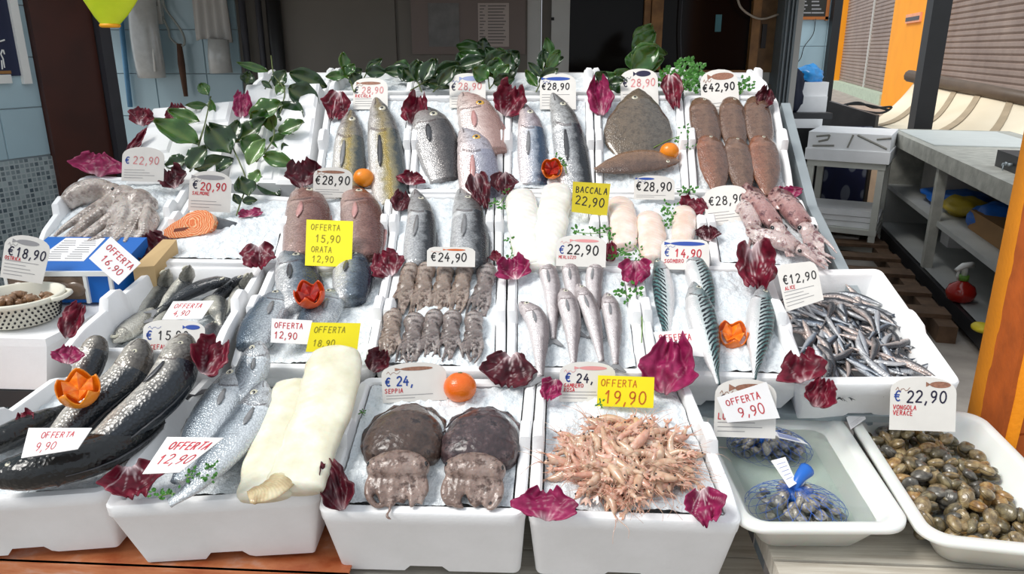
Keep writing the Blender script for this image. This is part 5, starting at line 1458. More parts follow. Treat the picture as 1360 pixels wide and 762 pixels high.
# --- sea bass pair with cod fillets
g = 'sea bass in the front row'
fish('bass', RA, [(345, 453), (332, 500), (300, 560)], 23, F_CUTB, 'sea bass at the back with reddish open gill', eye=0.13, fin=M_FIN, group=g, ws=[0.14, 0.09, 0.04], thick=0.6, side=-1)
fish('bass', RA, [(324, 484), (290, 540), (236, 640)], 30, F_CUTB, 'sea bass with scaled back at the left of the front crate', eye=0.13, fin=M_FIN, group=g, ws=[0.10, 0.06, 0.025], thick=0.55, side=-1, cut=0.95)
fish('bass', RA, [(351, 506), (332, 555), (262, 640), (225, 668)], 32, F_CUTB, 'sea bass with bright pale belly beside the white fillets', eye=0.13, fin=M_FIN, group=g, ws=[0.10, 0.065, 0.04, 0.02], thick=0.5, side=-1)
g = 'cod fillets in the front row'
fish('fillet', RA, [(447, 462), (434, 530), (412, 590), (392, 650)], 41, F_COD2, 'large cream cod fillet reaching to the yellow card', pect=False, dorsal=False, group=g, name='fish_fillet', cat='fillet', ws=[0.145, 0.10, 0.06, 0.04], thick=0.35, seed=2, ttaper=False, wav=0.10)
fish('fillet', RA, [(398, 505), (378, 560), (362, 610), (352, 660)], 38, F_COD2, 'second cream cod fillet lying against the sea bass', pect=False, dorsal=False, group=g, name='fish_fillet', cat='fillet', ws=[0.09, 0.06, 0.04, 0.03], thick=0.35, seed=5, ttaper=False, wav=0.10)
fish('tail', RA, [(388, 625), (360, 650), (330, 660)], 20, filletmat('browned_cod', srgb(150, 124, 84), srgb(206, 190, 150), srgb(226, 216, 190)), 'brownish tail end of a cod fillet at the front rim', pect=False, dorsal=False, group=g, name='fish_fillet', cat='fillet', w=0.055, thick=0.25, seed=7, ttaper=False, wav=0.1)
# ================================================================ octopus, cuttlefish, squid, salmon
def fleshmat(name, cols, scale=30, rough=0.32, spot=None, spotscale=60):
    t = NT(name); co = t.coord()
    n = t.noise(scale, 5, co, 0.6)
    col = t.ramp(n, [(0.28 + 0.44 * i / (len(cols) - 1), c) for i, c in enumerate(cols)])
    if spot:
        col = t.mix(t.ramp(t.noise(spotscale, 4, co, 0.7), [(0.50, (0, 0, 0, 1)), (0.62, (1, 1, 1, 1))]), col, spot)
    t.set(col=col, rough=rough, coat=0.3, coatr=0.1, sub=0.12, subs=0.01)
    t.bump(t.math('ADD', t.noise(70, 5, co), t.math('MULTIPLY', t.voro(110, co), 0.4)), 0.55, 0.006)
    return t.m
F_OCT = fleshmat('small_octopus_skin', [srgb(96, 82, 74), srgb(146, 128, 116), srgb(176, 160, 150)], 26, spot=srgb(84, 66, 56))
F_OCTG = fleshmat('grey_octopus_skin', [srgb(74, 66, 64), srgb(128, 116, 112), srgb(170, 160, 156)], 26, spot=srgb(62, 52, 50))
F_OCTB = fleshmat('big_octopus_skin', [srgb(140, 122, 112), srgb(182, 170, 162), srgb(210, 202, 196)], 14, spot=srgb(132, 118, 112), spotscale=40)
F_CUT = fleshmat('cuttlefish_mantle', [srgb(34, 26, 26), srgb(78, 60, 52), srgb(140, 116, 102)], 34, rough=0.28, spot=srgb(40, 30, 30), spotscale=34)
F_CUTH = fleshmat('cuttlefish_head', [srgb(98, 78, 70), srgb(140, 118, 108), srgb(168, 150, 142)], 22, rough=0.28, spot=srgb(86, 66, 58))
F_SQ = fleshmat('squid_skin', [srgb(112, 66, 68), srgb(172, 132, 128), srgb(208, 186, 182)], 22, rough=0.18, spot=srgb(88, 52, 58), spotscale=48)
F_SQP = fleshmat('pale_squid_skin', [srgb(150, 120, 118), srgb(200, 180, 176), srgb(226, 216, 212)], 22, rough=0.18, spot=srgb(120, 84, 86), spotscale=48)

def local_frame(sl, px, py, w=0.0, rz=0.0):
    p = sl.at(px, py, w)
    x = V((1, 0, 0)); y = sl.d; n = sl.n
    c, s = math.cos(rz), math.sin(rz)
    x2 = x * c + y * s; y2 = y * c - x * s
    return Matrix(((x2.x, y2.x, n.x, p.x), (x2.y, y2.y, n.y, p.y), (x2.z, y2.z, n.z, p.z), (0, 0, 0, 1)))

def small_octopus(seed, L=0.17):
    rnd = random.Random(seed)
    mb = MB()
    # mantle up-slope, head below it, arms hanging down
    mb.ball((0, 0.055, 0.014), (0.025 + rnd.uniform(-.003, .004), 0.032 + rnd.uniform(-.006, .006), 0.021), 16, 12)
    mb.ball((rnd.uniform(-.003, .003), 0.024, 0.014), (0.0215, 0.026, 0.017), 14, 10)
    mb.ball((0, 0.000, 0.012), (0.023, 0.020, 0.016), 14, 10)
    for k in range(8):
        a = (k - 3.5) / 3.5
        x0 = a * 0.018
        curl = rnd.uniform(-1, 1)
        ln = rnd.uniform(0.055, 0.085)
        pts = [V((x0 * 0.5, 0.004, 0.014)), V((x0, -0.018, 0.018 - 0.008 * abs(a))), V((x0 * 1.3 + curl * 0.003, -0.018 - ln * 0.4, 0.013)), V((x0 * 1.25 + curl * 0.010, -0.018 - ln * 0.75, 0.008)), V((x0 * 1.1 + curl * 0.018, -0.016 - ln, 0.006))]
        mb.tube(catmull(pts, 14), [lerp(0.0075, 0.0022, (i / 13) ** 0.8) for i in range(14)], 8)
    return remesh(mb, 0.0022, 3)
octs = [small_octopus(s) for s in (3, 8, 14, 21, 33)]
PAD = 0
ordn = ('first', 'second', 'third', 'fourth', 'last')
for i, (x, y, rz, v_, m_) in enumerate(((540, 386, 0.02, 0, F_OCT), (563, 386, 0.03, 1, F_OCT), (588, 386, 0.0, 2, F_OCT), (613, 385, -0.03, 3, F_OCT), (642, 389, -0.05, 4, F_OCTG),
                                   (520, 446, 0.1, 2, F_OCT), (548, 452, 0.05, 4, F_OCTG), (573, 448, 0.0, 1, F_OCTG), (599, 448, 0.04, 0, F_OCTG), (629, 450, 0.08, 3, F_OCTG))):
    mat4 = local_frame(R2, x, y, -0.004, rz)
    sc = depth_of(mat4.translation) / FOC * (27.5 if i < 5 else 29) / 0.05
    o_ = octs[v_]
    me = mesh('octopus', o_.v, o_.f, m_)
    o = link('small_octopus', me); o.matrix_world = mat4 @ Matrix.Diagonal((sc, sc * (1.12 if i < 5 else 0.88), sc, 1))
    setp(o, '%s small octopus from the left in the %s row of its crate' % (ordn[i % 5], 'upper' if i < 5 else 'lower'), 'octopus', 'small octopuses')

# big octopus at the left, arms trailing towards the lower left
mb = MB()
def M3(px, py, w): return R3.at(px, py, w)
mb.tube(catmull([M3(88, 270, .02), M3(105, 258, .03), M3(130, 252, .035), M3(150, 254, .03)], 12), [lerp(.025, .04, math.sin(math.pi * i / 11)) for i in range(12)], 12)
mb.ball(M3(150, 256, .03), 0.032, 12, 10); mb.ball(M3(165, 262, .03), 0.04, 12, 10); mb.ball(M3(185, 268, .025), 0.042, 12, 10); mb.ball(M3(197, 272, .018), 0.03, 12, 10)
ARM = [[(158, 260), (140, 276), (118, 292), (95, 310), (76, 325)], [(165, 262), (150, 285), (128, 302), (104, 318), (88, 332)], [(172, 262), (170, 280), (168, 298), (150, 315), (130, 330)],
       [(180, 264), (186, 282), (178, 300), (172, 312), (165, 322)], [(190, 268), (200, 284), (196, 300), (184, 312), (176, 322)], [(170, 268), (152, 296), (140, 312), (118, 322), (108, 334)],
       [(150, 262), (126, 276), (104, 290), (86, 302), (72, 314)], [(166, 272), (158, 300), (148, 318), (140, 328), (146, 336)], [(194, 274), (206, 290), (200, 306), (190, 320), (182, 326)],
       [(176, 268), (182, 292), (166, 308), (152, 322), (140, 334)],
       [(150, 262), (132, 284), (112, 300), (92, 316), (80, 330)], [(186, 272), (176, 294), (160, 312), (146, 324), (124, 332)], [(160, 266), (146, 290), (122, 310), (104, 326), (94, 336)], [(198, 274), (190, 296), (188, 312), (172, 326), (158, 334)]]
for k, a in enumerate(ARM):
    P = [M3(x, y, .022 + 0.012 * math.sin(j * 1.3 + k) + (0.012 if k % 2 else 0)) for j, (x, y) in enumerate(a)]
    r0 = (0.023, 0.02, 0.026, 0.02, 0.019, 0.018, 0.018, 0.015, 0.016, 0.015, 0.017, 0.016, 0.015, 0.015)[k]
    mb.tube(catmull(P, 22), [lerp(r0, 0.006, (i / 21) ** 1.3) for i in range(22)], 10)
rm = remesh(mb, 0.0048, 3)
t = thing('large_octopus', M3(150, 285, 0), 'large pale octopus with thick arms trailing over the left crate', 'octopus')
rm.obj('body', F_OCTB, t, True)
rnd = random.Random(5)
M_SUCK = plain('sucker_rim', srgb(206, 196, 188), 0.25, 0.1, coat=0.5)
mb = MB()
for k, a in enumerate(ARM):
    P = catmull([M3(x, y, .022 + 0.012 * math.sin(j * 1.3 + k) + (0.012 if k % 2 else 0)) for j, (x, y) in enumerate(a)], 22)
    r0 = (0.023, 0.02, 0.026, 0.02, 0.019, 0.018, 0.018, 0.015, 0.016, 0.015, 0.017, 0.016, 0.015, 0.015)[k]
    for i in range(7, 21, 1):
        tg = (P[min(i + 1, 21)] - P[i - 1]).normalized(); b = R3.n.cross(tg).normalized()
        r = lerp(r0, 0.006, (i / 21) ** 1.3)
        q = P[i] + R3.n * r * 0.72 + b * r * 0.62
        mb.ball(q, r * 0.28, 7, 5)
o = mb.obj('suckers', M_SUCK, t, True); o['kind'] = 'stuff'
mb = MB(); mb.ball(M3(150, 251, 0.062), 0.006, 10, 8); mb.obj('eye', M_PUP, t, True)

# cuttlefish
def cuttlefish(px, py, wpx, label, seed, rz, mat_m):
    rnd = random.Random(seed)
    mat4 = local_frame(R1, px, py, 0.0, rz)
    sc = depth_of(mat4.translation) / FOC * wpx / 0.15
    t = link('cuttlefish', None); t.matrix_world = mat4 @ Matrix.Scale(sc, 4)
    t.empty_display_size = 0.05
    setp(t, label, 'cuttlefish', 'cuttlefish in the front row')
    # mantle: a broad dome, overhanging the head
    nu, nv = 36, 24
    vs_, fs = [], []
    for j in range(nv + 1):
        v = j / nv
        for i in range(nu):
            a = 2 * math.pi * i / nu
            wv = interp([(0, .04), (.06, .30), (.18, .58), (.4, .90), (.62, 1.0), (.85, .93), (.95, .84), (1, .7)], v) * 0.076
            hv = interp([(0, .1), (.1, .45), (.35, .9), (.7, 1), (.93, .85), (1, .5)], v) * 0.046
            c, s = math.cos(a), math.sin(a)
            z = hv * (max(0, s) ** 0.8 if s > 0 else 0.35 * s)
            y = 0.115 - v * 0.155 - 0.018 * (c * c) * (v ** 3) * -1
            wr = 0.0025 * noise.noise(V((c * 2 + seed, v * 5, s * 2)))
            vs_.append(V((wv * c, y + 0.012 * v * (abs(c) ** 2) * -1, z + 0.008 + wr)))
    for j in range(nv):
        for i in range(nu):
            i2 = (i + 1) % nu; fs.append((j * nu + i, (j + 1) * nu + i, (j + 1) * nu + i2, j * nu + i2))
    fs.append(tuple(range(nu))); fs.append(tuple(reversed([nv * nu + i for i in range(nu)])))
    link('mantle', mesh('mantle', vs_, fs, mat_m), t)
    # fin skirt
    vs_, fs = [], []; n = 40
    for i in range(n + 1):
        u = i / n; a = lerp(R(-60), R(240), u)
        for k in range(3):
            rr = 1.0 + 0.05 * k
            vs_.append(V((0.076 * rr * math.cos(a), 0.03 + 0.085 * rr * math.sin(a) * (1 if math.sin(a) > 0 else 0.8), 0.012 - 0.003 * k + 0.002 * math.sin(i * 1.7) * k)))
    for i in range(n):
        for k in range(2): fs.append((i * 3 + k, i * 3 + k + 1, i * 3 + k + 4, i * 3 + k + 3))
    fo = link('fin', mesh('fin', vs_, fs, mat_m), t); md = fo.modifiers.new('th', 'SOLIDIFY'); md.thickness = 0.002
    # head and arms
    mb = MB()
    mb.ball((0, -0.050, 0.026), (0.052, 0.032, 0.026), 18, 12); mb.ball((0.036, -0.055, 0.028), 0.021, 12, 8); mb.ball((-0.036, -0.055, 0.028), 0.021, 12, 8)
    for k in range(10):
        a = (k - 4.5) / 4.5
        cu = rnd.uniform(-1, 1); ln = rnd.uniform(0.035, 0.052)
        pts = [V((a * 0.030, -0.058, 0.030 - 0.008 * abs(a))), V((a * 0.046, -0.078, 0.026 - 0.008 * abs(a))), V((a * 0.050 + cu * .004, -0.078 - ln * 0.5, 0.015)), V((a * 0.044 + cu * 0.012, -0.076 - ln * 0.85, 0.008)), V((a * 0.038 + cu * 0.02, -0.07 - ln, 0.005))]
        mb.tube(catmull(pts, 14), [lerp(0.0125, 0.003, (i / 13) ** 0.9) for i in range(14)], 8)
    if seed == 2:
        mb.tube(catmull([V((-0.012, -0.11, 0.01)), V((-0.006, -0.125, 0.006)), V((-0.012, -0.138, 0.004)), V((-0.002, -0.145, 0.003))], 10), 0.003, 6)
    h = remesh(mb, 0.003, 4)
    link('head', mesh('head', h.v, h.f, F_CUTH), t)
    for sx in (-1, 1):
        mb = MB(); mb.ball((sx * 0.046, -0.056, 0.038), (0.008, 0.008, 0.006), 12, 8); link('eye', mesh('eye', mb.v, mb.f, M_PUP), t)
    return t
cuttlefish(536, 603, 108, 'left dark brown cuttlefish with a curling arm', 2, 0.05, F_CUT)
cuttlefish(637, 606, 106, 'right dark purple cuttlefish beside the shrimp crate', 5, -0.04, fleshmat('purple_cuttlefish_mantle', [srgb(30, 24, 28), srgb(72, 56, 58), srgb(144, 120, 118)], 32, rough=0.28, spot=srgb(38, 28, 32), spotscale=30))

# squid
def squid(px, py, lpx, wpx, rz, label, seed, m_, w=0.0):
    rnd = random.Random(seed)
    mat4 = local_frame(R3, px, py, w, rz)
    k = depth_of(mat4.translation) / FOC
    sc = k * wpx / 0.05
    t = link('squid', None); t.matrix_world = mat4 @ Matrix.Diagonal((sc, sc * lpx / wpx * 0.42, sc, 1)); setp(t, label, 'squid', 'squid in the third row'); t.empty_display_size = .05
    mb = MB(); mb.tube([V((0, 0.085 - i * 0.0105, 0.016)) for i in range(12)], [0.004, 0.011, 0.016, 0.020, 0.023, 0.025, 0.025, 0.0245, 0.024, 0.023, 0.022, 0.018], 16, flat=0.75)
    link('mantle', mesh('mantle', mb.v, mb.f, m_), t)
    vs_, fs = [], []
    for i in range(13):
        a = math.pi * i / 12
        for sx in (0, 1): vs_.append(V((-0.034 * math.cos(a) * 1.0, 0.045 + (0.048 * math.sin(a) if sx else -0.03 * math.sin(a)), 0.022 - 0.012 * abs(math.cos(a)) + 0.002 * math.sin(i * 2 + seed))))
    for i in range(12): fs.append((2 * i, 2 * i + 1, 2 * i + 3, 2 * i + 2))
    fo = link('fin', mesh('fin', vs_, fs, m_), t); md = fo.modifiers.new('th', 'SOLIDIFY'); md.thickness = 0.004
    mb = MB(); mb.ball((0, -0.042, 0.015), (0.018, 0.018, 0.014), 14, 10)
    for j in range(8):
        a = (j - 3.5) / 3.5; cu = rnd.uniform(-1, 1)
        mb.tube(catmull([V((a * 0.010, -0.045, 0.016)), V((a * 0.018, -0.07, 0.014)), V((a * 0.022 + cu * 0.006, -0.09, 0.010)), V((a * 0.02 + cu * 0.014, -0.108, 0.006))], 10), [lerp(0.006, 0.002, i / 9) for i in range(10)], 7)
    h = remesh(mb, 0.0022, 3)
    link('head', mesh('head', h.v, h.f, F_SQP), t)
    for sx in (-1, 1):
        mb = MB(); mb.ball((sx * 0.015, -0.042, 0.02), 0.005, 10, 8); link('eye', mesh('eye', mb.v, mb.f, M_PUP), t)
squid(996, 298, 80, 26, 0.0, 'pale squid at the left of its crate', 1, F_SQP, 0.0)
squid(1018, 293, 100, 28, 0.18, 'reddish squid in the middle of its crate', 2, F_SQ, 0.012)
squid(1056, 296, 90, 32, 0.16, 'dark red squid at the right of its crate', 3, F_SQ, 0.004)
squid(1040, 330, 70, 28, 0.9, 'mottled squid lying slanted in front of the others', 4, F_SQP, 0.014)

# salmon steak with its skin-covered piece behind
t = thing('salmon_steak', R3.at(260, 310, 0), 'orange salmon steak with dark grey skin on the ice', 'salmon')
FA = R3.at(254, 296, 0.030); FBk = R3.at(300, 292, 0.022)
axis = (FBk - FA).normalized()
upv = (R3.n * 0.8 + V((0, 0, 0.4)) - axis * (R3.n * 0.8).dot(axis)); upv = (upv - axis * upv.dot(axis)).normalized()
sidev = axis.cross(upv).normalized()
view = (CAM - FA).normalized()
# cut face turned to the viewer: basis e1 right, e2 up on a plane facing the viewer
e1 = V((1, 0.25, 0)).normalized(); nf = (view * 0.9 + V((-0.35, 0, 0.15))).normalized(); e1 = (e1 - nf * e1.dot(nf)).normalized(); e2 = nf.cross(e1)
if e2.z < 0: e2 = -e2
ctr = R3.at(258, 297, 0.035)
px_m = depth_of(ctr) / FOC
outl = [(-41, -6), (-30, 2), (-18, 8), (-8, 15), (4, 18), (16, 17), (24, 11), (27, 2), (24, -8), (15, -14), (2, -16), (-12, -17), (-28, -17), (-42, -15), (-40, -9)]
flap = None
mouth_ = [(-28, -9), (-14, -8), (-6, -4), (-12, -4), (-26, -5)]
pf = [ctr + e1 * (x * px_m) + e2 * (y * px_m) for x, y in outl]
back_ = [p - nf * 0.03 for p in pf]
def salmon_mat():
    t_ = NT('salmon_flesh'); co = t_.coord()
    wv = t_.n('ShaderNodeTexWave', wave_type='RINGS', rings_direction='SPHERICAL'); wv.inputs['Scale'].default_value = 55; wv.inputs['Distortion'].default_value = 7; wv.inputs['Detail'].default_value = 2; wv.inputs['Detail Scale'].default_value = 1.2
    mp___ = t_.n('ShaderNodeMapping'); t_.l(co, mp___.inputs[0]); mp___.inputs['Location'].default_value = (0.0, 0.0, -0.03); t_.l(mp___.outputs[0], wv.inputs['Vector'])
    t_.set(col=t_.ramp(wv.outputs['Fac'], [(0.0, srgb(244, 196, 150)), (0.3, srgb(240, 146, 86)), (1.0, srgb(226, 112, 54))]), rough=0.3, coat=0.4, sub=0.2)
    t_.bump(wv.outputs['Fac'], 0.2, 0.003); return t_.m
mb = MB(); mb.hexa(back_, pf); o = mb.obj('flesh', salmon_mat(), t, False)
mb = MB(); mb.add([ctr + e1 * (x * px_m) + e2 * (y * px_m) + nf * 0.0012 for x, y in mouth_], [(0, 1, 2, 3, 4)]); mb.obj('belly_gap', plain('deep_salmon', srgb(110, 48, 28), 0.4), t)
rings = []
skin_out = [(4, 19), (16, 18), (25, 12), (29, 2), (26, -9), (16, -15)]
mb = MB(); vs_, fs = [], []
ncs = 20
for j in range(8):
    u = j / 7
    c_ = ctr.lerp(R3.at(311, 302, 0.012), u) + e1 * (10 * px_m * (1 - u))
    hgt = lerp(17, 9, u) * px_m
    for k in range(ncs):
        a = 2 * math.pi * k / ncs
        vs_.append(c_ - nf * (0.012 * (1 - u) + 0.010) + e2 * (math.sin(a) * hgt) - nf * ((1 - math.cos(a)) * 0.03 * (1 - 0.4 * u)))
for j in range(7):
    for k in range(ncs): k2 = (k + 1) % ncs; fs.append((j * ncs + k, j * ncs + k2, (j + 1) * ncs + k2, (j + 1) * ncs + k))
fs.append(tuple(7 * ncs + k for k in range(ncs)))
obj('skin', vs_, fs, plain('salmon_skin', srgb(84, 88, 92), 0.3, 0.25, 60, coat=0.5), t)

# ================================================================ shrimps, anchovies, clams, snails
def shrimp_parts(seed):
    rnd = random.Random(seed)
    L = 0.085
    curve = rnd.uniform(0.6, 2.4)
    pts = []
    ang = 0.4; p = V((0, 0, 0)); n = 22
    for i in range(n):
        pts.append(p.copy()); ang -= curve / n; p = p + V((math.cos(ang), math.sin(ang), 0)) * (L / n)
    rad = [interp([(0, .0018), (.08, .0055), (.3, .0085), (.45, .0082), (.6, .0072), (.8, .005), (1, .003)], i / (n - 1)) * (1.0 + (0.07 if i % 3 == 0 and i > 8 else 0)) for i in range(n)]
    body = MB(); body.tube(pts, rad, 10, up=V((0, 0, 1)))
    tailf = MB(); e_ = pts[-1]; d = (pts[-1] - pts[-2]).normalized(); b = V((-d.y, d.x, 0))
    for s_ in (-1, 0, 1):
        q = [e_ - d * .002, e_ + d * 0.008 + b * (s_ * 0.006 + 0.003), e_ + d * 0.015 + b * s_ * 0.009, e_ + d * 0.008 + b * (s_ * 0.006 - 0.003)]
        tailf.hexa([v - V((0, 0, 0.0006)) for v in q], [v + V((0, 0, 0.0006)) for v in q])
    legs = MB()
    for k in range(6):
        i = 4 + k * 2; p_ = pts[i]; d = (pts[i + 1] - pts[i]).normalized(); b = V((d.y, -d.x, 0))
        legs.tube([p_ + b * rad[i] * 0.7, p_ + b * (rad[i] + 0.007) - d * 0.004 + V((0, 0, rnd.uniform(-.002, .003))), p_ + b * (rad[i] + 0.013) - d * 0.010], [0.0011, 0.0009, 0.0004], 4)
    ant = MB()
    h0 = pts[0]
    for s_ in (-1, 1):
        ant.tube(catmull([h0, h0 + V((-0.014, 0.004 * s_ + 0.003, 0.003)), h0 + V((-0.03, 0.012 * s_ + rnd.uniform(-.006, .006), 0.004)), h0 + V((-0.046, 0.02 * s_ + rnd.uniform(-.01, .01), 0.002))], 8), [0.0009, .0008, .0007, .0006, .0005, .0004, .0003, .0003], 4)
    ant.tube([h0, h0 + V((-0.016, 0.004, 0.0))], [0.0016, 0.0003], 5)
    eyes = MB(); eyes.ball(h0 + V((0.005, 0.003, 0.0055)), 0.0019, 8, 6)
    return body, tailf, legs, ant, eyes
def shrimpmat(name, a, b, c):
    t_ = NT(name); co = t_.coord()
    t_.set(col=t_.ramp(t_.noise(70, 4, co), [(0.3, a), (0.55, b), (0.75, c)]), rough=0.28, coat=0.5, sub=0.25, subs=0.01)
    t_.bump(t_.noise(120, 3, co), 0.2, 0.002); return t_.m
F_SHR = [shrimpmat('shrimp_shell_tan', srgb(178, 132, 104), srgb(208, 174, 146), srgb(226, 204, 182)), shrimpmat('shrimp_shell_pink', srgb(190, 128, 106), srgb(212, 166, 144), srgb(228, 198, 182)),
         shrimpmat('shrimp_shell_grey', srgb(178, 132, 106), srgb(206, 174, 150), srgb(224, 204, 188))]
protos = []
for k in range(6):
    pr = shrimp_parts(k * 7 + 1); m_ = F_SHR[k % 3]
    protos.append([('body', mesh('shrimp_body', pr[0].v, pr[0].f, m_)), ('tail_fan', mesh('shrimp_tail', pr[1].v, pr[1].f, F_SHR[1], False)), ('legs', mesh('shrimp_legs', pr[2].v, pr[2].f, F_SHR[1])), ('antennae', mesh('shrimp_antennae', pr[3].v, pr[3].f, F_SHR[1])), ('eye', mesh('shrimp_eye', pr[4].v, pr[4].f, M_PUP))])
rnd = random.Random(12)
SHRIMP_LABEL = 'raw pinkish tan shrimp in the heaped pile of shrimps on ice'
cnt = 0
cx, cy = 829, 612
spots = []
while len(spots) < 140:
    a, r = rnd.uniform(0, 2 * math.pi), math.sqrt(rnd.random())
    x = cx + r * 80 * math.cos(a); y = cy - 3 + r * 49 * math.sin(a)
    spots.append((x, y, r))
spots.sort(key=lambda q: -q[2])
for (x, y, r) in spots:
    w_ = 0.006 + 0.045 * (1 - r * r) * rnd.uniform(0.75, 1.0)
    F_ = local_frame(R1, x, y, w_, rnd.uniform(0, 2 * math.pi))
    rot = Euler((rnd.uniform(-0.7, 0.7) + (math.pi if rnd.random() < 0.3 else 0), rnd.uniform(-0.3, 0.3), 0)).to_matrix().to_4x4()
    sc = rnd.uniform(0.9, 1.2)
    F_ = F_ @ rot @ Matrix.Scale(sc, 4) @ Matrix.Translation(V((-0.04, 0, 0)))
    t = link('shrimp', None); t.matrix_world = F_; t.empty_display_size = .02
    setp(t, SHRIMP_LABEL, 'shrimp', 'shrimps in the pile')
    for nm, me in protos[rnd.randrange(6)]: link(nm, me, t)

# anchovies
def anch_mesh(seed, bend):
    L = 0.11; n = 16; nr = 10; vs_, fs, S, D = [], [], [], []
    for i in range(n):
        u = i / (n - 1); h = interp(SP['slim'], u) * 0.0078
        p = V((bend * math.sin(math.pi * u) * 0.014, 0.05 - L * u, 0))
        for k in range(nr):
            a = 2 * math.pi * k / nr; d = math.sin(a)
            vs_.append(p + V((d * h, 0, math.cos(a) * h * 0.62))); S.append(u); D.append(d)
    for i in range(n - 1):
        for k in range(nr): k2 = (k + 1) % nr; fs.append((i * nr + k, i * nr + k2, (i + 1) * nr + k2, (i + 1) * nr + k))
    fs.append(tuple(reversed(range(nr)))); fs.append(tuple((n - 1) * nr + k for k in range(nr)))
    e_ = V((0, 0.05 - L, 0)); b = len(vs_)
    for q in (V((0.001, .002, .0005)), V((.006, -.010, .0005)), V((0, -.005, .0005)), V((-.006, -.010, .0005)), V((-.001, .002, .0005))): vs_.append(e_ + q); S.append(1); D.append(1)
    fs.append((b, b + 1, b + 2)); fs.append((b, b + 2, b + 4)); fs.append((b + 2, b + 3, b + 4))
    return vs_, fs, {'s': S, 'd': D}
F_ANC = [fishmat('anchovy_skin_%s' % nm, be, si, ba, 400, 0.1, gill=True, metal=0.45, rough=0.22, mouth=False) for nm, be, si, ba in (('silver', srgb(206, 206, 208), srgb(176, 180, 186), srgb(46, 54, 66)), ('blue', srgb(190, 194, 200), srgb(104, 116, 132), srgb(30, 36, 46)), ('rosy', srgb(206, 188, 180), srgb(150, 146, 146), srgb(52, 54, 60)))]
am = [mesh('anchovy_mesh', *anch_mesh(k, b)[:2], F_ANC[k % 3], True, anch_mesh(k, b)[2]) for k, b in enumerate((0.3, -0.5, 0.9, -0.9, 0.1, 0.6))]
rnd = random.Random(77)
CL = CR['L']
k = 0
for lay in range(3):
    for i in range(66):
        a, b = rnd.uniform(0.20, 0.80), rnd.uniform(0.13, 0.80)
        if b > 0.62 and a < 0.25: continue
        p = CL['pt'](a, b) + R2.n * (-0.062 + 0.012 * lay + 0.012 * (1 - (2 * a - 1) ** 2) + rnd.uniform(0, 0.004) - 0.018 * b + 0.012)
        swirl = 2.2 * (b - 0.35) + rnd.gauss(0, 0.6) + (1.2 if b < 0.3 and a > 0.4 else 0)
        F_ = local_frame(R2, 0, 0, 0, swirl); F_.translation = p
        F_ = F_ @ Euler((rnd.uniform(-.12, .12), rnd.uniform(-0.9, 0.9), 0)).to_matrix().to_4x4() @ Matrix.Diagonal((1.35, 1.1, 1.25, 1.0)) @ Matrix.Scale(rnd.uniform(0.85, 1.1), 4)
        o = link('anchovy', am[rnd.randrange(6)]); o.matrix_world = F_
        setp(o, 'small silver anchovy among the heap in the deep right crate', 'anchovy', 'anchovies in the right crate')

# clams
def clam_mesh(seed, m_):
    rnd = random.Random(seed); nu, nv = 18, 12; vs_, fs = [], []
    for j in range(nv + 1):
        th = math.pi * j / nv
        for i in range(nu):
            ph = 2 * math.pi * i / nu
            x, y, z = math.sin(th) * math.cos(ph), math.sin(th) * math.sin(ph), math.cos(th)
            rr = 1 + 0.05 * math.sin(abs(z) * 40)
            yy = y * (0.74 + 0.10 * x); ex = 1 + 0.06 * x
            zz = math.copysign(abs(z) ** 1.15, z) * 0.46 * (1 + 0.25 * max(0, y))
            vs_.append(V((x * ex * rr * 0.0205, yy * rr * 0.0205, zz * 0.0215)))
    for j in range(nv):
        for i in range(nu): i2 = (i + 1) % nu; fs.append((j * nu + i, (j + 1) * nu + i, (j + 1) * nu + i2, j * nu + i2))
    return mesh('clam_mesh', vs_, fs, m_)
def clammat(name, a, b, c):
    t_ = NT(name); co = t_.coord()
    z = t_.n('ShaderNodeSeparateXYZ'); t_.l(co, z.inputs[0])
    rng = t_.math('SINE', t_.math('MULTIPLY', t_.math('ABSOLUTE', z.outputs[2]), 5200.0))
    oi = t_.n('ShaderNodeObjectInfo')
    n_ = t_.n('ShaderNodeTexNoise'); n_.inputs['Scale'].default_value = 90; n_.inputs['Detail'].default_value = 4
    ad = t_.n('ShaderNodeVectorMath', operation='ADD'); t_.l(co, ad.inputs[0]); t_.l(oi.outputs['Location'], ad.inputs[1]); t_.l(ad.outputs[0], n_.inputs['Vector'])
    col = t_.ramp(n_.outputs['Fac'], [(0.3, a), (0.52, b), (0.75, c)])
    col = t_.mix(t_.math('MULTIPLY_ADD', rng, 0.12, 0.14), col, srgb(50, 42, 34), 'MIX')
    seam = t_.math('LESS_THAN', t_.math('ABSOLUTE', z.outputs[2]), 0.0005)
    col = t_.mix(seam, col, srgb(38, 32, 28))
    t_.set(col=col, rough=0.28, coat=0.5, coatr=0.15); t_.bump(rng, 0.15, 0.002); return t_.m
F_CL = [clammat('clam_olive', srgb(66, 58, 42), srgb(112, 100, 72), srgb(156, 142, 106)), clammat('clam_tan', srgb(92, 76, 52), srgb(146, 124, 86), srgb(190, 170, 126)), clammat('clam_grey', srgb(56, 54, 50), srgb(92, 88, 80), srgb(138, 132, 120)), clammat('clam_ochre', srgb(110, 78, 42), srgb(160, 122, 70), srgb(196, 166, 110))]
cm = [clam_mesh(k, F_CL[k % 4]) for k in range(4)]
rnd = random.Random(31)
placed = 0
BED = MB()
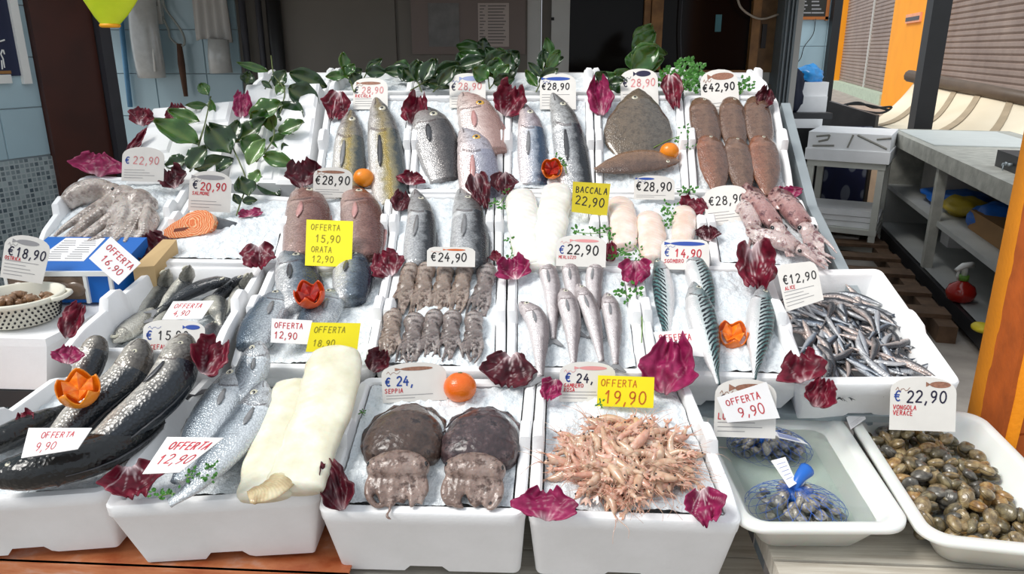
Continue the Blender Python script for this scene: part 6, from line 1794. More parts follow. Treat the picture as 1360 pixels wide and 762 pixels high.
for lay in range(3):
    for i in range((110, 85, 80)[lay]):
        a, b = rnd.uniform(0.13, 0.80), rnd.uniform(0.13, 0.90)
        p = B2['pt'](a, b) + V((0, 0, -0.068 + 0.017 * lay + 0.004 + rnd.uniform(0, 0.006)))
        M_ = Matrix.Translation(p) @ Euler((rnd.gauss(0, 0.6), rnd.gauss(0, 0.6), rnd.uniform(0, 6.3))).to_matrix().to_4x4() @ Matrix.Scale(rnd.uniform(0.85, 1.15), 4)
        if lay == 0:
            BED.add([M_ @ v.co for v in cm[0].vertices], [tuple(q.vertices) for q in cm[0].polygons]); continue
        o = link('clam', cm[rnd.choice((0, 0, 1, 1, 2, 3))]); o.matrix_world = M_
        setp(o, 'loose brown striped clam in the right plastic basin', 'clam', 'loose clams in the basin')
setp(BED.obj('clam_bed', F_CL[0], None, True), 'bottom layer of clams hidden under the loose clams', 'clams', None, 'stuff')
# netted clam bags
M_NET = NT('blue_net')
M_NET.set(col=srgb(40, 96, 190), rough=0.4); M_NET = M_NET.m
F_CLB = [clammat('clam_bluegrey', srgb(76, 80, 84), srgb(134, 134, 130), srgb(186, 182, 172)), clammat('clam_pale', srgb(104, 100, 94), srgb(160, 154, 142), srgb(204, 198, 184))]
cmb = [clam_mesh(10 + k, F_CLB[k]) for k in range(2)]
def clam_bag(px, py, rx, ry, which, knot, tagdir, seed):
    rnd = random.Random(seed)
    c = hit(px, py, V((0, 0, 0.740)), V((0, 0, 1)))
    sc = depth_of(c) / FOC; ax_ = rx * sc; ay_ = ry * sc * 1.75
    for lay in range(3):
        f = (1.0, 0.86, 0.62)[lay]
        for i in range((28, 26, 14)[lay]):
            a, r = rnd.uniform(0, 6.283), math.sqrt(rnd.random()) * f * 0.92
            p = c + V((ax_ * r * math.cos(a), ay_ * r * math.sin(a), -0.022 + 0.018 * lay))
            o = link('clam', cmb[rnd.randrange(2)]); o.matrix_world = Matrix.Translation(p) @ Euler((rnd.gauss(0, 0.7), rnd.gauss(0, 0.7), rnd.uniform(0, 6.3))).to_matrix().to_4x4() @ Matrix.Scale(rnd.uniform(0.7, 0.9), 4)
            setp(o, 'small grey clam inside the %s net bag' % which, 'clam', 'clams in the %s net bag' % which)
    kp = hit(knot[0], knot[1], V((0, 0, 0.765)), V((0, 0, 1)))
    t = thing('net_bag', c - V((0, 0, .03)), '%s blue net bag of clams with a white paper tag' % which, 'net bag', 'net bags of clams')
    # net: two families of strands over a flattened dome
    mb = MB(); nst = 20
    for fam in (-1, 1):
        for k in range(nst):
            pts = []
            for i in range(15):
                u = i / 14; th = u * math.pi * 0.62; ph = 2 * math.pi * k / nst + fam * u * 1.1
                q = c + V((ax_ * 1.06 * math.sin(th) * math.cos(ph), ay_ * 1.06 * math.sin(th) * math.sin(ph), -0.012 + 0.042 * math.cos(th)))
                pull = (1 - u) ** 5
                pts.append(q.lerp(kp - V((0, 0, 0.004)), pull))
            mb.tube(pts, 0.0005, 3, cap=False)
    o = mb.obj('net', M_NET, t); o['kind'] = 'stuff'
    mb = MB(); kd = V((knot[2], knot[3], 0)).normalized()
    mb.tube(catmull([kp - V((0, 0, 0.018)), kp, kp + kd * 0.02 + V((0, 0, 0.014)), kp + kd * 0.042 + V((0, 0, 0.02))], 12), [0.030, .018, .011, .009, .009, .010, .011, .012, .013, .014, .015, .016], 12)
    mb.obj('gathered_neck', M_BLUEB, t, True)
    mb = MB(); ring_ = [kp + kd * 0.012 + V((0.011 * math.cos(a), 0.004 * math.sin(a), 0.007 + 0.011 * math.sin(a))) for a in [i * math.pi / 5 for i in range(11)]]
    mb.tube(ring_, 0.002, 5); mb.obj('tie', M_WHITE, t, True)
    # paper tag
    q = [hit(x, y, kp + V((0, 0, 0.01)), V((0, -0.25, 1)).normalized()) for x, y in tagdir]
    nn = (q[1] - q[0]).cross(q[3] - q[0]).normalized()
    if nn.z < 0: nn = -nn
    mb = MB(); mb.hexa([p for p in q], [p + nn * 0.001 for p in q]); tg = mb.obj('paper_tag', M_PAPER, t)
    mb = MB()
    for i in range(5):
        f_ = 0.18 + i * 0.14
        mb.tube([q[0].lerp(q[3], f_).lerp(q[1].lerp(q[2], f_), 0.22) + nn * 0.0014, q[0].lerp(q[3], f_).lerp(q[1].lerp(q[2], f_), 0.85) + nn * 0.0014], 0.0008, 4)
    mb.obj('printed_lines', M_FADE, tg)
clam_bag(1022, 590, 52, 27, 'far', (1012, 570, -0.3, 0.7), [(1022, 571), (1062, 583), (1073, 590), (1026, 580)], 1)
clam_bag(1057, 668, 62, 30, 'near', (1056, 645, 0.6, 0.6), [(1024, 612), (1043, 607), (1058, 642), (1048, 648)], 2)
# sea snails in the colander
M_SN = plain('snail_shell', srgb(140, 106, 78), 0.4, 0.4, 60, coat=0.2)
mb = MB(); mb.tube([V((0.0, 0, 0)), V((0.012, 0.002, 0.001)), V((0.024, 0, 0)), V((0.036, -0.002, 0)), V((0.046, 0, 0))], [0.004, 0.012, 0.013, 0.008, 0.002], 10)
for k in range(4): mb.tube([V((0.008 + 0.009 * k, 0.0128 * math.cos(a) * (1 - .18 * k), 0.0128 * math.sin(a) * (1 - .18 * k))) for a in [i * math.pi / 6 for i in range(13)]], 0.0014, 4)
sm_ = mesh('snail_mesh', mb.v, mb.f, M_SN)
rnd = random.Random(9)
for lay in range(3):
  for i in range(20):
    a, r = rnd.uniform(0, 6.283), math.sqrt(rnd.random()) * 0.066
    o = link('sea_snail', sm_); o.matrix_world = Matrix.Translation(COLANDER + V((r * math.cos(a), r * math.sin(a), 0.026 + 0.014 * lay))) @ Euler((rnd.uniform(0, 6), rnd.gauss(0, .4), rnd.uniform(0, 6.3))).to_matrix().to_4x4() @ Matrix.Scale(0.75, 4)
    setp(o, 'brown sea snail heaped in the white colander', 'snail', 'sea snails in the colander')
# ================================================================ leaves, oranges, parsley
def lean_frame(p, sl, mixf=0.5):
    """a plane through p between the slope's normal and the line to the viewer"""
    return (sl.n * (1 - mixf) + (CAM - p).normalized() * mixf).normalized()

def radmat(name, a, b, c):
    t = NT(name); co = t.coord(); v = t.attr('vein')
    base = t.ramp(t.noise(45, 4, co), [(0.3, a), (0.55, b), (0.75, c)])
    col = t.mix(v, base, srgb(236, 214, 216))
    t.set(col=col, rough=0.42, spec=0.35)
    t.bump(t.math('ADD', t.math('MULTIPLY', v, 1.2), t.noise(80, 3, co)), 0.3, 0.003)
    return t.m
F_RAD = [radmat('radicchio_wine', srgb(74, 12, 28), srgb(108, 18, 40), srgb(132, 30, 54)), radmat('radicchio_dark', srgb(48, 10, 20), srgb(76, 14, 28), srgb(104, 24, 40)), radmat('radicchio_magenta', srgb(110, 18, 58), srgb(144, 30, 80), srgb(170, 60, 104))]

def radicchio(px, py, wpx, hpx, rot, sl, label, m=0, curl=0.35, w=0.012, seed=0, veins=0.8, mixf=0.45, fold=0.0):
    rnd = random.Random(seed * 13 + int(px))
    p = sl.at(px, py, w)
    n = lean_frame(p, sl, mixf)
    c_, s_ = math.cos(R(rot)), math.sin(R(rot))
    ex = hit(px + 10 * c_, py + 10 * s_, p, n) - p; ey = hit(px + 10 * s_, py - 10 * c_, p, n) - p
    ex = ex / 10.0 * wpx; ey = ey / 10.0 * hpx       # metres per full width / height
    k = depth_of(p) / FOC * min(wpx, hpx)
    nu, nv = 30, 30
    vs_, fs, ve = [], [], []
    ph = [rnd.uniform(0, 6.28) for _ in range(5)]
    for j in range(nv + 1):
        v = j / nv
        wd = (math.sin(math.pi * (0.10 + 0.80 * v ** 0.8))) ** 0.75
        for i in range(nu + 1):
            u = 2 * i / nu - 1
            edge = 1 + (0.12 * math.sin(5 * v + ph[0]) + 0.07 * math.sin(13 * v + ph[1]) * (1 if u > 0 else -1) + 0.04 * math.sin(29 * v + ph[3])) * abs(u)
            tip = 1 + 0.05 * math.sin(3.3 * u + ph[2]) * v + 0.05 * math.sin(11 * u + ph[4]) * v
            x = u * wd * 0.5 * edge; y = (v * tip - 0.5)
            z = curl * (u * u * 0.55 - 0.15) + curl * 0.8 * (v - 0.4) ** 2 + 0.09 * math.sin(6 * u + ph[2] + 3 * v) * (abs(u) + v) * 0.6 + 0.05 * math.sin(13 * v + ph[3]) * abs(u) ** 2 + fold * abs(u) * (1 - v) \
                + 0.30 * noise.noise(V((u * 1.6 + seed, v * 2.4, px * 0.1))) + 0.12 * noise.noise(V((u * 4 + seed, v * 5, px * 0.1)))
            vs_.append(p + ex * x + ey * y + n * (z * k * 0.75))
            an = math.atan2(u * wd, v + 0.12)
            r_ = math.hypot(u * wd, v + 0.12)
            lines = 0.0
            for q in range(-2, 3):
                d = abs(an - q * 0.42 - 0.16 * math.sin(q * 3 + ph[1]) - 0.10 * math.sin(v * 5 + q + ph[3])) * r_
                lines = max(lines, max(0, 1 - d / (0.032 * (1.2 - v))) * (1.0 if q == 0 else 0.8))
            core = max(0, 1 - r_ / 0.42)
            ve.append(min(1, veins * (0.8 * lines * (1 - 0.7 * v) + core * 0.9)))
    for j in range(nv):
        for i in range(nu):
            q = j * (nu + 1) + i; fs.append((q, q + 1, q + nu + 2, q + nu + 1))
    o = obj('radicchio_leaf', vs_, fs, F_RAD[m], None, None, True, {'vein': ve})
    md = o.modifiers.new('th', 'SOLIDIFY'); md.thickness = 0.0016; md.offset = 0
    return setp(o, label, 'radicchio', 'radicchio leaves')
L_ = 'radicchio leaf '
for i, (x, y, w_, h_, rot, sl, lb, m, cu, off, ve) in enumerate((
    (130, 219, 66, 28, 8, R3, 'purple ' + L_ + 'on the rear rim of the octopus crate', 2, .4, .03, .5),
    (188, 155, 36, 22, 10, R4, 'wine and white ' + L_ + 'at the top left corner of the upturned crate', 0, .3, .02, 1.2),
    (182, 190, 14, 42, 35, R4, 'thin curled ' + L_ + 'above the tag of the octopus', 0, .5, .02, 1.0),
    (236, 152, 32, 26, -10, R4, 'small ' + L_ + 'tucked under a green leaf on the upturned crate', 0, .4, .018, .6),
    (322, 140, 27, 32, 5, R4, 'magenta ' + L_ + 'on the second upturned crate', 2, .5, .02, .6),
    (229, 237, 38, 24, -20, R3, 'dark ' + L_ + 'between the octopus tag and the salmon tag', 1, .5, .04, .7),
    (203, 326, 50, 30, -25, R3, 'dark ' + L_ + 'at the front of the salmon crate', 1, .4, .02, .4),
    (343, 341, 50, 32, 175, R3, 'wine ' + L_ + 'with pale base at the corner of the salmon crate', 0, .5, .03, 1.1),
    (97, 426, 34, 46, 25, RG, 'glossy wine ' + L_ + 'right of the colander', 0, .5, .05, .3),
    (90, 472, 42, 22, 5, RG, 'purple ' + L_ + 'hanging on the crate corner below the colander', 2, .4, .03, .7),
    (282, 475, 54, 46, 35, RA, 'wine ' + L_ + 'between the mullets and the front sea bass', 0, .6, .15, .6),
    (178, 640, 80, 44, 165, RA, 'red ' + L_ + 'with white base at the front left crate corner', 0, .5, .03, 1.2),
    (445, 645, 46, 62, -18, R1, 'dark curled ' + L_ + 'at the front corner by the left cuttlefish', 1, .7, .03, .3),
    (724, 670, 80, 38, 5, R1, 'magenta crumpled ' + L_ + 'on the rim between cuttlefish and shrimps', 2, .5, .03, .5),
    (936, 673, 50, 46, 170, R1, 'magenta ' + L_ + 'with white base at the front right of the shrimp crate', 2, .5, .03, 1.2),
    (447, 141, 34, 36, 190, R4, 'veined ' + L_ + 'left of the amberjacks', 0, .4, .02, 1.4),
    (552, 146, 36, 38, 15, R4, 'round crinkled ' + L_ + 'behind the grey bream', 0, .5, .03, .4),
    (677, 135, 46, 40, 20, R4, 'crinkled ' + L_ + 'between the pink bream and the silver blue fish', 0, .5, .03, .6),
    (797, 130, 32, 46, -5, R4, 'smooth wine ' + L_ + 'beside the turbot', 2, .4, .03, .5),
    (893, 122, 26, 44, 172, R4, 'streaked ' + L_ + 'between the turbot and the soles', 0, .4, .03, 1.2),
    (1016, 131, 26, 26, 20, R4, 'dark ' + L_ + 'at the rear right corner of the sole crate', 1, .6, .03, .3),
    (403, 232, 48, 34, -8, R3, 'dark ' + L_ + 'left of the tag of the red porgies', 1, .4, .05, .3),
    (546, 237, 36, 17, 8, R4, 'folded ' + L_ + 'below the grey bream', 0, .5, .02, .9),
    (532, 268, 26, 24, 10, R3, 'small dark ' + L_ + 'left of the third row sea bass', 1, .3, .02, .3),
    (637, 253, 32, 46, 165, R3, 'dark wine ' + L_ + 'left one of the pair above the cod fillets', 1, .35, .04, .7),
    (669, 243, 34, 28, 185, R3, 'dark wine ' + L_ + 'right one of the pair above the cod fillets', 1, .35, .04, .6),
    (513, 350, 50, 32, -25, R2, 'veined ' + L_ + 'beside the small octopus tag', 0, .35, .03, .9),
    (658, 340, 16, 14, 0, R3, 'tiny ' + L_ + 'left of the cod fillets', 0, .4, .02, .3),
    (681, 357, 50, 28, -15, R2, 'frilly magenta ' + L_ + 'at the rear of the hake crate', 2, .6, .03, .9),
    (843, 361, 46, 32, 180, R2, 'magenta ' + L_ + 'between the hake and mackerel tags', 2, .4, .03, .5),
    (810, 335, 20, 24, 0, R3, 'small ' + L_ + 'right behind the hake tag', 0, .4, .02, .3),
    (920, 273, 40, 20, 15, R3, 'bright red ' + L_ + 'above the pink tail fillets', 0, .35, .02, .4),
    (940, 310, 34, 18, 5, R3, 'dark ' + L_ + 'with greenish veins beside the squid', 1, .4, .02, 1.3),
    (1044, 257, 40, 17, -10, R4, 'pink frilly ' + L_ + 'on the rim below the soles', 2, .5, .02, 1.2),
    (1004, 355, 60, 60, 172, R2, 'large ' + L_ + 'with bold white veins above the single mackerel', 0, .35, .05, 1.5),
    (675, 492, 70, 44, 190, R2, 'dark veined ' + L_ + 'between the octopuses and the hake', 1, .45, .02, 1.0),
    (732, 517, 30, 28, 200, R1, 'small pinkish ' + L_ + 'left of the shrimp tag', 2, .35, .03, .6),
    (887, 489, 70, 68, 8, R2, 'big smooth wine ' + L_ + 'above the yellow shrimp card', 2, .5, .03, .25),
    (1064, 490, 66, 36, -12, R2, 'crinkled wine ' + L_ + 'at the front left corner of the anchovy crate', 0, .6, .03, .5),
    (1090, 523, 46, 36, 20, R2, 'limp wine ' + L_ + 'hanging over the front of the anchovy crate', 0, .6, .02, .3),
    (332, 283, 36, 10, -6, R3, 'thin pink ' + L_ + 'right of the salmon steak', 2, .3, .012, .6),
    (34, 556, 26, 18, -30, RA, 'small red ' + L_ + 'by the left rim of the mullet crate', 0, .4, .05, .5),
    (502, 480, 34, 30, 30, R2, 'dark ' + L_ + 'half hidden behind the cuttlefish tag', 1, .4, .01, .3))):
    radicchio(x, y, w_, h_, rot, sl, lb, m, cu, off, i + 1, ve)

# glossy green leaves on branches
def leafmat(name, a, b):
    t = NT(name); co = t.coord(); v = t.attr('rib')
    col = t.ramp(t.noise(25, 3, co), [(0.35, a), (0.7, b)])
    col = t.mix(t.math('MULTIPLY', v, 0.3), col, srgb(110, 140, 70))
    t.set(col=col, rough=0.28, coat=0.3, sub=0.05); return t.m
F_LEAF = [leafmat('dark_leaf', srgb(20, 46, 22), srgb(34, 66, 30)), leafmat('mid_leaf', srgb(36, 78, 24), srgb(58, 104, 36)), leafmat('pale_leaf', srgb(70, 110, 48), srgb(104, 142, 76))]
def green_leaf(parent, p0, p1, wid, n, m, curl=0.25, seed=0):
    """p0 base, p1 tip in space; wid in metres; n facing"""
    ax = p1 - p0; L = ax.length; b = n.cross(ax).normalized(); nn = ax.cross(b).normalized()
    if nn.dot(n) < 0: nn = -nn
    vs_, fs, ri = [], [], []; nv, nu = 12, 6
    for j in range(nv + 1):
        v = j / nv; w_ = wid * (math.sin(math.pi * min(1, v * 0.96 + 0.02)) ** 0.8) * (1.1 - 0.35 * v) * 0.5
        for i in range(nu + 1):
            u = 2 * i / nu - 1
            z = L * (curl * (v - v * v) * 0.5) + wid * 0.22 * abs(u) ** 1.3 + wid * 0.05 * math.sin(v * 14 + seed) * abs(u)
            vs_.append(p0 + ax * v + b * (u * w_) + nn * z); ri.append(1.0 if i == nu // 2 else 0.0)
    for j in range(nv):
        for i in range(nu): q = j * (nu + 1) + i; fs.append((q, q + 1, q + nu + 2, q + nu + 1))
    o = obj('leaf', vs_, fs, F_LEAF[m], parent, None, True, {'rib': ri})
    md = o.modifiers.new('th', 'SOLIDIFY'); md.thickness = 0.0008; return o
M_STEM = plain('green_stem', srgb(88, 100, 54), 0.5, 0.2)
def branch(label, sl, stems, leaves, name='leafy_branch', cat='branch', w0=0.03, group='green branches', mixf=0.55):
    o0 = sl.at(*stems[0][-1], 0.0)
    t = thing(name, o0, label, cat, group)
    for st in stems:
        P = [sl.at(x, y, w0 * (0.6 + 0.5 * math.sin(k * 1.1 + 0.6))) for k, (x, y) in enumerate(st)]
        mb = MB(); mb.tube(catmull(P, 14), 0.0024, 6); mb.obj('stem', M_STEM, t, True)
    for k, (bx, by, tx, ty, wp, m) in enumerate(leaves):
        hgt = w0 * (0.8 + 0.7 * math.sin(k * 2.3))
        p = sl.at(bx, by, hgt); n = lean_frame(p, sl, mixf)
        rr = random.Random(k + int(bx)); n = (n + V((rr.uniform(-.35, .35), rr.uniform(-.2, .2), rr.uniform(-.2, .2)))).normalized()
        q = hit(tx, ty, p, n)
        green_leaf(t, p, q, wp * depth_of(p) / FOC * 1.5, n, m, rr.uniform(-0.15, 0.3), k)
    return t
branch('leafy green branch across the left upturned crate', R4, [[(280, 128), (272, 165), (262, 200), (252, 228)], [(272, 165), (263, 192)]],
       [(263, 193, 204, 163, 25, 1), (266, 162, 224, 147, 14, 1), (276, 141, 246, 140, 8, 1), (277, 127, 266, 112, 12, 1), (280, 132, 286, 156, 8, 1),
        (250, 214, 221, 222, 18, 0), (253, 226, 277, 196, 22, 0), (258, 226, 310, 213, 19, 0)])
branch('broad leaved green branch over the gap between the two upturned crates', R4, [[(312, 160), (308, 190), (318, 215), (326, 240), (318, 282)], [(354, 150), (364, 170), (360, 190), (340, 215)]],
       [(307, 205, 277, 168, 30, 0), (306, 190, 317, 161, 15, 0), (314, 190, 355, 158, 20, 0), (320, 186, 352, 206, 24, 1), (331, 220, 353, 186, 18, 2), (357, 187, 410, 197, 20, 1), (351, 207, 392, 220, 16, 1),
        (372, 178, 405, 163, 17, 1), (362, 176, 360, 150, 14, 2), (310, 214, 290, 226, 12, 0), (375, 190, 384, 212, 9, 0)])
branch('dark leafy branch at the rear of the second upturned crate', R4, [[(360, 74), (364, 100), (378, 120), (372, 150)], [(364, 98), (352, 118)]],
       [(352, 166, 333, 150, 22, 1), (335, 158, 376, 140, 26, 1), (372, 142, 404, 166, 26, 0), (382, 118, 422, 142, 27, 0), (384, 98, 434, 117, 20, 0), (366, 116, 380, 95, 16, 0), (356, 96, 314, 84, 9, 1), (327, 114, 330, 97, 14, 0), (376, 112, 368, 128, 10, 2), (348, 108, 362, 118, 6, 0)])
branch('small dark sprig of leaves behind the salmon steak', R3, [[(332, 240), (322, 262), (314, 286)]],
       [(330, 262, 318, 238, 22, 0), (334, 246, 346, 228, 14, 2), (344, 240, 372, 262, 20, 0), (322, 268, 342, 266, 9, 0), (318, 272, 310, 258, 9, 0)])
def bushy(label, pts, seed, n, lp, wp, spread, m=(0, 0, 1), up=(0.2, 1.0), name='leafy_sprig', Y=None):
    rnd = random.Random(seed); stems = []; leaves = []
    for (bx, by, tx, ty) in pts:
        stems.append([(tx, ty), ((bx + tx) / 2 + 2, (by + ty) / 2), (bx, by)])
        for k in range(n):
            u = rnd.uniform(0.2, 1.0); x, y = lerp(bx, tx, u), lerp(by, ty, u)
            a = rnd.uniform(-spread, spread) + math.atan2(ty - by, tx - bx)
            l = lp * rnd.uniform(0.7, 1.2)
            leaves.append((x, y, x + l * math.cos(a), y + l * math.sin(a) * 0.8, wp * rnd.uniform(0.8, 1.2), rnd.choice(m)))
    return branch(label, R5, stems, leaves, name, 'leaves', 0.035, 'greenery along the rear row', 0.75)
bushy('sprig of thin leaves above the left amberjack tag', [(470, 122, 452, 80), (470, 122, 490, 90)], 3, 5, 26, 12, 1.3)
bushy('spray of dark leaves behind the grey bream', [(545, 120, 590, 92), (575, 122, 610, 88), (560, 122, 545, 95)], 5, 8, 34, 14, 1.1)
bushy('tall dark leaf cluster behind the pink bream', [(650, 118, 640, 68), (650, 118, 672, 85)], 8, 9, 34, 17, 1.3)
bushy('dark sprig beside the sea bass tag', [(712, 122, 735, 70), (712, 122, 722, 90)], 11, 6, 30, 11, 1.0)
bushy('broad pale leaf sprig before the window', [(838, 110, 842, 60)], 13, 9, 42, 20, 1.7, (1, 1, 2))
bushy('low dark leaves behind the smooth radicchio', [(788, 122, 815, 108), (780, 122, 800, 106)], 17, 4, 28, 14, 1.0)

# parsley
F_PAR = plain('parsley_green', srgb(58, 118, 34), 0.45, 0.25, 60)
def parsley(label, sl, stem, fronds, size=5.0, seed=0, w=0.015, n=9, name='parsley_sprig'):
    rnd = random.Random(seed)
    t = thing(name, sl.at(*stem[0], 0), label, 'parsley', 'parsley sprigs')
    P = [sl.at(x, y, w) for x, y in stem]
    mb = MB(); mb.tube(catmull(P, 12), 0.0014, 5); mb.obj('stem', plain('parsley_stem', srgb(110, 150, 60), 0.5), t, True)
    for (fx, fy) in fronds:
        mb = MB()
        c = sl.at(fx, fy, w + 0.006); k = depth_of(c) / FOC * size
        nn = lean_frame(c, sl, 0.6)
        e1 = V((1, 0, 0)); e1 = (e1 - nn * e1.dot(nn)).normalized(); e2 = nn.cross(e1)
        for q in range(n):
            a = rnd.uniform(0, 6.28); r = rnd.uniform(0, 1.0) * k
            p = c + e1 * r * math.cos(a) + e2 * r * math.sin(a) + nn * rnd.uniform(-.3, .5) * k
            l = k * rnd.uniform(0.5, 0.9); d = (e1 * math.cos(a) + e2 * math.sin(a) + nn * rnd.uniform(-.3, .5)).normalized(); b = d.cross(nn).normalized()
            pts = [p, p + d * l * .35 + b * l * .35, p + d * l * .55 + b * l * .18, p + d * l * .75 + b * l * .3, p + d * l, p + d * l * .75 - b * l * .3, p + d * l * .55 - b * l * .18, p + d * l * .35 - b * l * .35]
            pts = [x + nn * 0.1 * l * math.sin(i * 2) for i, x in enumerate(pts)]
            mb.hexa([x - nn * 0.0003 for x in pts], [x + nn * 0.0003 for x in pts])
        mb.obj('frond', F_PAR, t)
parsley('curly parsley sprig left of the soles', R4, [(868, 196), (890, 185), (912, 178)], [(908, 172), (916, 182), (905, 184), (914, 190)], 7, 1)
parsley('parsley sprig lying on the ice before the front sea bass', RA, [(248, 634), (270, 628), (282, 612), (278, 600)], [(252, 630), (268, 628), (284, 622), (288, 616), (276, 634)], 8, 2, 0.05)
parsley('parsley sprig between the gilthead tag and the cod fillet', RA, [(358, 470), (372, 480), (386, 490)], [(362, 470), (372, 476), (380, 484), (388, 489)], 6, 3, 0.03)
parsley('parsley sprig below the mustard card', R3, [(762, 308), (785, 310), (806, 308)], [(768, 309), (788, 308), (803, 304), (806, 314)], 7, 4)
parsley('parsley sprig between two pink tail fillets', R3, [(832, 312), (842, 325), (855, 340)], [(836, 316), (834, 330), (848, 333), (846, 341)], 6, 5)
parsley('parsley sprig above the pink tail fillets', R3, [(880, 272), (892, 284), (890, 300)], [(884, 274), (894, 276), (890, 288), (886, 296)], 7, 6)
parsley('parsley sprig by the price tag above the fillets', R3, [(902, 258), (916, 252), (924, 254)], [(906, 256), (918, 253)], 7, 7)
parsley('long stemmed parsley sprig over the hake crate edge', R2, [(852, 455), (852, 420), (838, 398), (828, 388)], [(826, 388), (833, 392), (848, 383)], 9, 8, 0.02)
parsley('tiny parsley sprig left of the cod fillets', R3, [(655, 268), (662, 272), (670, 262)], [(658, 270), (666, 274), (672, 258)], 6, 9)
parsley('small parsley sprig above the frilly magenta leaf', R3, [(676, 345), (680, 336), (678, 318)], [(678, 338), (678, 318)], 6, 10)
parsley('parsley sprig beside the hake tag', R3, [(812, 345), (820, 338), (830, 334)], [(816, 342), (822, 334), (828, 340)], 7, 11)
parsley('dark parsley bits under the red leaf at the front left', RA, [(210, 660), (222, 656), (236, 655)], [(208, 656), (220, 660), (236, 658)], 9, 12, 0.02)
parsley('parsley leaf floating above the shrimps', R1, [(796, 535), (800, 538)], [(797, 536)], 5, 13, 0.03)
parsley('parsley leaf in the left front ice', R1, [(478, 548), (484, 548)], [(481, 548)], 4, 14, 0.012)
parsley('parsley sprig on the cut red orange in the top row', R4, [(735, 214), (748, 216), (752, 230)], [(738, 212), (746, 214)], 6, 15, 0.03)
parsley('bushy bunch of parsley behind the streaked radicchio', R5, [(905, 124), (908, 105), (912, 92)], [(890, 100), (900, 92), (912, 90), (922, 98), (905, 104), (918, 110), (896, 112), (928, 106), (908, 116), (886, 108)], 12, 16, 0.03, 16, 'parsley_bunch')
parsley('small parsley bunch right of the sole tag', R5, [(985, 124), (990, 112)], [(984, 110), (990, 116), (995, 108), (982, 120)], 8, 17, 0.02, 10, 'parsley_bunch')

# oranges
def peelmat(name, a, b):
    t = NT(name); co = t.coord()
    t.set(col=t.ramp(t.noise(12, 3, co), [(0.35, a), (0.7, b)]), rough=0.32, coat=0.2, sub=0.05); t.bump(t.voro(320, co), 0.25, 0.002); return t.m
F_PEEL = peelmat('orange_peel', srgb(226, 96, 10), srgb(240, 124, 20)); F_PEELL = peelmat('mandarin_peel', srgb(236, 128, 8), srgb(246, 150, 24)); F_PEELR = peelmat('blood_orange_peel', srgb(200, 60, 14), srgb(224, 86, 24))
def orange(px, py, rp, sl, label, m_, flat=0.92):
    c0 = sl.at(px, py, 0.0); r = rp * depth_of(c0) / FOC; c = sl.at(px, py, r * 0.55)
    t = thing('orange', c - sl.n * r, label, 'orange', 'whole oranges')
    rot = Matrix.Rotation(R(-15), 3, 'X')
    mb = MB(); prof = []
    for i in range(25):
        a = math.pi * i / 24; k = 1 - 0.06 * math.exp(-(a / 0.22) ** 2); prof.append((r * math.sin(a), r * flat * math.cos(a) * k))
    mb.lathe([(x, z) for x, z in reversed(prof)], (0, 0, 0), 32); mb.v = [c + rot @ v for v in mb.v]; mb.obj('peel', m_, t, True)
    mb = MB(); mb.lathe([(0, -.02), (.16, -.02), (.13, .03), (.05, .05), (0, .05)], (0, 0, 0), 8); mb.v = [c + rot @ (v * r + V((0, 0, r * flat * 0.95))) for v in mb.v]; mb.obj('stem_button', M_STEM, t, True)
orange(483, 236, 13.5, R4, 'small yellow orange mandarin below the amberjacks', F_PEELL)
orange(889, 201, 12.5, R4, 'small orange mandarin beside the brown flatfish', F_PEELL)
orange(611, 514, 21.5, R1, 'large whole orange above the cuttlefish', F_PEEL)
def cut_orange(px, py, rp, sl, label, pm, fm, seed, tilt=0.3, w=0.0, teeth=5):
    c0 = sl.at(px, py, w); r = rp * depth_of(c0) / FOC; c = sl.at(px, py, w + r * 0.35)
    t = thing('cut_orange', c - sl.n * r * 0.7, label, 'orange', 'oranges cut like flowers')
    n = lean_frame(c, sl, tilt); e1 = V((1, 0, 0)); e1 = (e1 - n * e1.dot(n)).normalized(); e2 = n.cross(e1)
    mb = MB(); nu, nv = 40, 8; vs_, fs = [], []
    for lay in (1.0, 0.93):
        for j in range(nv + 1):
            for i in range(nu):
                a = 2 * math.pi * i / nu
                tri = abs(((i * teeth / nu + 0.1 * seed) % 1) - 0.5) * 2
                top = lerp(-0.15, 0.62, tri)
                z = lerp(-0.98, top, j / nv); rr = math.sqrt(max(0.02, 1 - min(1, z * z))) * (1 + 0.18 * max(0, z))
                vs_.append(c + (e1 * math.cos(a) * rr + e2 * math.sin(a) * rr + n * z) * (r * lay))
    m1 = (nv + 1) * nu
    for lay in range(2):
        for j in range(nv):
            for i in range(nu):
                i2 = (i + 1) % nu; q = (lay * m1 + j * nu + i, lay * m1 + j * nu + i2, lay * m1 + (j + 1) * nu + i2, lay * m1 + (j + 1) * nu + i); fs.append(q if lay == 0 else q[::-1])
    for i in range(nu): i2 = (i + 1) % nu; fs.append((nv * nu + i, nv * nu + i2, m1 + nv * nu + i2, m1 + nv * nu + i))
    obj('peel', vs_, fs, pm, t)
    for k in range(teeth):
        a = 2 * math.pi * (k + 0.5 - 0.1 * seed + 0.5) / teeth; d = e1 * math.cos(a) + e2 * math.sin(a); b = n.cross(d)
        mb = MB(); pts = [c - n * r * .2, c + d * r * .55 - b * r * .42 - n * r * .1, c + d * r * .72 + n * r * .42, c + d * r * .55 + b * r * .42 - n * r * .1]
        lo = [p - n * r * 0.12 - d * r * 0.1 for p in pts]; mb.hexa([x - n * r * .1 for x in pts], [x + n * r * .06 for x in pts]); mb.obj('flesh_segment', fm, t)
F_FL = shrimpmat('orange_flesh', srgb(226, 104, 16), srgb(240, 136, 34), srgb(246, 176, 90)); F_FLR = shrimpmat('blood_orange_flesh', srgb(130, 22, 18), srgb(176, 40, 28), srgb(206, 90, 60))
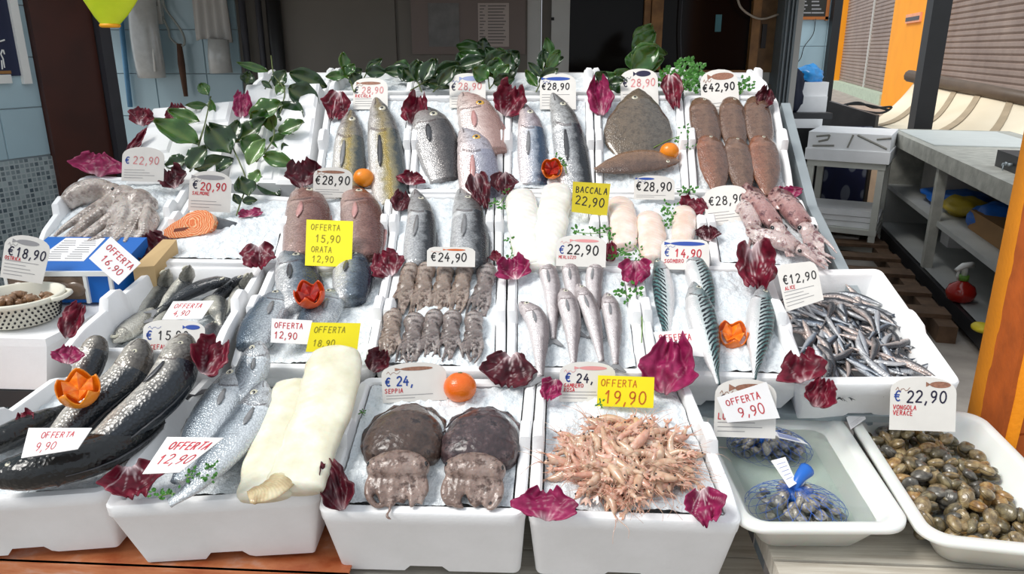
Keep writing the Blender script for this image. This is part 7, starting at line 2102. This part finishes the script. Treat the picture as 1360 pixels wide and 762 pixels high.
cut_orange(733, 224, 14, R4, 'small blood orange cut like a flower between the top row fish', F_PEEL, F_FLR, 1, 0.5, 0.02)
cut_orange(411, 390, 20, R2, 'blood orange cut like a crown among the gilthead bream', F_PEELR, F_FLR, 2, 0.15, 0.06)
cut_orange(973, 444, 20, R2, 'orange cut like a flower between two mackerel', F_PEEL, F_FL, 3, 0.2, 0.005)
cut_orange(104, 516, 26, RA, 'orange cut like a flower on the front left mullets', F_PEELL, F_FL, 4, 0.35, 0.13)
# ================================================================ price tags and offer cards
def arc(cx, cy, rx, ry, a0, a1, n=9): return [(cx + rx * math.cos(R(lerp(a0, a1, i / (n - 1)))), cy + ry * math.sin(R(lerp(a0, a1, i / (n - 1))))) for i in range(n)]
GL = {
 '0': [arc(.3, .5, .25, .48, 90, 450, 15)], '1': [[(.12, .72), (.32, .98), (.32, .02)]], '2': [arc(.3, .72, .23, .26, 160, -30, 8) + [(.08, .03), (.56, .03)]],
 '3': [arc(.28, .74, .22, .24, 150, -80, 8) + arc(.28, .26, .25, .25, 80, -150, 9)], '4': [[(.36, .98), (.06, .36), (.56, .36)], [(.42, .62), (.40, .0)]],
 '5': [[(.52, .97), (.16, .97), (.13, .58)] + arc(.28, .32, .25, .30, 110, -150, 9)], '6': [[(.46, .97), (.18, .62)] + arc(.3, .26, .22, .25, 160, 520, 13)],
 '7': [[(.06, .95), (.54, .95), (.22, .0)]], '8': [arc(.3, .74, .19, .22, 270, 630, 13), arc(.3, .26, .23, .26, 90, 450, 13)], '9': [arc(.3, .70, .21, .26, 0, 360, 13) + [(.51, .70), (.46, .3), (.22, .0)]],
 ',': [[(.18, .1), (.08, -.2)]], '.': [[(.1, .0), (.16, .04)]], '-': [[(.1, .45), (.45, .45)]],
 '€': [arc(.36, .5, .26, .46, 55, 305, 11), [(.0, .60), (.44, .60)], [(.0, .42), (.40, .42)]],
 'A': [[(.04, 0), (.3, 1), (.56, 0)], [(.14, .38), (.46, .38)]], 'B': [[(.08, 0), (.08, 1), (.36, .96), (.46, .78), (.36, .56), (.1, .52)], [(.36, .52), (.54, .28), (.4, .04), (.08, 0)]],
 'C': [arc(.34, .5, .28, .48, 50, 310, 11)], 'E': [[(.52, 1), (.08, 1), (.08, 0), (.52, 0)], [(.08, .52), (.44, .52)]], 'F': [[(.54, 1), (.08, 1), (.08, 0)], [(.08, .52), (.46, .52)]],
 'G': [arc(.34, .5, .28, .48, 50, 340, 11) + [(.6, .44), (.36, .44)]], 'I': [[(.2, 0), (.2, 1)]], 'L': [[(.08, 1), (.08, 0), (.5, 0)]], 'M': [[(.04, 0), (.08, 1), (.32, .4), (.56, 1), (.6, 0)]],
 'N': [[(.06, 0), (.06, 1), (.52, 0), (.52, 1)]], 'O': [arc(.3, .5, .27, .48, 90, 450, 15)], 'P': [[(.08, 0), (.08, 1), (.4, .97), (.52, .76), (.4, .52), (.08, .48)]],
 'R': [[(.08, 0), (.08, 1), (.4, .97), (.5, .76), (.4, .54), (.08, .5)], [(.28, .5), (.54, 0)]], 'S': [[(.52, .86), (.34, .99), (.1, .86), (.12, .64), (.46, .42), (.5, .16), (.3, .0), (.06, .14)]],
 'T': [[(.02, 1), (.58, 1)], [(.3, 1), (.3, 0)]], 'U': [[(.06, 1), (.08, .2), (.3, 0), (.5, .2), (.52, 1)]], 'Z': [[(.06, 1), (.54, 1), (.06, 0), (.54, 0)]], 'V': [[(.02, 1), (.3, 0), (.58, 1)]], ' ': []}
def card(kind, cx, cy, wp, hp, roll, sl, w, lean, label, texts=(), art=None, mat_=None, cat='price tag', lines=0, quad4=None, thin=0.0016, group='price tags', name='price_tag', base_at=None, bend=0.0):
    """flat plate whose outline is given by its centre and size in the picture; it leans back by `lean` degrees from upright,
       standing on the slope sl at height w. texts: (string, x, y, height, stroke, material) in plate units"""
    c_, s_ = math.cos(R(roll)), math.sin(R(roll))
    def P2(a, b):
        if quad4:
            (x0, y0), (x1, y1), (x2, y2), (x3, y3) = quad4           # BL BR TR TL
            return (lerp(lerp(x0, x1, a), lerp(x3, x2, a), b), lerp(lerp(y0, y1, a), lerp(y3, y2, a), b))
        x, y = (a - .5) * wp, (.5 - b) * hp
        return (cx + x * c_ - y * s_, cy + x * s_ + y * c_)
    bx, by = base_at or P2(0.5, 0.0)
    B = sl.at(bx, by, w)
    n = V((0, -math.cos(R(lean)), math.sin(R(lean))))
    # turn a little to face the viewer
    yaw_ = math.atan2(B.x, B.y) * (0.6 if lean < 48 else 0.0)
    n = Matrix.Rotation(-yaw_, 3, 'Z') @ n
    def W(a, b, off=0.0):
        x, y = P2(a, b); return hit(x, y, B, n) + n * (off + bend * math.sin(math.pi * a))
    if quad4:
        wpx = math.dist(P2(0, .5), P2(1, .5)); hpx = math.dist(P2(.5, 0), P2(.5, 1))
    else: wpx, hpx = wp, hp
    t = thing(name, W(0.5, 0.0), label, cat, group)
    if kind == 'arch':
        ol = [(0, 0), (1, 0)] + [(1, .70)] + [(0.5 + 0.5 * math.cos(R(a)), .70 + .30 * math.sin(R(a)) ** 0.8) for a in (10, 25, 40, 55, 70, 90, 110, 125, 140, 155, 170)] + [(0, .70)]
    elif kind == 'round':
        ol = [(0, 0), (1, 0), (1, .8), (.95, .93), (.85, 1), (.15, 1), (.05, .93), (0, .8)]
    else: ol = [(0, 0), (.5, 0), (1, 0), (1, 1), (.5, 1), (0, 1)]
    m0 = mat_ or M_PLATE
    mb = MB(); mb.hexa([W(a, b, -thin) for a, b in ol], [W(a, b) for a, b in ol]); mb.obj('plate', m0, t)
    asp = hpx / wpx
    def strokes(polys, th, m_, nm):
        mb = MB()
        for pl in polys:
            for (a, b) in zip(pl, pl[1:]):
                dx, dy = (b[0] - a[0]) / asp, (b[1] - a[1]); l = math.hypot(dx, dy)
                if l < 1e-5: continue
                dx, dy = dx / l, dy / l; h = th * 0.42
                ax, ay = a[0] - dx * h * 0.5 * asp, a[1] - dy * h * 0.5; bx_, by_ = b[0] + dx * h * 0.5 * asp, b[1] + dy * h * 0.5
                nx, ny = -dy * h * asp, dx * h
                q = [(ax - nx, ay - ny), (bx_ - nx, by_ - ny), (bx_ + nx, by_ + ny), (ax + nx, ay + ny)]
                k = len(mb.v); mb.v += [W(x, y, 0.0006) for x, y in q]; mb.f.append((k, k + 1, k + 2, k + 3))
        if mb.v:
            o = mb.obj(nm, m_, t); o['kind'] = 'stuff'
    rnd = random.Random(int(cx * 7 + cy))
    for (s, x, y, h, th, m_) in texts:
        polys = []
        tw = sum(h * asp * 0.78 * (0.55 if ch in ',.I ' else 1.0) for ch in s)
        kx = min(1.0, (0.96 - x) / tw); cwid = h * asp * 0.78 * kx
        for ch in s:
            jx, jy = rnd.uniform(-.03, .03) * h, rnd.uniform(-.05, .05) * h
            for pl in GL.get(ch, []): polys.append([(x + jx + (px_ + py_ * 0.06) * h * asp * kx, y + jy + py_ * h) for px_, py_ in pl])
            x += cwid * (0.55 if ch in ',.I ' else 1.0)
        strokes(polys, th, m_, 'lettering')
    if lines:
        pl = []
        for i in range(lines):
            y = 0.10 + i * 0.075; pl.append([(0.06, y), (0.5 + 0.4 * ((i * 37) % 10) / 10, y + 0.005)])
        strokes(pl, 0.014, M_GREY, 'ruled_lines')
    if art:
        fx, fy, fw, fh, m_ = art
        out = [(fx + fw * math.cos(R(a)), fy + fh * math.sin(R(a))) for a in range(0, 360, 20)]
        mb = MB(); mb.add([W(a, b, 0.0005) for a, b in out], [tuple(range(len(out)))])
        mb.add([W(fx - fw * .9, fy, .0005), W(fx - fw * 1.35, fy + fh * .8, .0005), W(fx - fw * 1.35, fy - fh * .8, .0005)], [(0, 1, 2)])
        o = mb.obj('fish_drawing', m_, t)
        zz = [[(0.08 + 0.03 * i, 0.74 + 0.035 * math.sin(i * 2.1) + 0.02 * (i % 2)) for i in range(8)]]
        strokes(zz, 0.012, M_BLUE if m_ in (M_BLUE, M_FADE) else m_, 'doodle')
    return t
PR = lambda s, m_, x=.10, y=.46, h=.22, th=.035: (s, x, y, h, th, m_)
EU = lambda m_, x=.04, y=.46, h=.2, th=.035: ('€', x, y, h, th, m_)
card('arch', 492, 124, 46, 42, 0, R4, .004, 52, 'arched price tag behind the right amberjack', [EU(M_NAVY, .05, .5), PR('28,90', M_PINK, .25, .5, .2), ('RICCIOLA', .06, .37, .09, .02, M_RED)], (.5, .82, .3, .05, M_BROWNINK), lines=4)
card('arch', 621, 120, 48, 46, 0, R4, .004, 52, 'arched price tag with violet fish drawing behind the pink bream', [EU(M_NAVY, .05, .5), PR('28,90', M_PINK, .24, .52, .2)], (.62, .84, .26, .07, M_FADE), lines=4)
card('arch', 741, 121, 48, 48, 0, R4, .004, 52, 'arched price tag with a slim blue fish behind the sea bass', [PR('€28,90', M_BLACK, .06, .54, .18)], (.5, .84, .34, .05, M_BLUE), lines=5)
card('arch', 849, 116, 50, 50, -2, R4, .004, 52, 'arched price tag with a violet flatfish above the turbot', [EU(M_NAVY, .07, .52), PR('28,90', M_PINK, .28, .52, .2)], (.62, .86, .2, .08, M_NAVY), lines=4)
card('arch', 956, 122, 50, 60, -4, R4, .004, 52, 'arched price tag with a brown sole above the six soles', [PR('€42,90', M_BLACK, .05, .52, .17)], (.6, .84, .3, .08, M_BROWNINK), lines=3)
card('arch', 190, 218, 56, 46, 2, R3, .05, 10, 'weathered arched price tag behind the large octopus', [EU(M_BLUE, .08, .5), PR('22,90', M_PINK, .26, .5, .22)], None, lines=4)
card('arch', 279, 254, 56, 54, 3, R3, .03, 10, 'weathered arched price tag behind the salmon steak', [EU(M_NAVY, .08, .54), PR('20,90', M_RED, .26, .52, .19), ('SALMONE', .08, .40, .08, .018, M_RED)], (.5, .84, .34, .06, M_GREY), lines=3)
card('arch', 442, 242, 52, 40, 2, R3, .015, 15, 'arched price tag between the two red porgies', [PR('€28,90', M_BLACK, .06, .42, .28, .045)], (.5, .84, .3, .05, M_BROWNINK), lines=3)
card('arch', 35, 338, 66, 66, 7, LEFTC, .02, 18, 'large arched price tag leaning on the blue oyster carton', [EU(M_NAVY, .1, .52), PR('18,90', M_NAVY, .27, .50, .21, .035), ('OSTRICA', .05, .42, .07, .018, M_RED)], (.5, .84, .25, .06, M_GREY), lines=5, quad4=[(0, 368), (56, 377), (70, 318), (8, 308)], base_at=(30, 428))
card('rect', 153, 345, 0, 0, 0, R3, .06, 35, 'white offer card propped cornerwise below the octopus', [('OFFERTA', .12, .60, .2, .035, M_RED), ('16,90', .22, .22, .24, .035, M_RED)], None, M_PAPER, 'offer card', quad4=[(118, 343), (157, 378), (187, 349), (147, 314)], group='offer cards', name='offer_card')
card('rect', 437, 323, 62, 61, 2, R3, .04, 46, 'bright yellow offer card between the two red porgies', [('OFFERTA', .1, .78, .12, .02, M_OLIVE), ('15,90', .2, .52, .16, .025, M_OLIVE), ('ORATA', .12, .3, .12, .02, M_OLIVE), ('12,90', .14, .08, .14, .02, M_OLIVE)], None, M_YELLOW, 'offer card', group='offer cards', name='offer_card')
card('rect', 783, 263, 0, 0, 0, R3, .035, 25, 'mustard yellow card standing beside the white cod fillets', [('BACCALA', .08, .66, .19, .032, M_BLACK), ('22,90', .08, .26, .28, .04, M_BLACK)], None, M_YELLOW2, 'offer card', quad4=[(759, 281), (806, 287), (811, 244), (761, 241)], group='offer cards', name='offer_card')
card('arch', 869, 249, 54, 32, 1, R3, .015, 20, 'price tag between the brown flatfish and the pink fillets', [PR('€28,90', M_BLACK, .06, .36, .36, .06)], (.3, .86, .2, .05, M_BLUE), lines=2)
card('arch', 965, 272, 58, 52, -6, R3, .0, 55, 'price tag lying on the ice beside the squid', [PR('€28,90', M_BLACK, .1, .52, .22, .035)], None, lines=4)
card('round', 599, 341, 64, 26, 1, R3, .05, 30, 'wide price tag behind the small octopuses', [PR('€24,90', M_BLACK, .08, .26, .44, .07)], (.6, .86, .2, .05, M_ORANGEINK))
card('arch', 772, 333, 66, 42, 2, R3, .02, 30, 'pinkish price tag above the hake', [EU(M_BLUE, .05, .4, .26, .04), PR('22,90', M_BLACK, .2, .38, .3, .05), ('MERLUZZO', .05, .24, .09, .018, M_RED)], (.6, .82, .25, .05, M_PINK))
card('round', 910, 338, 64, 40, 1, R3, .012, 40, 'price tag with a blue mackerel drawing above the mackerel', [EU(M_BLUE, .07, .42, .26, .04), PR('14,90', M_RED, .28, .42, .26, .05), ('SGOMBRO', .07, .22, .12, .025, M_RED)], (.55, .86, .36, .07, M_BLUE))
card('round', 1062, 378, 0, 0, 0, R2, .02, 30, 'large price tag standing at the rear left of the anchovy crate', [PR('€12,90', M_BLACK, .1, .56, .2, .03), ('ALICE', .1, .44, .07, .018, M_RED)], None, lines=5, quad4=[(1044, 414), (1094, 398), (1084, 346), (1030, 352)])
card('rect', 245, 412, 0, 0, 0, RG, -.03, 55, 'small white offer card on the slim grey fish', [('OFFERTA', .12, .60, .24, .04, M_RED), ('4,90', .2, .18, .28, .04, M_RED)], None, M_PAPER, 'offer card', quad4=[(215, 424), (268, 423), (284, 399), (230, 400)], group='offer cards', name='offer_card')
card('arch', 231, 447, 82, 46, 1, RG, -.02, 35, 'blue patterned price tag at the front of the deep crate', [EU(M_BLUE, .05, .4, .26, .05), PR('15,90', M_BLACK, .24, .4, .26, .04), ('CEFALO', .12, .14, .12, .025, M_RED)], (.8, .78, .12, .07, M_BLUE))
card('rect', 387, 440, 54, 32, 3, R2, .03, 40, 'white offer card on the pale gilthead bream', [('OFFERTA', .08, .62, .22, .04, M_RED), ('12,90', .08, .18, .28, .045, M_RED)], None, M_PAPER, 'offer card', group='offer cards', name='offer_card')
card('rect', 443, 449, 0, 0, 0, R2, .055, 25, 'bright yellow offer card behind the large cod fillet', [('OFFERTA', .08, .66, .2, .03, M_OLIVE), ('18,90', .1, .2, .22, .03, M_OLIVE)], None, M_YELLOW, 'offer card', quad4=[(406, 467), (474, 468), (479, 429), (414, 428)], group='offer cards', name='offer_card')
card('rect', 905, 455, 0, 0, 0, R2, .034, 60, 'white offer card lying under the long mackerel', [('OFFERTA', .08, .60, .24, .04, M_RED), ('9,90', .3, .16, .28, .04, M_PINK)], None, M_PAPER, 'offer card', quad4=[(876, 468), (941, 474), (937, 436), (868, 441)], group='offer cards', name='offer_card')
card('arch', 550, 507, 86, 52, -3, R1, .0, 18, 'wide price tag behind the left cuttlefish', [EU(M_BLUE, .05, .42, .22, .045), PR('24,', M_BLUE, .22, .42, .24, .045), ('SEPPIA', .04, .24, .11, .022, M_RED)], (.55, .84, .25, .05, M_BROWNINK), lines=2)
card('arch', 780, 507, 74, 54, 1, R1, .0, 18, 'price tag behind the shrimp pile', [EU(M_BLUE, .1, .5, .22, .04), PR('24,', M_NAVY, .3, .48, .22, .04), ('GAMBERO', .08, .36, .09, .02, M_RED), ('ROSA', .08, .25, .09, .02, M_RED)], (.6, .84, .25, .05, M_PINK), lines=3)
card('rect', 831, 520, 75, 41, 2, R1, .02, 20, 'bright yellow offer card in front of the shrimp price tag', [('OFFERTA', .06, .66, .22, .03, M_ORANGEINK), ('19,90', .1, .12, .42, .05, M_ORANGEINK)], None, M_YELLOW, 'offer card', group='offer cards', name='offer_card')
card('arch', 990, 542, 82, 78, 2, TRAY, 0.0, 12, 'blue edged price tag standing in the water basin', [EU(M_NAVY, .06, .52), ('LUPINO', .06, .3, .1, .02, M_RED)], (.6, .84, .28, .08, M_BROWNINK), lines=3, base_at=(990, 604))
card('rect', 994, 537, 0, 0, 0, TRAY, .004, 13, 'white offer card taped over the basin price tag', [('OFFERTA', .12, .62, .2, .035, M_RED), ('9,90', .26, .16, .32, .04, M_RED)], None, M_PAPER, 'offer card', quad4=[(966, 561), (1036, 555), (1018, 507), (952, 528)], group='offer cards', name='offer_card', base_at=(1000, 608))
card('arch', 1226, 536, 88, 72, 2, TRAY, -.01, 10, 'large price tag standing in the basin of loose clams', [EU(M_BLUE, .06, .54, .2, .03), PR('22,90', M_NAVY, .24, .52, .22, .035), ('VONGOLA', .05, .38, .08, .018, M_RED), ('VERACE', .05, .28, .08, .018, M_RED)], (.75, .86, .16, .06, M_BROWNINK), base_at=(1226, 606))
card('rect', 55, 587, 0, 0, 0, RA, .125, 62, 'white offer card lying across the front left mullets', [('OFFERTA', .24, .62, .22, .035, M_RED), ('9,90', .2, .16, .3, .035, M_RED)], None, M_PAPER, 'offer card', quad4=[(28, 608), (103, 596), (122, 568), (38, 568)], group='offer cards', name='offer_card')
card('rect', 243, 604, 0, 0, 0, RA, .13, 60, 'white offer card lying on the front sea bass', [('OFFERTA', .18, .66, .2, .035, M_RED), ('12,90', .14, .26, .26, .035, M_RED)], None, M_PAPER, 'offer card', quad4=[(189, 629), (238, 627), (297, 581), (222, 580)], group='offer cards', name='offer_card')
card('rect', 1137, 553, 0, 0, 0, TRAY, .005, 60, 'small crumpled white label at the clam basin corner', [], None, M_PAPER, 'label', lines=5, quad4=[(1130, 570), (1150, 556), (1146, 540), (1124, 554)], name='paper_label', group=None)

# drop the internal bookkeeping of origins
for o in bpy.data.objects:
    if '_o' in o: del o['_o']
